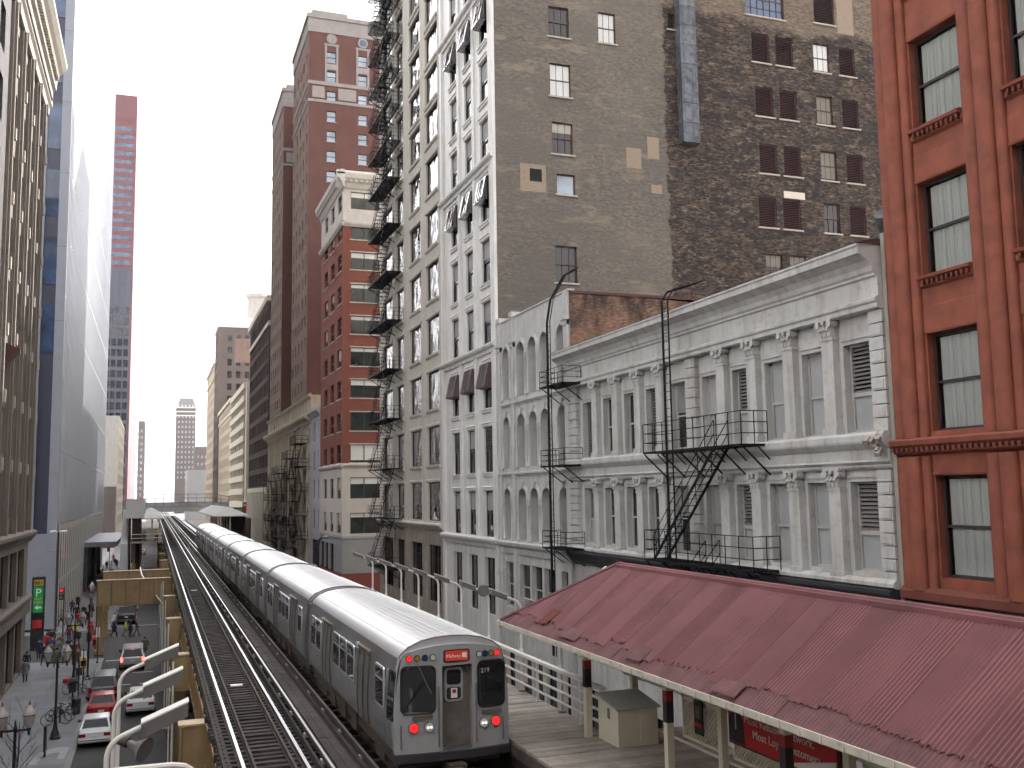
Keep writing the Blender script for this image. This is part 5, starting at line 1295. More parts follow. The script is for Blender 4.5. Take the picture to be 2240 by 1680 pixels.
# ================================================================== TRAIN
PROF = [(1.22, .78), (1.33, .95), (1.375, 1.35), (1.37, 1.75), (1.34, 2.3), (1.29, 2.72), (1.22, 2.93)]
ROOF = [(1.235, 2.93), (1.19, 3.02), (1.02, 3.17), (.72, 3.29), (.38, 3.35), (0, 3.37)]
def side_x(z):
    for (xa, za), (xb, zb) in zip(PROF, PROF[1:]):
        if za <= z <= zb: return xa + (xb - xa) * (z - za) / (zb - za)
    return 1.3
def train_meshes():
    LN = 13.15; K = {}
    sec = PROF; full = [(x, z) for x, z in sec] + [(-x, z) for x, z in reversed(sec)]
    b = MB().prism(full, lambda x, z, y: (x, y, z), .3, LN - .12); K['body'] = b.mesh('body', M['stainless'], True)
    rf = [(x, z) for x, z in ROOF] + [(-x, z) for x, z in reversed(ROOF[:-1])]
    r = MB().prism(rf, lambda x, z, y: (x, y, z), .13, LN)
    for k in range(-6, 7):
        x = k * .165; ax = abs(x); zz = 3.37
        for (xa, za), (xb, zb) in zip(ROOF, ROOF[1:]):
            if xb <= ax <= xa: zz = za + (zb - za) * (xa - ax) / (xa - xb)
        r.tube([(x, .35, zz), (x, LN - .35, zz)], .014 if k % 3 else .02, 5)
    K['roof'] = r.mesh('roof', M['stainless_roof'], True)
    gs = []
    for yy in (.1, LN - .14):
        g = MB(); gs.append(g); g.tube([(x, yy + .06, z + .012) for x, z in ROOF] + [(-x, yy + .06, z + .012) for x, z in reversed(ROOF[:-1])], .022, 5)
    K['roof_edge_strip'] = [g.mesh('edge_strip', M['lamp_grey']) for g in gs]
    rb = MB()
    for k in range(9):
        z = 1.0 + k * .075; x = side_x(z)
        for s in (-1, 1):
            for ya, yb in ((1.0, 2.55), (4.35, 8.35), (10.1, 12.3)): rb.box(s * x - .012, s * x + .012, ya, yb, z - .016, z + .016)
    K['side_flutes'] = rb.mesh('side_flutes', M['stainless'])
    def window(w, h):
        f = MB().prism(rrect(-w/2, w/2, 0, h, .06), lambda y, z, x: (x, y, z), -.02, .02); f.box(-.028, .028, -w/2 + .03, w/2 - .03, h * .68 - .02, h * .68 + .02)
        p = MB().prism(rrect(-w/2 + .05, w/2 - .05, .05, h - .05, .045), lambda y, z, x: (x, y, z), -.026, .026)
        return f.mesh('window', M['stainless_roof']), p.mesh('pane', M['glass_soft'])
    K['win'] = {w: window(w, .95) for w in (1.0, .92)}
    d = MB()
    dp = [(side_x(z) - .004 + .012, z) for z in (.95, 1.2, 1.5, 1.9, 2.3, 2.66)]
    def door(s):
        m = MB()
        for a, b_ in ((-.62, -.02), (.02, .62)):
            for (xa, za), (xb, zb) in zip(dp, dp[1:]): m.quad((s * xa, a, za), (s * xa, b_, za), (s * xb, b_, zb), (s * xb, a, zb))
        return m.mesh('door', M['stainless'])
    K['door'] = {s: door(s) for s in (-1, 1)}
    def door_trim(s):
        m = MB()
        for yy in (-.66, 0, .66):
            w = .022 if yy else .016
            for (xa, za), (xb, zb) in zip(dp, dp[1:]): m.beam((s * (xa + .015), yy, za), (s * (xb + .015), yy, zb), w, .05)
        m.box(s * 1.33 - .04, s * 1.33 + .04, -.7, .7, 2.66, 2.74)
        return m.mesh('door_trim', M['brass_trim'])
    K['trim'] = {s: door_trim(s) for s in (-1, 1)}
    def door_pane(s):
        m = MB()
        for a, b_ in ((-.5, -.14), (.14, .5)): m.prism(rrect(a, b_, 1.72, 2.5, .06), lambda y, z, x: (s * (side_x(z) + .0) + x, y, z), .008, .024)
        return m.mesh('pane', M['glass_soft'])
    K['dpane'] = {s: door_pane(s) for s in (-1, 1)}
    bg = MB().box(-1.2, 1.2, .3, LN - .3, .5, .78)
    for yc in (2.4, LN - 2.4):
        bg.box(-.95, .95, yc - 1.3, yc + 1.3, .25, .5)
        for yy in (-.85, .85):
            for s in (-1, 1): bg.disc((s * .75, yc + yy, .36), .36, 'x', 16, .12)
        for s in (-1, 1): bg.box(s * 1.12 - .06, s * 1.12 + .06, yc - .5, yc + .5, .28, .48)
    for yy, a in ((5.0, .8), (6.6, 1.2), (8.4, .7)): bg.box(-1.25, 1.25, yy, yy + a, .3, .78)
    K['bogie'] = bg.mesh('bogie', M['bogie_dirt'])
    ml = MB().box(-.05, .05, -.06, .06, 0, .14); K['marker'] = ml.mesh('marker_lamp', M['lens_white'])
    return K, LN
def face_mesh():
    pts = [(1.33, .86), (1.36, 1.35), (1.36, 1.75), (1.33, 2.3), (1.28, 2.72), (1.22, 2.95), (1.12, 3.06), (.8, 3.14), (.4, 3.195), (0, 3.21)]
    full = pts + [(-x, z) for x, z in reversed(pts[:-1])]
    m = MB(); n = len(full)
    bow = lambda x: .0 + .12 * (x / 1.36) ** 2
    # bowed front skin with a cut-out for the door recess, fanned in vertical strips
    xs = [-1.36, -1.2, -1.0, -.8, -.6, -.45, -.27, .45 - .0, .6, .8, 1.0, 1.2, 1.36]
    def top(x):
        ax = abs(x)
        for (xa, za), (xb, zb) in zip(pts[3:], pts[4:]):
            if xb <= ax <= xa: return za + (zb - za) * (xa - ax) / max(1e-6, xa - xb)
        return 2.0 if ax > 1.33 else 3.21
    for xa, xb in zip(xs, xs[1:]):
        z0 = .86
        if xa >= -.271 and xb <= .451: m.quad((xa, bow(xa), 2.74), (xb, bow(xb), 2.74), (xb, bow(xb), top(xb)), (xa, bow(xa), top(xa)))
        else: m.quad((xa, bow(xa), z0), (xb, bow(xb), z0), (xb, bow(xb), top(xb)), (xa, bow(xa), top(xa)))
    for (xa, za), (xb, zb) in zip(full, full[1:]):
        m.quad((xa, bow(xa), za), (xb, bow(xb), zb), (xb, .35, zb), (xa, .35, za))
    for x in (-.27, .45): m.quad((x, bow(x), .86), (x, .22, .86), (x, .22, 2.74), (x, bow(x), 2.74))
    m.quad((-.27, 0, 2.74), (.45, 0, 2.74), (.45, .22, 2.74), (-.27, .22, 2.74))
    return m, bow
def train():
    K, LN = train_meshes(); pitch = 13.5
    ords = ['rear', 'second', 'third', 'fourth', 'fifth', 'sixth', 'seventh', 'front']
    for i in range(8):
        y = 22.0 + i * pitch
        lab = 'last car of the silver commuter train, lit red tail lamps facing the camera' if i == 0 else 'silver train car, ' + ords[i] + (' counted from the tail lamps' if i < 7 else ' car at the far end of the train')
        T = Thing('train_car', lab, 'train car', (XT2, y, ZR), 'cars of the silver train')
        obj('body', K['body'], T.root); r = obj('roof', K['roof'], T.root); [obj('edge_strip', q, r) for q in K['roof_edge_strip']]; obj('side_flutes', K['side_flutes'], T.root, kind='stuff'); obj('bogie', K['bogie'], T.root)
        for s in (-1, 1):
            for yc in (3.55, 9.2):
                d = obj('door', K['door'][s], T.root, (0, yc, 0)); obj('door_trim', K['trim'][s], d); obj('pane', K['dpane'][s], d); obj('marker_lamp', K['marker'], T.root, (s * 1.33, yc + .85, 2.62))
            for yc, w in ((1.6, .92), (5.25, 1.0), (6.35, 1.0), (7.45, 1.0), (10.75, .92), (11.8, .92)):
                f, p = K['win'][w]; o = obj('window', f, T.root, (s * 1.36, yc, 1.66)); obj('pane', p, o)
            if i == 0: T.local('cab_window', MB().prism(rrect(.2, .78, 1.55, 2.65, .06), lambda y, z, x: (s * (side_x(z) + .0) + x, y, z), -.02, .02), M['glass_dark'])
        if i < 7:   # gangway between cars
            gw = MB().box(-.55, .55, LN, pitch, .8, 2.9); gw.box(-.2, .2, LN - .1, pitch + .1, .5, .8); T.local('gangway', gw, M['rubber'])
            # dark end wall posts
            T.local('end_post', MB().box(-1.3, -1.16, LN - .02, LN + .1, .8, 2.9).box(1.16, 1.3, LN - .02, LN + .1, .8, 2.9), M['stainless'])
        if i == 0:
            m, bow = face_mesh(); fc = T.local('end_face', m, M['car_paint'])
            for a, b, c, d in ((-1.2, -.45, 1.74, 2.75), (.6, 1.24, 1.76, 2.77)):
                o = T.local('end_window', MB().prism(rrect(a - .03, b + .03, c - .03, d + .03, .14), lambda x, z, y: (x, bow(x) + y, z), -.025, .03), M['rubber'])
                sub(o, 'pane', MB().prism(rrect(a, b, c, d, .11), lambda x, z, y: (x, bow(x) + y, z), -.032, -.02), M['glass_dark'])
                if a > 0:
                    q = obj('fleet_number', text_mesh('219', .15, M['lens_white']), o, (a + .05, bow(a + .1) - .034, 2.52)); q.rotation_euler = (math.pi/2, 0, R(6))
                else: sub(o, 'wiper', MB().beam((-.85, .03, 2.84), (-.6, .0, 2.3), .02, .02).beam((-.6, .0, 2.3), (-.52, .0, 2.15), .03, .02), M['lamp_grey'])
            dr = T.local('end_door', MB().box(-.27, .45, .2, .24, .86, 2.74), M['door_grime'])
            sub(dr, 'door_frame', MB().prism(rrect(-.17, .27, 1.9, 2.66, .1), lambda x, z, y: (x, y, z), .165, .21), M['car_paint']); sub(dr, 'pane', MB().prism(rrect(-.12, .22, 2.28, 2.61, .07), lambda x, z, y: (x, y, z), .155, .17), M['glass_dark']); sub(dr, 'lower_pane', MB().prism(rrect(-.12, .22, 1.95, 2.22, .06), lambda x, z, y: (x, y, z), .155, .17), M['rubber']); sub(dr, 'notice', MB().box(-.02, .13, .147, .155, 1.98, 2.2), M['sign_white']); sub(dr, 'notice_symbol', MB().disc((.055, .145, 2.13), .05, 'y', 12, .006), M['sign_red'])
            sg = T.local('destination_sign', MB().prism(rrect(-.24, .39, 2.81, 3.09, .05), lambda x, z, y: (x, y, z), -.015, .05), M['rubber']); sub(sg, 'sign_face', MB().prism(rrect(-.2, .35, 2.84, 3.06, .04), lambda x, z, y: (x, y, z), -.022, -.014), M['sign_orange_lit'])
            q = obj('lettering', text_mesh('Midway', .115, M['sign_white']), sg, (-.18, -.028, 2.91)); q.rotation_euler = (math.pi/2, 0, 0); sub(sg, 'symbol', MB().box(.2, .31, -.028, -.022, 2.9, 3.01), M['sign_white'])
            for x, mm in ((-1.03, 'lens_red_lit'), (-.85, 'lens_amber'), (-.67, 'lens_blue'), (-.49, 'lens_white'), (.62, 'lens_white'), (.77, 'lens_blue'), (.92, 'lens_amber'), (1.07, 'lens_red_lit')):
                o = T.local('marker_light', MB().disc((x, bow(x) - .01, 2.945), .075, 'y', 14, .04), M['rubber']); sub(o, 'lens', MB().disc((x, bow(x) - .035, 2.945), .058, 'y', 14, .02), M[mm])
            for x, z, mm in ((-.93, 1.42, 'lens_red_lit'), (-.58, 1.42, 'headlamp_glint'), (.72, 1.4, 'headlamp_glint'), (1.02, 1.41, 'lens_red_lit')):
                o = T.local('tail_light' if 'red' in mm else 'head_light', MB().disc((x, bow(x) - .01, z), .125, 'y', 18, .05), M['lamp_grey'])
                if 'red' in mm: sub(o, 'lens', MB().disc((x, bow(x) - .04, z), .092, 'y', 16, .03), M[mm])
                else:
                    sub(o, 'lens', MB().disc((x, bow(x) - .04, z), .1, 'y', 16, .03), M['lens_white']); sub(o, 'bulbs', MB().disc((x - .035, bow(x) - .06, z), .028, 'y', 8, .02).disc((x + .035, bow(x) - .06, z), .028, 'y', 8, .02), M[mm])
            for xa, xb in ((-.97, -.5), (.68, 1.15)):
                T.local('step_plate', MB().box(xa, xb, -.01, .1, 1.6, 1.68), M['door_grime'])
            for x in (-1.22, 1.2, -.36, .53): T.local('grab_rail', MB().tube([(x, bow(x) - .05, .98), (x, bow(x) - .05, 1.5 if abs(x) > 1 else 2.3)], .016, 6), M['lamp_grey'])
            an = MB()
            arc = [(-1.36 + 2.72 * k / 12) for k in range(13)]
            for xa, xb in zip(arc, arc[1:]):
                ya, yb = bow(xa) - .1, bow(xb) - .1
                an.quad((xa, ya, .68), (xb, yb, .68), (xb, yb, .86), (xa, ya, .86)); an.quad((xa, ya, .86), (xb, yb, .86), (xb, .4, .86), (xa, .4, .86)); an.quad((xa, ya, .68), (xb, yb, .68), (xb, .4, .6), (xa, .4, .6))
            T.local('anticlimber', an, M['slate_dark'] if 'slate_dark' in M else M['black_trim'])
            T.local('coupler', MB().box(-.2, .2, -.35, .4, .38, .62).box(-.08, .08, -.5, -.3, .42, .58), M['bogie_dirt'])
            T.local('threshold', MB().box(-.27, .45, -.02, .2, .86, .9), M['stainless'])
train()

# ================================================================== FAR STATION AND FOOTBRIDGE
def far_station():
    L = Thing('far_platform', 'far left station platform with white hipped canopy and glass shelter', 'platform', (-.4, 160, 6))
    L.part('deck', MB().box(-2.6, 1.35, 138, 260, 7.7, 7.85), M['platform_wood']); L.part('fascia', MB().box(1.2, 1.36, 138, 260, 7.0, 7.69), M['deck_wood'])
    for y in range(140, 260, 12): L.part('support', MB().box(-2.4, -2.0, y, y + .4, .1, 7.7), M['girder_ochre'])
    def hip(x0, x1, y0, y1, z0, z1):
        m = MB(); xm = (x0 + x1)/2; w = (x1 - x0)/2
        a, b = (xm, y0 + w * 1.2, z1), (xm, y1, z1)
        m.quad((x0, y0, z0), (x1, y0, z0), a); m.quad((x0, y0, z0), a, b, (x0, y1, z0)); m.quad((x1, y0, z0), (x1, y1, z0), b, a); m.box(x0, x1, y0, y1, z0 - .12, z0 - .005); return m
    L.part('canopy_roof', hip(-2.0, 1.5, 142, 195, 10.9, 11.9), M['plaster_white'])
    for y in range(143, 195, 6): L.part('canopy_post', MB().box(-.1, .1, y, y + .2, 7.85, 10.78), M['cream_paint'])
    for x in (-2.4, .9): L.part('shelter_glass', MB().box(x, x + .05, 143, 152, 8.0, 10.3), M['glass_soft'])
    L.part('end_panel', MB().box(-.7, 1.2, 141.8, 141.9, 7.9, 9.5), M['grey_panel'])
    L.part('end_rail', MB().tube([(-2.5, 138.2, 8.9), (1.3, 138.2, 8.9)], .05, 6).tube([(-2.5, 138.2, 8.4), (1.3, 138.2, 8.4)], .05, 6), M['white_pipe'])
    S = Thing('stair_house', 'white box shaped stair house high over the far left platform', 'stair house', (-2, 150, 8))
    S.part('walls', MB().box(-3.3, -1.0, 141, 165, 10.95, 13.5), M['plaster_white']); S.part('legs', MB().box(-2.9, -2.6, 141.2, 141.6, .1, 10.94).box(-1.6, -1.3, 141.2, 141.6, 7.85, 10.94), M['dark_brick']); S.part('dark_side', MB().box(-2.55, -1.65, 141.4, 150, 5.0, 10.9), M['dark_brick'])
    S.part('stair', MB().prism([(141, 4.2), (141, 7.6), (152, 12.0), (152, 8.5)], lambda y, z, x: (x, y, z), -3.9, -3.0), M['plaster_white'])
    Rr = Thing('far_platform', 'far right station platform with white hipped canopy and blue edge', 'platform', (9.5, 160, 6))
    Rr.part('deck', MB().box(8.0, 13, 136, 260, 7.7, 7.85), M['platform_wood']); Rr.part('blue_edge', MB().box(7.9, 8.02, 136, 260, 7.5, 7.9), M['edge_blue'])
    Rr.part('canopy_roof', hip(8.2, 13.2, 147, 200, 10.9, 12.1), M['plaster_white'])
    Rr.part('back_wall', MB().box(12.6, 12.8, 140, 200, 7.85, 10.6), M['dark_brick'])
    for y in range(148, 200, 6): Rr.part('canopy_post', MB().box(10.5, 10.7, y, y + .2, 7.85, 10.78), M['cream_paint'])
    B = Thing('footbridge', 'pale steel footbridge with railings crossing above the far tracks', 'footbridge', (6, 200, 11))
    B.part('deck_girder', MB().box(-2.6, 14, 199, 202, 10.9, 11.9), M['lamp_top']); B.part('side_mesh', MB().box(-2.6, 14, 198.9, 198.96, 11.9, 12.7), M['stainless'])
    for h in (12.7, 13.5, 14.25): B.part('rail', MB().tube([(-2.6, 198.9, h), (10.8, 198.9, h), (14, 198.9, h - .6)], .06, 6), M['lamp_grey'])
    for k in range(12): B.part('post', MB().box(-2.6 + k * 1.5, -2.5 + k * 1.5, 198.85, 198.95, 11.9, 14.25 - (.5 if k > 9 else 0)), M['lamp_grey'])
    for x in (-2.6, 13): B.part('tower_leg', MB().box(x, x + .5, 199, 202, 7.8, 10.9), M['lamp_top'])
mat('edge_blue', (.03,.09,.28), .5, var=.1)
far_station()

# ================================================================== STREET
mat('asphalt', (.055,.053,.054), .85, var=.22, scale=.35, bump=.25, bscale=40, grime=.35, dirt=(.04,.04,.042))
mat('concrete_walk', (.215,.22,.235), .85, objvar=.2, var=.10, scale=.6, bump=.12, bscale=30, grime=.25, dirt=(.2,.2,.21))
mat('kerb_stone', (.24,.24,.245), .85, var=.1); mat('road_paint', (.50,.50,.48), .7, var=.2, scale=4, grime=.5, dirt=(.1,.1,.1)); mat('grate_blue', (.12,.14,.19), .6, var=.15); mat('spill_white', (.33,.34,.36), .9, var=.12, scale=3)
structure('ground', MB().quad((-900, -320, -.06), (900, -320, -.06), (900, 2500, -.06), (-900, 2500, -.06)), M['paint_grey'])
structure('road', MB().box(-3.6, 13.2, -20, 1000, -.05, 0), M['asphalt'])
structure('cross_street', MB().box(-120, -3.62, 92.2, 111.2, -.05, -.002), M['asphalt'])
structure('cross_street', MB().box(13.22, 120, 88.5, 102.5, -.05, -.002), M['asphalt'])
def pavement(name, x0, x1, y0, y1, slabs):
    root = obj(name, None, None, (x0, y0, 0), kind='structure')
    obj('bed', MB().box(x0 + .02, x1 - .02, y0, y1, -.05, .105).mesh('bed', M['kerb_stone']), root, (-x0, -y0, 0))
    if not slabs:
        obj('paving', MB().box(x0 + .3, x1, y0, y1, .1055, .13).mesh('paving', M['concrete_walk']), root, (-x0, -y0, 0)); return root
    n = 4; w = (x1 - x0 - .32) / n; k = int((y1 - y0) / 1.5); L = (y1 - y0) / k
    sm = MB().box(.006, w - .006, .006, L - .006, .1055, .13).mesh('slab', M['concrete_walk'])
    for i in range(n):
        for j in range(k): obj('slab', sm, root, (i * w, j * L, random.uniform(-.003, .003)))
    km = MB().box(0, .3, .004, 2.0 - .004, .0, .132).mesh('kerb', M['kerb_stone'])
    for j in range(int((y1 - y0) / 2)): obj('kerb', km, root, (x1 - x0 - .3, 2 * j, 0))
    return root
pavement('near_pavement', XL, -3.6, 40, 92, True); pavement('far_pavement', XL, -3.6, 111.4, 480, False); pavement('right_pavement', 13.2, XR, 0, 88.4, False); pavement('right_pavement', 13.2, XR, 102.6, 480, False)
def decal(name, x0, x1, y0, y1, m, z=.136): structure(name, MB().quad((x0, y0, z), (x1, y0, z), (x1, y1, z), (x0, y1, z)), M[m])
decal('pavement_grate', -7.4, -6.2, 64.8, 67.2, 'grate_blue'); decal('pavement_grate', -7.0, -5.9, 72.5, 75.2, 'grate_blue')
rp = MB(); random.seed(4)
pts = [(-4.0, 58.6), (-3.95, 60.3), (-4.6, 60.5), (-5.2, 60.0), (-5.6, 58.9), (-5.7, 57.2), (-5.3, 57.0), (-5.15, 58.6), (-4.7, 59.3), (-4.35, 59.2), (-4.4, 57.9), (-4.1, 57.8)]
rp.quad(*[(x, y, .138) for x, y in pts]); structure('salt_stain', rp, M['spill_white'])
# painted markings
lm = MB()
for y in (96.0, 88.5): lm.quad((-1.9, y, .004), (-1.0, y, .004), (-1.0, y + .9, .004), (-1.9, y + .9, .004))
for y0 in (91.0,): lm.quad((-3.4, y0, .004), (1.0, y0, .004), (1.0, y0 + .35, .004), (-3.4, y0 + .35, .004))
for x in (-3.2, -1.9, -.6, .6): lm.quad((x, 79.0, .004), (x + .7, 79.0, .004), (x + .7, 79.3, .004), (x, 79.3, .004))
for k in range(10): lm.quad((-1.55, 120 + 12 * k, .004), (-1.43, 120 + 12 * k, .004), (-1.43, 124 + 12 * k, .004), (-1.55, 124 + 12 * k, .004))
lm.quad((-1.2, 84.0, .004), (.3, 84, .004), (.3, 84.25, .004), (-1.2, 84.25, .004)); lm.quad((-3.5, 114.5, .004), (1.0, 114.5, .004), (1.0, 114.8, .004), (-3.5, 114.8, .004))
structure('road_markings', lm, M['road_paint'])
o = obj('road_lettering', text_mesh('ONLY', .62, M['road_paint'], 'CENTER', .0005), None, (-.55, 74.6, .006), kind='structure'); o.scale = (1, 4.4, 1)

# ---- street lamps
mat('lamp_post_black', (.016,.014,.02), .5, var=.2); mat('globe_glass', (.34,.31,.30), .35, var=.06); mat('globe_cap', (.10,.085,.085), .4, var=.05)
def street_lamp(x, y, label, rz=0, first=[None]):
    if first[0] is None:
        T = Thing('street_lamp', label, 'street lamp', (x, y, .13), 'twin globe street lamps on the left pavement', rz)
        T.local('post', MB().lathe([(.3, 0), (.3, .12), (.24, .16), (.22, .34), (.15, .46), (.11, .7), (.08, 1.0), (.065, 3.4), (.06, 4.25), (.09, 4.3), (.05, 4.4), (.03, 4.62)], (0,0,0), 12), M['lamp_post_black'], smooth=True)
        T.local('crossarm', MB().box(-.55, .55, -.035, .035, 4.18, 4.27), M['lamp_post_black'])
        for s in (-.5, .5):
            g = T.local('globe', MB().lathe([(.1, .1), (.16, .24), (.2, .42), (.235, .56), (.235, .6), (.2, .74), (.13, .84), (.07, .94), (.05, 1.0)], (s, 0, 4.2), 14), M['globe_glass'], smooth=True)
            sub(g, 'socket', MB().lathe([(.05, -.2), (.06, -.05), (.09, .1), (.12, .16)], (s, 0, 4.2), 10), M['lamp_post_black'], True); sub(g, 'band', MB().lathe([(.24, .57), (.245, .6), (.24, .62)], (s, 0, 4.2), 14), M['globe_cap'], True); sub(g, 'finial', MB().lathe([(.04, 1.0), (.025, 1.1), (.01, 1.18)], (s, 0, 4.2), 8), M['lamp_post_black'], True)
        first[0] = T.root
    else:
        c = copy_tree(first[0], label=label); c.location = (x, y, .13)
street_lamp(-4.9, 62.7, 'twin globe street lamp between the parked bicycles and the white sedan')
street_lamp(-5.0, 45.2, 'twin globe street lamp beside the bare sapling at lower left corner')
street_lamp(-5.15, 80.2, 'twin globe street lamp standing behind the crowd of pedestrians')
street_lamp(-5.0, 108, 'twin globe street lamp across the junction by the ochre column')
street_lamp(-5.0, 132, 'farthest twin globe street lamp beside the silver tower')
def pole(x, y, h, label, name='sign_pole', sign=None, r=.045):
    T = Thing(name, label, 'pole', (x, y, .13))
    T.local('post', MB().tube([(0, 0, 0), (0, 0, h)], r, 8).lathe([(r * 2, 0), (r * 2, .1), (r, .16)], (0,0,0), 8), M['lamp_post_black'])
    if sign:
        w, hh, z, m = sign; T.local('plate', MB().box(-w/2, w/2, -.03, -.005 - r * 0, z, z + hh), M[m])
pole(-4.35, 83, 5.4, 'tall black signal pole at the kerb behind the grey wagon', 'signal_pole', (.3, .7, 2.6, 'tape_black'), .07)
pole(-4.2, 70.2, 2.9, 'thin black sign pole beside the red parked car', sign=(.36, .5, 2.2, 'tape_black'))
pole(-4.3, 76.5, 3.0, 'thin dark sign pole by the bicycle with red basket', sign=(.32, .45, 2.4, 'sign_white'))
pole(-4.0, 89.5, 3.0, 'thin dark sign pole with pale sign near the ochre column', sign=(.3, .8, 2.1, 'sign_white'))
pole(-10.0 + .9, 112.6, 10.2, 'tall dark pole with twin lamps rising beside the silver tower', 'lamp_pole', None, .1)
single('bollard_sign', MB().box(-.05, .05, -.05, .05, 0, .3).box(-.06, .06, -.35, .35, .3, 1.6), M['tape_black'], 'black free standing information board on the pavement near the salt stain', 'sign', (-5.05, 58.7, .13))
for x, y, l in ((-4.25, 69.2, 'dark litter bin by the sign pole near the red car'), (-8.9, 104.5, 'dark litter bin in front of the silver tower corner')):
    T = Thing('litter_bin', l, 'litter bin', (x, y, .13)); T.local('body', MB().lathe([(.24, 0), (.26, .1), (.28, .85)], (0,0,0), 12), M['tape_black']); T.local('rim', MB().lathe([(.3, .85), (.3, .92), (.22, 1.0)], (0,0,0), 12), M['lamp_post_black'])
def parking_sign():
    T = Thing('parking_sign', 'tall lit green parking sign with white P and arrow by the crossing', 'sign', (-9.5, 100, .13))
    T.part('frame', MB().box(-10.15, -9.05, 100.05, 100.4, .2, 7.2), M['tape_black']); T.part('panel', MB().box(-9.98, -9.2, 100.0, 100.06, 4.0, 6.3), M['sign_green_lit'])
    T.part('number_plate', MB().box(-9.98, -9.2, 100.0, 100.06, 6.4, 6.95), M['sign_yellow']); T.part('lower_panel', MB().box(-9.98, -9.2, 100.0, 100.06, 2.6, 3.3), M['shop_red'])
    for s, z, q, m in (('881', 6.5, .5, 'tape_black'), ('P', 5.45, 1.0, 'sign_white'), ('SELF', 5.12, .33, 'sign_yellow'), ('PARK', 4.82, .33, 'sign_yellow')):
        o = T.inst('lettering', text_mesh(s, q, M[m], 'CENTER'), (-9.59, 99.98, z), kind='stuff'); o.rotation_euler = (math.pi/2, 0, 0)
    T.part('arrow', MB().prism([(-9.88, 4.45), (-9.6, 4.68), (-9.6, 4.53), (-9.3, 4.53), (-9.3, 4.37), (-9.6, 4.37), (-9.6, 4.22)], lambda x, z, y: (x, y, z), 99.96, 99.995), M['sign_white'])
    T.root.location.z -= .6
emis('sign_green_lit', (.01, .26, .07), .25)
parking_sign()
def traffic_light(x, y, z, label, lit):
    T = Thing('traffic_light', label, 'traffic light', (x, y, .13))
    T.part('post', MB().tube([(x + .25, y + .1, .13), (x + .25, y + .1, z + .6)], .06, 8), M['lamp_post_black'])
    h = T.part('housing', MB().box(x - .17, x + .17, y - .12, y + .12, z - .6, z + .55), M['tape_black'])
    for dz, m in ((.35, 'lens_red_lit' if lit else 'tape_red'), (0, 'lens_amber'), (-.35, 'grate_blue')): T.part('lens', MB().disc((x, y - .13, z + dz), .13, 'y', 12, .04), M[m])
traffic_light(-8.3, 108, 4.3, 'traffic light showing red beside the green parking sign', True)
traffic_light(-7.4, 195, 4.6, 'small distant red traffic light below the grey entrance canopy', True)
def lamp_heads():
    T = Thing('twin_street_light', 'pair of white street light heads on a dark mast by silver tower', 'lamp', (-9.1, 112.6, 10))
    for s in (-1, 1): T.part('head', MB().tube([(-9.1, 112.6, 10.2), (-9.1 + s * .35, 112.5, 10.35), (-9.1 + s * .8, 112.4, 10.3)], [.05, .09, .12], 8), M['lamp_top'], True)
lamp_heads()
def corner_lamp():
    T = Thing('street_light', 'dark single arm street light in front of the grey painted corner building', 'street lamp', (13.8, 87.6, .13))
    T.part('post', MB().tube([(13.8, 87.6, .13), (13.8, 87.6, 9.2), (13.85, 87.5, 9.7), (14.1, 87.3, 9.95)], .1, 8), M['lamp_post_black']); T.part('head', MB().lathe([(.1, .2), (.3, .05), (.26, -.1)], (14.35, 87.15, 9.9), 10), M['lamp_grey'])
corner_lamp()

# ---- vehicles (seen from behind)
pane('glass_car', (.012,.014,.022), .12, spec=.25, coat=0.0)
mat('car_white', (.66,.68,.70), .28, var=.03); mat('car_red', (.36,.02,.02), .3, var=.05); mat('car_grey', (.13,.125,.14), .3, var=.06); mat('car_silver', (.40,.42,.46), .3, metal=.3, var=.04); mat('car_black', (.02,.022,.026), .25, var=.1)
mat('tyre', (.02,.02,.02), .85, var=.2); mat('rim', (.35,.36,.37), .35, metal=.7, var=.1); mat('plate_white', (.6,.62,.62), .5, var=.04); mat('tail_red', (.22,.012,.014), .25, var=.1); emis('brake_lit', (1, .09, .05), 3.0)
def loft(secs, n=None):
    m = MB(); base = 0
    for s in secs: m.v += s
    k = len(secs[0])
    for i in range(len(secs) - 1):
        for j in range(k):
            j2 = (j + 1) % k; a = i * k
            m.f.append((a + j, a + j2, a + k + j2, a + k + j)); m.m.append(0)
    m.f.append(tuple(range(k))); m.m.append(0); m.f.append(tuple((len(secs) - 1) * k + j for j in range(k))); m.m.append(0)
    return m
def carsec(y, w, zb, zt, r=.12):
    """rounded body section at station y"""
    p = [(w - .06, zb), (w, zb + .12), (w + .01, (zb + zt)/2), (w - .03, zt - r), (w - .12, zt - .02), (w * .5, zt + .01)]
    p = p + [(-x, z) for x, z in reversed(p)]
    return [(x, y, z) for x, z in p]
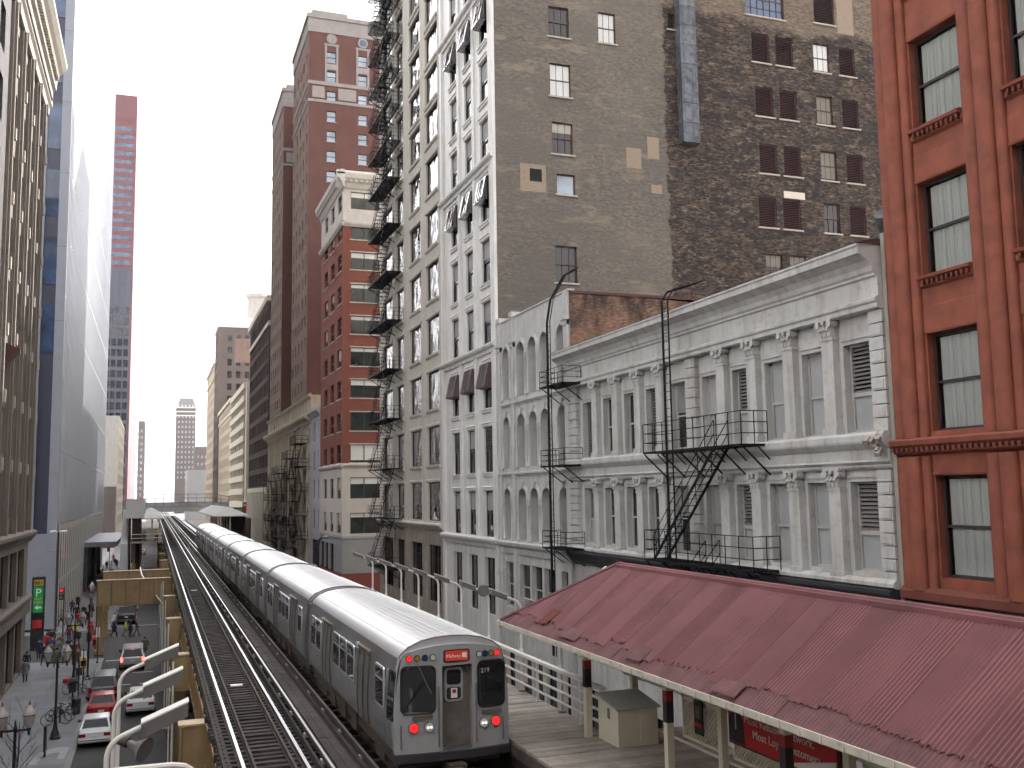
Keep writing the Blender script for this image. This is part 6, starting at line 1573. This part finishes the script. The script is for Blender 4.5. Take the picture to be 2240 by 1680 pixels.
def car(label, x, y, paint, style='sedan', rz=0.0, brake=False, roofrack=False, group=None):
    """origin under the rear bumper centre, nose toward +y"""
    T = Thing({'sedan': 'parked_sedan', 'wagon': 'station_wagon', 'van': 'minivan', 'pickup': 'pickup_truck'}[style], label, {'sedan': 'car', 'wagon': 'car', 'van': 'minivan', 'pickup': 'pickup'}[style], (x, y, 0), group, rz)
    P = M[paint]; W = .86 if style in ('sedan', 'wagon') else .93
    tall = style in ('van', 'pickup')
    zt = .92 if not tall else 1.08
    if style == 'sedan': st = [(0, .93, .42, .86), (.1, .97, .3, .98), (.7, 1, .24, zt + .06), (1.2, 1, .22, zt), (3.0, 1, .22, zt - .02), (3.9, .98, .24, zt - .1), (4.35, .9, .32, .7), (4.45, .82, .42, .6)]
    else: st = [(0, .93, .42, zt - .1), (.08, .98, .32, zt), (1.0, 1, .24, zt), (3.2, 1, .24, zt), (4.1, .98, .26, zt - .1), (4.6, .9, .34, .8), (4.72, .82, .42, .68)]
    body = loft([carsec(a, W * s, b, c) for a, s, b, c in st]); T.local('body', body, P, smooth=True)
    # cabin
    g = {'sedan': ((.62, zt + .03), (1.25, 1.36), (2.5, 1.38), (3.3, zt - .02)), 'wagon': ((.12, zt), (.42, 1.42), (2.6, 1.45), (3.45, zt - .02)), 'van': ((.1, zt), (.4, 1.68), (3.0, 1.72), (3.9, zt - .04)), 'pickup': ((1.9, zt), (2.1, 1.68), (3.1, 1.7), (3.8, zt - .02))}[style]
    (ya, za), (yb, zb), (yc, zc), (yd, zd) = g; wb, wt = W - .05, W - .2
    cb = MB(); pb = [(-wb, ya, za - .05), (wb, ya, za - .05), (wb, yd, zd - .05), (-wb, yd, zd - .05)]; ptp = [(-wt, yb, zb), (wt, yb, zb), (wt, yc, zc), (-wt, yc, zc)]
    for i in range(4): j = (i + 1) % 4; cb.quad(pb[i], pb[j], ptp[j], ptp[i])
    T.local('cabin', cb, P)
    rf = loft([[(s * (wt + .02), yy, z), (s * (wt - .1), yy, z + .05), (-s * (wt - .1), yy, z + .05), (-s * (wt + .02), yy, z)] for s, yy, z in ((1, yb - .03, zb - .02), (1, (yb + yc)/2, zb + .02), (1, yc + .03, zc - .02))]); T.local('roof', rf, P, smooth=True)
    def glass(q, name):
        c = sum((Vector(p) for p in q), Vector()) / 4; out = [c + (Vector(p) - c) * .86 for p in q]
        nrm = (Vector(q[1]) - Vector(q[0])).cross(Vector(q[3]) - Vector(q[0])).normalized()
        if nrm.dot(c - Vector((0, (ya + yd)/2, 1.0))) < 0: nrm = -nrm
        T.local(name, MB().quad(*[p + nrm * .012 for p in out]), M['glass_car'])
    glass([pb[0], pb[1], ptp[1], ptp[0]], 'rear_window'); glass([pb[2], pb[3], ptp[3], ptp[2]], 'windscreen'); glass([pb[1], pb[2], ptp[2], ptp[1]], 'side_window'); glass([pb[3], pb[0], ptp[0], ptp[3]], 'side_window')
    for sx in (-1, 1):
        for yy in (.85, 3.55):
            w = T.local('wheel', MB().disc((sx * (W - .06), yy, .31), .31, 'x', 16, .2), M['tyre']); sub(w, 'rim', MB().disc((sx * (W + .045), yy, .31), .2, 'x', 12, .02), M['rim'])
        T.local('tail_light', MB().box(sx * (W * .74) - .17, sx * (W * .74) + .17, -.03, .12, zt - .26, zt - .09) if not tall else MB().box(sx * (W * .86) - .09, sx * (W * .86) + .09, -.03, .12, zt - .35, zt - .02), M['brake_lit' if brake else 'tail_red'])
        T.local('mirror', MB().box(sx * (W + .08) - .09, sx * (W + .08) + .09, yc + .25, yc + .35, zt + .0, zt + .14), M['tape_black'])
    if brake: T.local('brake_lamp', MB().box(-.12, .12, yb - .03, yb + .02, zb - .1, zb - .02), M['brake_lit'])
    T.local('bumper', MB().box(-W * .95, W * .95, -.07, .1, .4, .56), P if style == 'sedan' else M['car_grey']); T.local('bumper_strip', MB().box(-W * .93, W * .93, -.08, -.07, .46, .5), M['tape_black'])
    T.local('number_plate', MB().box(-.17, .17, -.045, .02, zt - .33, zt - .2), M['plate_white'])
    if roofrack:
        for sx in (-.55, .55): T.local('roof_rail', MB().tube([(sx, yb + .2, zb + .09), (sx, yc - .1, zc + .09)], .025, 6), M['rim'])
    if style == 'pickup': T.local('cargo_bed', MB().box(-W + .12, W - .12, .15, 1.8, zt - .02, zt + .015), M['tape_black'])
    return T
car('white parked sedan nearest the camera at the left kerb', -2.7, 59.9, 'car_white'); car('red parked car between the white sedan and the grey wagon', -2.68, 66.8, 'car_red'); car('dark grey parked wagon with roof rails ahead of the red car', -2.85, 72.6, 'car_grey', 'van', roofrack=True)
car('white older sedan driving in the lane beside the parked red car', -.42, 67.4, 'car_white'); car('silver minivan with lit red brake lamps stopped before the junction', -1.22, 85.0, 'car_silver', 'van', brake=True, roofrack=True)
car('dark green pickup truck crossing beyond the ochre cross girder', -2.4, 116, 'car_black', 'pickup'); car('dark sedan ahead of the pickup in the far lane', -.5, 140, 'car_grey'); car('white car far down the street under the station', -2.2, 253, 'car_white')
for i, (yy, p) in enumerate(((66.5, 'car_black'), (74, 'car_red'), (82, 'car_grey'))):
    car('partly hidden %s car behind the viaduct columns%s' % ({'car_black': 'black', 'car_red': 'red', 'car_grey': 'grey'}[p], ''), 3.4, yy, p)

# ---- bicycles
def bicycle(x, y, rz, label, frame='tape_black', basket=False):
    T = Thing('bicycle', label, 'bicycle', (x, y, .13), 'bicycles locked on the left pavement', rz)
    for xx in (-.52, .52):
        w = T.local('wheel', MB().tube([(xx + .33 * math.cos(2 * math.pi * k / 24), 0, .34 + .33 * math.sin(2 * math.pi * k / 24)) for k in range(25)], .02, 6, cap=False), M['tyre'])
        sp = MB()
        for k in range(8): a = math.pi * k / 8; sp.tube([(xx - .32 * math.cos(a), 0, .34 - .32 * math.sin(a)), (xx + .32 * math.cos(a), 0, .34 + .32 * math.sin(a))], .004, 4)
        sub(w, 'spokes', sp, M['rim'], kind='stuff')
    f = MB()
    for a, b in (((-.52, .34), (-.05, .3)), ((-.05, .3), (-.17, .82)), ((-.52, .34), (-.15, .72)), ((-.05, .3), (.36, .72)), ((-.15, .74), (.35, .8)), ((.52, .34), (.34, .9))): f.tube([(a[0], 0, a[1]), (b[0], 0, b[1])], .022, 6)
    T.local('frame', f, M[frame]); T.local('saddle', MB().prism([(-.3, .84), (-.02, .84), (-.02, .87), (-.3, .9)], lambda a, z, yy: (a, yy, z), -.07, .07), M['tyre']); T.local('handlebar', MB().tube([(.26, -.27, .95), (.34, -.1, .97), (.34, .1, .97), (.26, .27, .95)], .018, 6), M['rim']); T.local('crank', MB().disc((-.05, .05, .3), .1, 'y', 12, .02), M['rim'])
    if basket: T.local('basket', MB().box(.42, .75, -.2, .2, .78, 1.06), M['shop_red'])
bicycle(-5.15, 66.4, R(8), 'black bicycle nearest the lamp post, lying along the pavement'); bicycle(-5.0, 67.4, R(-6), 'second black bicycle leaning behind the first by the lamp post', 'car_grey'); bicycle(-4.9, 68.5, R(20), 'bicycle with raised handlebar at the rack beside the litter bin', 'car_black')
bicycle(-4.8, 76.1, R(160), 'bicycle with a red basket beside the dark bundle', 'tape_black', True); bicycle(-4.6, 78.0, R(-20), 'bicycle parked at the kerb behind the red basket bicycle', 'car_grey')
r = MB().tube([(-5.0, 66.9, .13), (-5.0, 66.9, 1.0), (-5.0, 67.1, 1.1), (-5.0, 67.5, 1.1), (-5.0, 67.7, 1.0), (-5.0, 67.7, .13)], .035, 6); single('bike_rack', r, M['lamp_post_black'], 'dark hoop bike rack among the bicycles near the lamp', 'bike rack')
def newsbox(x, y, m, label):
    T = Thing('news_box', label, 'news box', (x, y, .13)); T.local('cabinet', MB().box(-.24, .24, -.2, .2, .35, 1.1).prism([(-.2, 1.1), (.2, 1.1), (.2, 1.28), (-.1, 1.28)], lambda a, z, xx: (xx, a, z), -.24, .24), M[m]); T.local('leg', MB().box(-.05, .05, -.05, .05, 0, .35).box(-.2, .2, -.2, .2, 0, .03), M['lamp_post_black']); T.local('door', MB().box(-.18, .18, -.22, -.2, .6, 1.0), M['glass_dark'])
newsbox(-4.85, 75.0, 'tape_black', 'black news box beside the red basket bicycle'); newsbox(-4.75, 84.6, 'sign_yellow', 'yellow news box at the kerb behind the signal pole'); newsbox(-4.5, 96.5, 'shop_red', 'red news box at the foot of the ochre column')

# ---- bare sapling
def sapling():
    T = Thing('bare_tree', 'leafless young tree beside the nearest twin globe lamp', 'tree', (-5.1, 47.0, .13)); random.seed(21)
    tr = MB().tube([(0, 0, 0), (.03, .02, 1.0), (.0, .05, 2.0), (.06, .03, 3.0), (.05, 0, 4.2)], [.06, .05, .045, .035, .012], 7); T.local('trunk', tr, M['bark'])
    b = MB()
    def grow(p, d, L, r, dep):
        q = p + d * L; b.tube([p, (p + q)/2 + Vector((random.uniform(-.03, .03), random.uniform(-.03, .03), 0)), q], [r, r * .8, r * .5], 5, cap=False)
        if dep:
            for _ in range(3):
                nd = (d + Vector((random.uniform(-.6, .6), random.uniform(-.6, .6), random.uniform(-.1, .5)))).normalized(); grow(p + d * L * random.uniform(.45, 1), nd, L * random.uniform(.5, .75), r * .5, dep - 1)
    for k in range(13):
        z = 1.1 + k * .22; a = k * 2.4; grow(Vector((.03, .03, z)), Vector((math.cos(a), math.sin(a), 1.1)).normalized(), random.uniform(.7, 1.2), .018, 2)
    T.local('crown', b, M['bark'])
mat('bark', (.075,.06,.055), .9, var=.3)
sapling()

# ---- people
mat('skin', (.42,.25,.18), .6, var=.08); mat('hair_dark', (.02,.015,.012), .7, var=.2); mat('shoe', (.02,.018,.018), .6, var=.1)
CL = {'black': (.015,.015,.018), 'navy': (.02,.03,.08), 'blue': (.05,.09,.22), 'grey': (.14,.14,.15), 'brown': (.11,.07,.05), 'khaki': (.28,.25,.19), 'white': (.62,.64,.66), 'yellow': (.55,.42,.03), 'lime': (.45,.52,.08), 'red': (.38,.025,.03), 'maroon': (.14,.02,.04), 'olive': (.10,.10,.07), 'jeans': (.06,.08,.13), 'pink': (.5,.25,.25)}
for k, c in CL.items(): mat('cloth_' + k, c, .85, var=.15, scale=6)
def body_mesh(pose):
    """one skinned surface, feet on z = 0, facing +y; slots: trousers, top, skin, hair, shoe"""
    sw = {'walk': .28, 'walk2': -.26, 'stand': .04}[pose]; ar = sw * .9
    J = {'pel': (0, 0, .95), 'spine': (0, .0, 1.15), 'chest': (0, .0, 1.36), 'neck': (0, .01, 1.5), 'head': (0, .03, 1.62), 'crown': (0, .03, 1.72)}
    Rr = {'pel': (.16, .12), 'spine': (.155, .115), 'chest': (.175, .12), 'neck': (.06, .06), 'head': (.09, .1), 'crown': (.075, .085)}
    E = [('pel', 'spine'), ('spine', 'chest'), ('chest', 'neck'), ('neck', 'head'), ('head', 'crown')]
    for s, n in ((-1, 'l'), (1, 'r')):
        d = sw * s
        J.update({n + 'hip': (s * .1, .0, .9), n + 'knee': (s * .11, d * .55 + .05, .5), n + 'ank': (s * .11, d - (.06 if d < 0 else 0), .09 + (.05 if d < -.1 else 0)), n + 'toe': (s * .12, d + .14, .05),
                  n + 'sh': (s * .2, 0, 1.4), n + 'el': (s * .27, -d * .35, 1.13), n + 'wr': (s * .27, -d * .6 + .1, .9), n + 'ha': (s * .27, -d * .65 + .14, .81)})
        Rr.update({n + 'hip': (.1, .11), n + 'knee': (.07, .075), n + 'ank': (.05, .055), n + 'toe': (.045, .04), n + 'sh': (.085, .085), n + 'el': (.06, .06), n + 'wr': (.045, .045), n + 'ha': (.035, .04)})
        E += [('pel', n + 'hip'), (n + 'hip', n + 'knee'), (n + 'knee', n + 'ank'), (n + 'ank', n + 'toe'), ('chest', n + 'sh'), (n + 'sh', n + 'el'), (n + 'el', n + 'wr'), (n + 'wr', n + 'ha')]
    ks = list(J); me = bpy.data.meshes.new('body_skeleton'); me.from_pydata([J[k] for k in ks], [(ks.index(a), ks.index(b)) for a, b in E], [])
    o = bpy.data.objects.new('body_source', me); COL.objects.link(o)
    sk = o.modifiers.new('skin', 'SKIN'); ss = o.modifiers.new('sub', 'SUBSURF'); ss.levels = 1; ss.render_levels = 1
    for i, k in enumerate(ks): me.skin_vertices[0].data[i].radius = Rr[k]; me.skin_vertices[0].data[i].use_root = (k == 'pel')
    dg = bpy.context.evaluated_depsgraph_get(); out = bpy.data.meshes.new_from_object(o.evaluated_get(dg)); bpy.data.objects.remove(o); out.name = 'body'
    out.materials.clear()
    for n in ('cloth_jeans', 'cloth_black', 'skin', 'hair_dark', 'shoe'): out.materials.append(M[n])
    for p in out.polygons:
        c = p.center; p.use_smooth = True
        if c.z > 1.5: p.material_index = 3 if (c.z > 1.68 or c.y < .02) else 2
        elif c.z > 1.46 and abs(c.x) < .08: p.material_index = 2
        elif c.z > .86 and not (abs(c.x) > .21 and c.z < .88): p.material_index = 1
        elif abs(c.x) > .2 and c.z > .7: p.material_index = 2
        elif c.z < .1: p.material_index = 4
        else: p.material_index = 0
    return out
BODY = {p: body_mesh(p) for p in ('walk', 'walk2', 'stand')}
def person(x, y, z, rz, top, legs, pose, label, h=1.0, hair=None, extra=None, coat=False):
    o = obj('person', BODY[pose], None, (x, y, z), R(rz), label=label, category='person', group='pedestrians'); o.scale = (h, h, h)
    for i, n in ((0, 'cloth_' + legs), (1, 'cloth_' + top), (3, hair or 'hair_dark')):
        o.material_slots[i].link = 'OBJECT'; o.material_slots[i].material = M[n]
    if coat:
        obj('coat', MB().lathe([(.23, .62), (.2, .9), (.19, 1.1)], (0, 0, 0), 12).mesh('coat', M['cloth_' + top], True), o)
    if extra == 'bag': obj('bag', MB().box(.24, .36, -.18, .18, .55, .85).tube([(.28, 0, .85), (.25, 0, 1.4)], .015, 5).mesh('bag', M['cloth_black']), o)
    if extra == 'pack': obj('backpack', MB().box(-.15, .15, -.28, -.12, 1.0, 1.42).mesh('backpack', M['cloth_black']), o)
    if extra == 'vest': obj('vest', MB().lathe([(.2, .9), (.215, 1.1), (.225, 1.35), (.12, 1.47)], (0, 0, 0), 12).mesh('vest', M['cloth_yellow'], True), o)
    return o
PV = .13
people = [
 (-8.08, 90.4, 170, 'black', 'black', 'walk', 'person in black coat at left of the crosswalk crowd', True, None), (-7.55, 90.7, 190, 'brown', 'jeans', 'stand', 'person in brown jacket inside the crosswalk crowd behind the globe lamp', False, 'bag'),
 (-6.96, 88.2, 20, 'olive', 'black', 'walk2', 'person in olive coat striding in front of the crosswalk crowd', True, None), (-7.44, 97.4, 180, 'olive', 'black', 'stand', 'tall person in dark olive coat crossing behind the crowd', True, None),
 (-7.9, 95.2, 175, 'blue', 'black', 'walk', 'person in blue jacket crossing the side street', False, 'pack'), (-6.45, 90.1, 165, 'white', 'black', 'walk', 'person in white coat beside the twin globe lamp', True, None),
 (-6.05, 90.5, 185, 'black', 'black', 'walk2', 'person all in black at right of the crowd', True, None), (-5.69, 90.9, 200, 'maroon', 'black', 'walk', 'person in maroon coat carrying a dark bag near the kerb', True, 'bag'),
 (-8.9, 94.8, 30, 'navy', 'black', 'stand', 'person in navy coat waiting by the dark parking sign', True, None), (-8.6, 98.0, 0, 'red', 'black', 'stand', 'person in red jacket beside the parking sign base', False, 'bag'),
 (-9.0, 87.0, 0, 'navy', 'grey', 'stand', 'person in navy standing at the shop front corner', False, None), (-6.83, 106.2, 180, 'yellow', 'jeans', 'walk', 'person wearing a yellow vest crossing towards the camera', False, None),
 (-5.4, 105.2, 0, 'red', 'maroon', 'walk2', 'person in red coat near the ochre column', True, None), (-8.87, 116.8, 90, 'khaki', 'black', 'walk', 'person in khaki jacket leaning at the silver tower corner', False, None),
 (-8.6, 128, 0, 'navy', 'jeans', 'walk', 'person in navy and jeans by the silver tower shop windows', False, None), (-7.69, 121.4, 180, 'black', 'black', 'walk2', 'person in black walking past the silver tower', False, None),
 (-6.96, 121.2, 180, 'black', 'black', 'walk', 'person in black coat beside the second black clad walker', True, None), (-6.4, 124.8, 0, 'brown', 'black', 'walk', 'person in brown coat near the farther globe lamps', True, 'bag'),
 (-8.0, 149.4, 0, 'maroon', 'jeans', 'walk2', 'person in dark maroon walking away by the silver tower', False, None), (-7.5, 149.3, 0, 'white', 'black', 'walk', 'person in white top walking away beside the maroon jacket', False, None),
 (-8.2, 182.6, 0, 'black', 'black', 'stand', 'lone person in black under the grey entrance canopy', True, None), (-5.6, 110.6, 0, 'pink', 'black', 'walk', 'person in pale pink top behind the ochre column', False, None),
 (-5.9, 133, 0, 'grey', 'black', 'walk', 'person in grey coat under the ochre cross girder', True, None), (-8.0, 206, 0, 'navy', 'black', 'walk', 'distant person in navy at left of the far crowd', True, None),
 (-7.2, 208, 0, 'white', 'jeans', 'walk2', 'distant person in white in the far crowd', False, None), (-6.3, 209, 180, 'black', 'black', 'walk', 'distant person in black in the middle of the far crowd', True, None),
 (-5.5, 207, 180, 'grey', 'black', 'walk2', 'distant person in grey in the far crowd', True, None), (-4.6, 206, 0, 'khaki', 'black', 'stand', 'distant person in khaki at right of the far crowd', False, None),
 (-6.8, 214, 0, 'black', 'black', 'walk', 'distant person in black behind the far crowd', True, None), (-7.6, 228, 0, 'red', 'black', 'walk', 'distant person in red far down the pavement', False, None)]
people += [
 (-7.9, 92.6, 10, 'black', 'jeans', 'walk', 'person in black jacket and jeans walking away into the crowd', False, 'pack'), (-7.2, 93.4, 180, 'grey', 'black', 'walk2', 'person in grey coat facing the camera inside the crowd', True, None),
 (-6.5, 94.6, 0, 'navy', 'black', 'walk', 'person in navy coat walking away at right of the crowd', True, None), (-8.4, 101.2, 180, 'black', 'black', 'walk', 'person in black coat halfway over the side street', True, 'bag'),
 (-7.1, 102.8, 0, 'maroon', 'jeans', 'walk2', 'person in maroon jacket halfway over the side street', False, None), (-6.2, 100.5, 180, 'black', 'grey', 'walk', 'person in black top and grey trousers on the side street', False, None),
 (-7.8, 113.5, 180, 'navy', 'jeans', 'walk2', 'person in navy stepping off the far kerb', False, None), (-7.0, 114.5, 0, 'red', 'black', 'walk', 'person in red jacket stepping onto the far kerb', False, None), (-6.3, 116.0, 180, 'black', 'black', 'stand', 'person in black waiting at the far kerb', True, None),
 (-8.4, 134, 180, 'black', 'black', 'walk', 'person in black coat beside the shop windows past the junction', True, None), (-7.1, 138, 0, 'khaki', 'jeans', 'walk2', 'person in khaki walking away past the junction', False, None), (-6.1, 143, 180, 'navy', 'black', 'walk', 'person in navy near the kerb past the junction', True, None),
 (-8.6, 82.5, 20, 'grey', 'black', 'stand', 'person in grey coat by the brown stone shop front', True, None), (-5.3, 86.0, 180, 'brown', 'jeans', 'walk', 'person in brown near the kerb before the crossing', False, 'bag')]
for x, y, rz, t, l, p, lab, ct, ex in people: person(x, y, PV if not (92.2 < y < 111.2) else 0, rz, t, l, p, lab, random.uniform(.95, 1.04), None, ex, ct)
for x, y, rz, t, l, p, lab, ct, ex in [(-3.5, 112.5, 90, 'white', 'jeans', 'walk', 'person in white shirt crossing the road in front of the pickup', False, None), (-3.3, 106.4, -90, 'black', 'black', 'walk2', 'person in black crossing the road near the ochre column', True, 'bag'), (-2.2, 106, -90, 'lime', 'khaki', 'walk', 'person in lime yellow jacket crossing the road', False, None), (-1.78, 105.9, -90, 'black', 'black', 'stand', 'person in black beside the lime yellow jacket', True, None), (-1.2, 105.5, -90, 'maroon', 'jeans', 'walk2', 'person in maroon top last of the crossing group', False, None), (-.35, 92.0, 20, 'olive', 'navy', 'walk', 'person in dark coat walking beside the silver minivan', True, None), (-1.75, 69.8, 90, 'black', 'black', 'stand', 'person in black standing between the red car and the white moving sedan', True, None)]:
    person(x, y, 0, rz, t, l, p, lab, random.uniform(.96, 1.03), None, ex, ct)
person(.6, 139.5, 7.85, 180, 'yellow', 'black', 'stand', 'track worker in yellow vest on the far left platform end', 1.0, None, 'vest')
for i, (x, y, t, w) in enumerate([(9.0, 152, 'black', 'black coat'), (9.3, 158, 'navy', 'navy jacket'), (8.9, 166, 'grey', 'grey coat')]): person(x, y, 7.85, 180, t, 'black', 'stand', 'passenger in %s waiting on the far right platform' % w, 1.0, None, None, True)

# ================================================================== HAZE
def haze():
    mb = MB().box(-910, 910, -330, 2510, -1.2, 190)
    m = bpy.data.materials.new('haze'); m.use_nodes = True; nt = m.node_tree; nt.nodes.clear()
    out = _n(nt, 'ShaderNodeOutputMaterial'); v = _n(nt, 'ShaderNodeVolumePrincipled'); v.inputs['Color'].default_value = (.94, .95, 1, 1); v.inputs['Density'].default_value = HAZE; v.inputs['Anisotropy'].default_value = .35
    nt.links.new(v.outputs[0], out.inputs['Volume']); obj('haze', mb.mesh('haze', m), None, kind='stuff')
HAZE = .0001
haze()
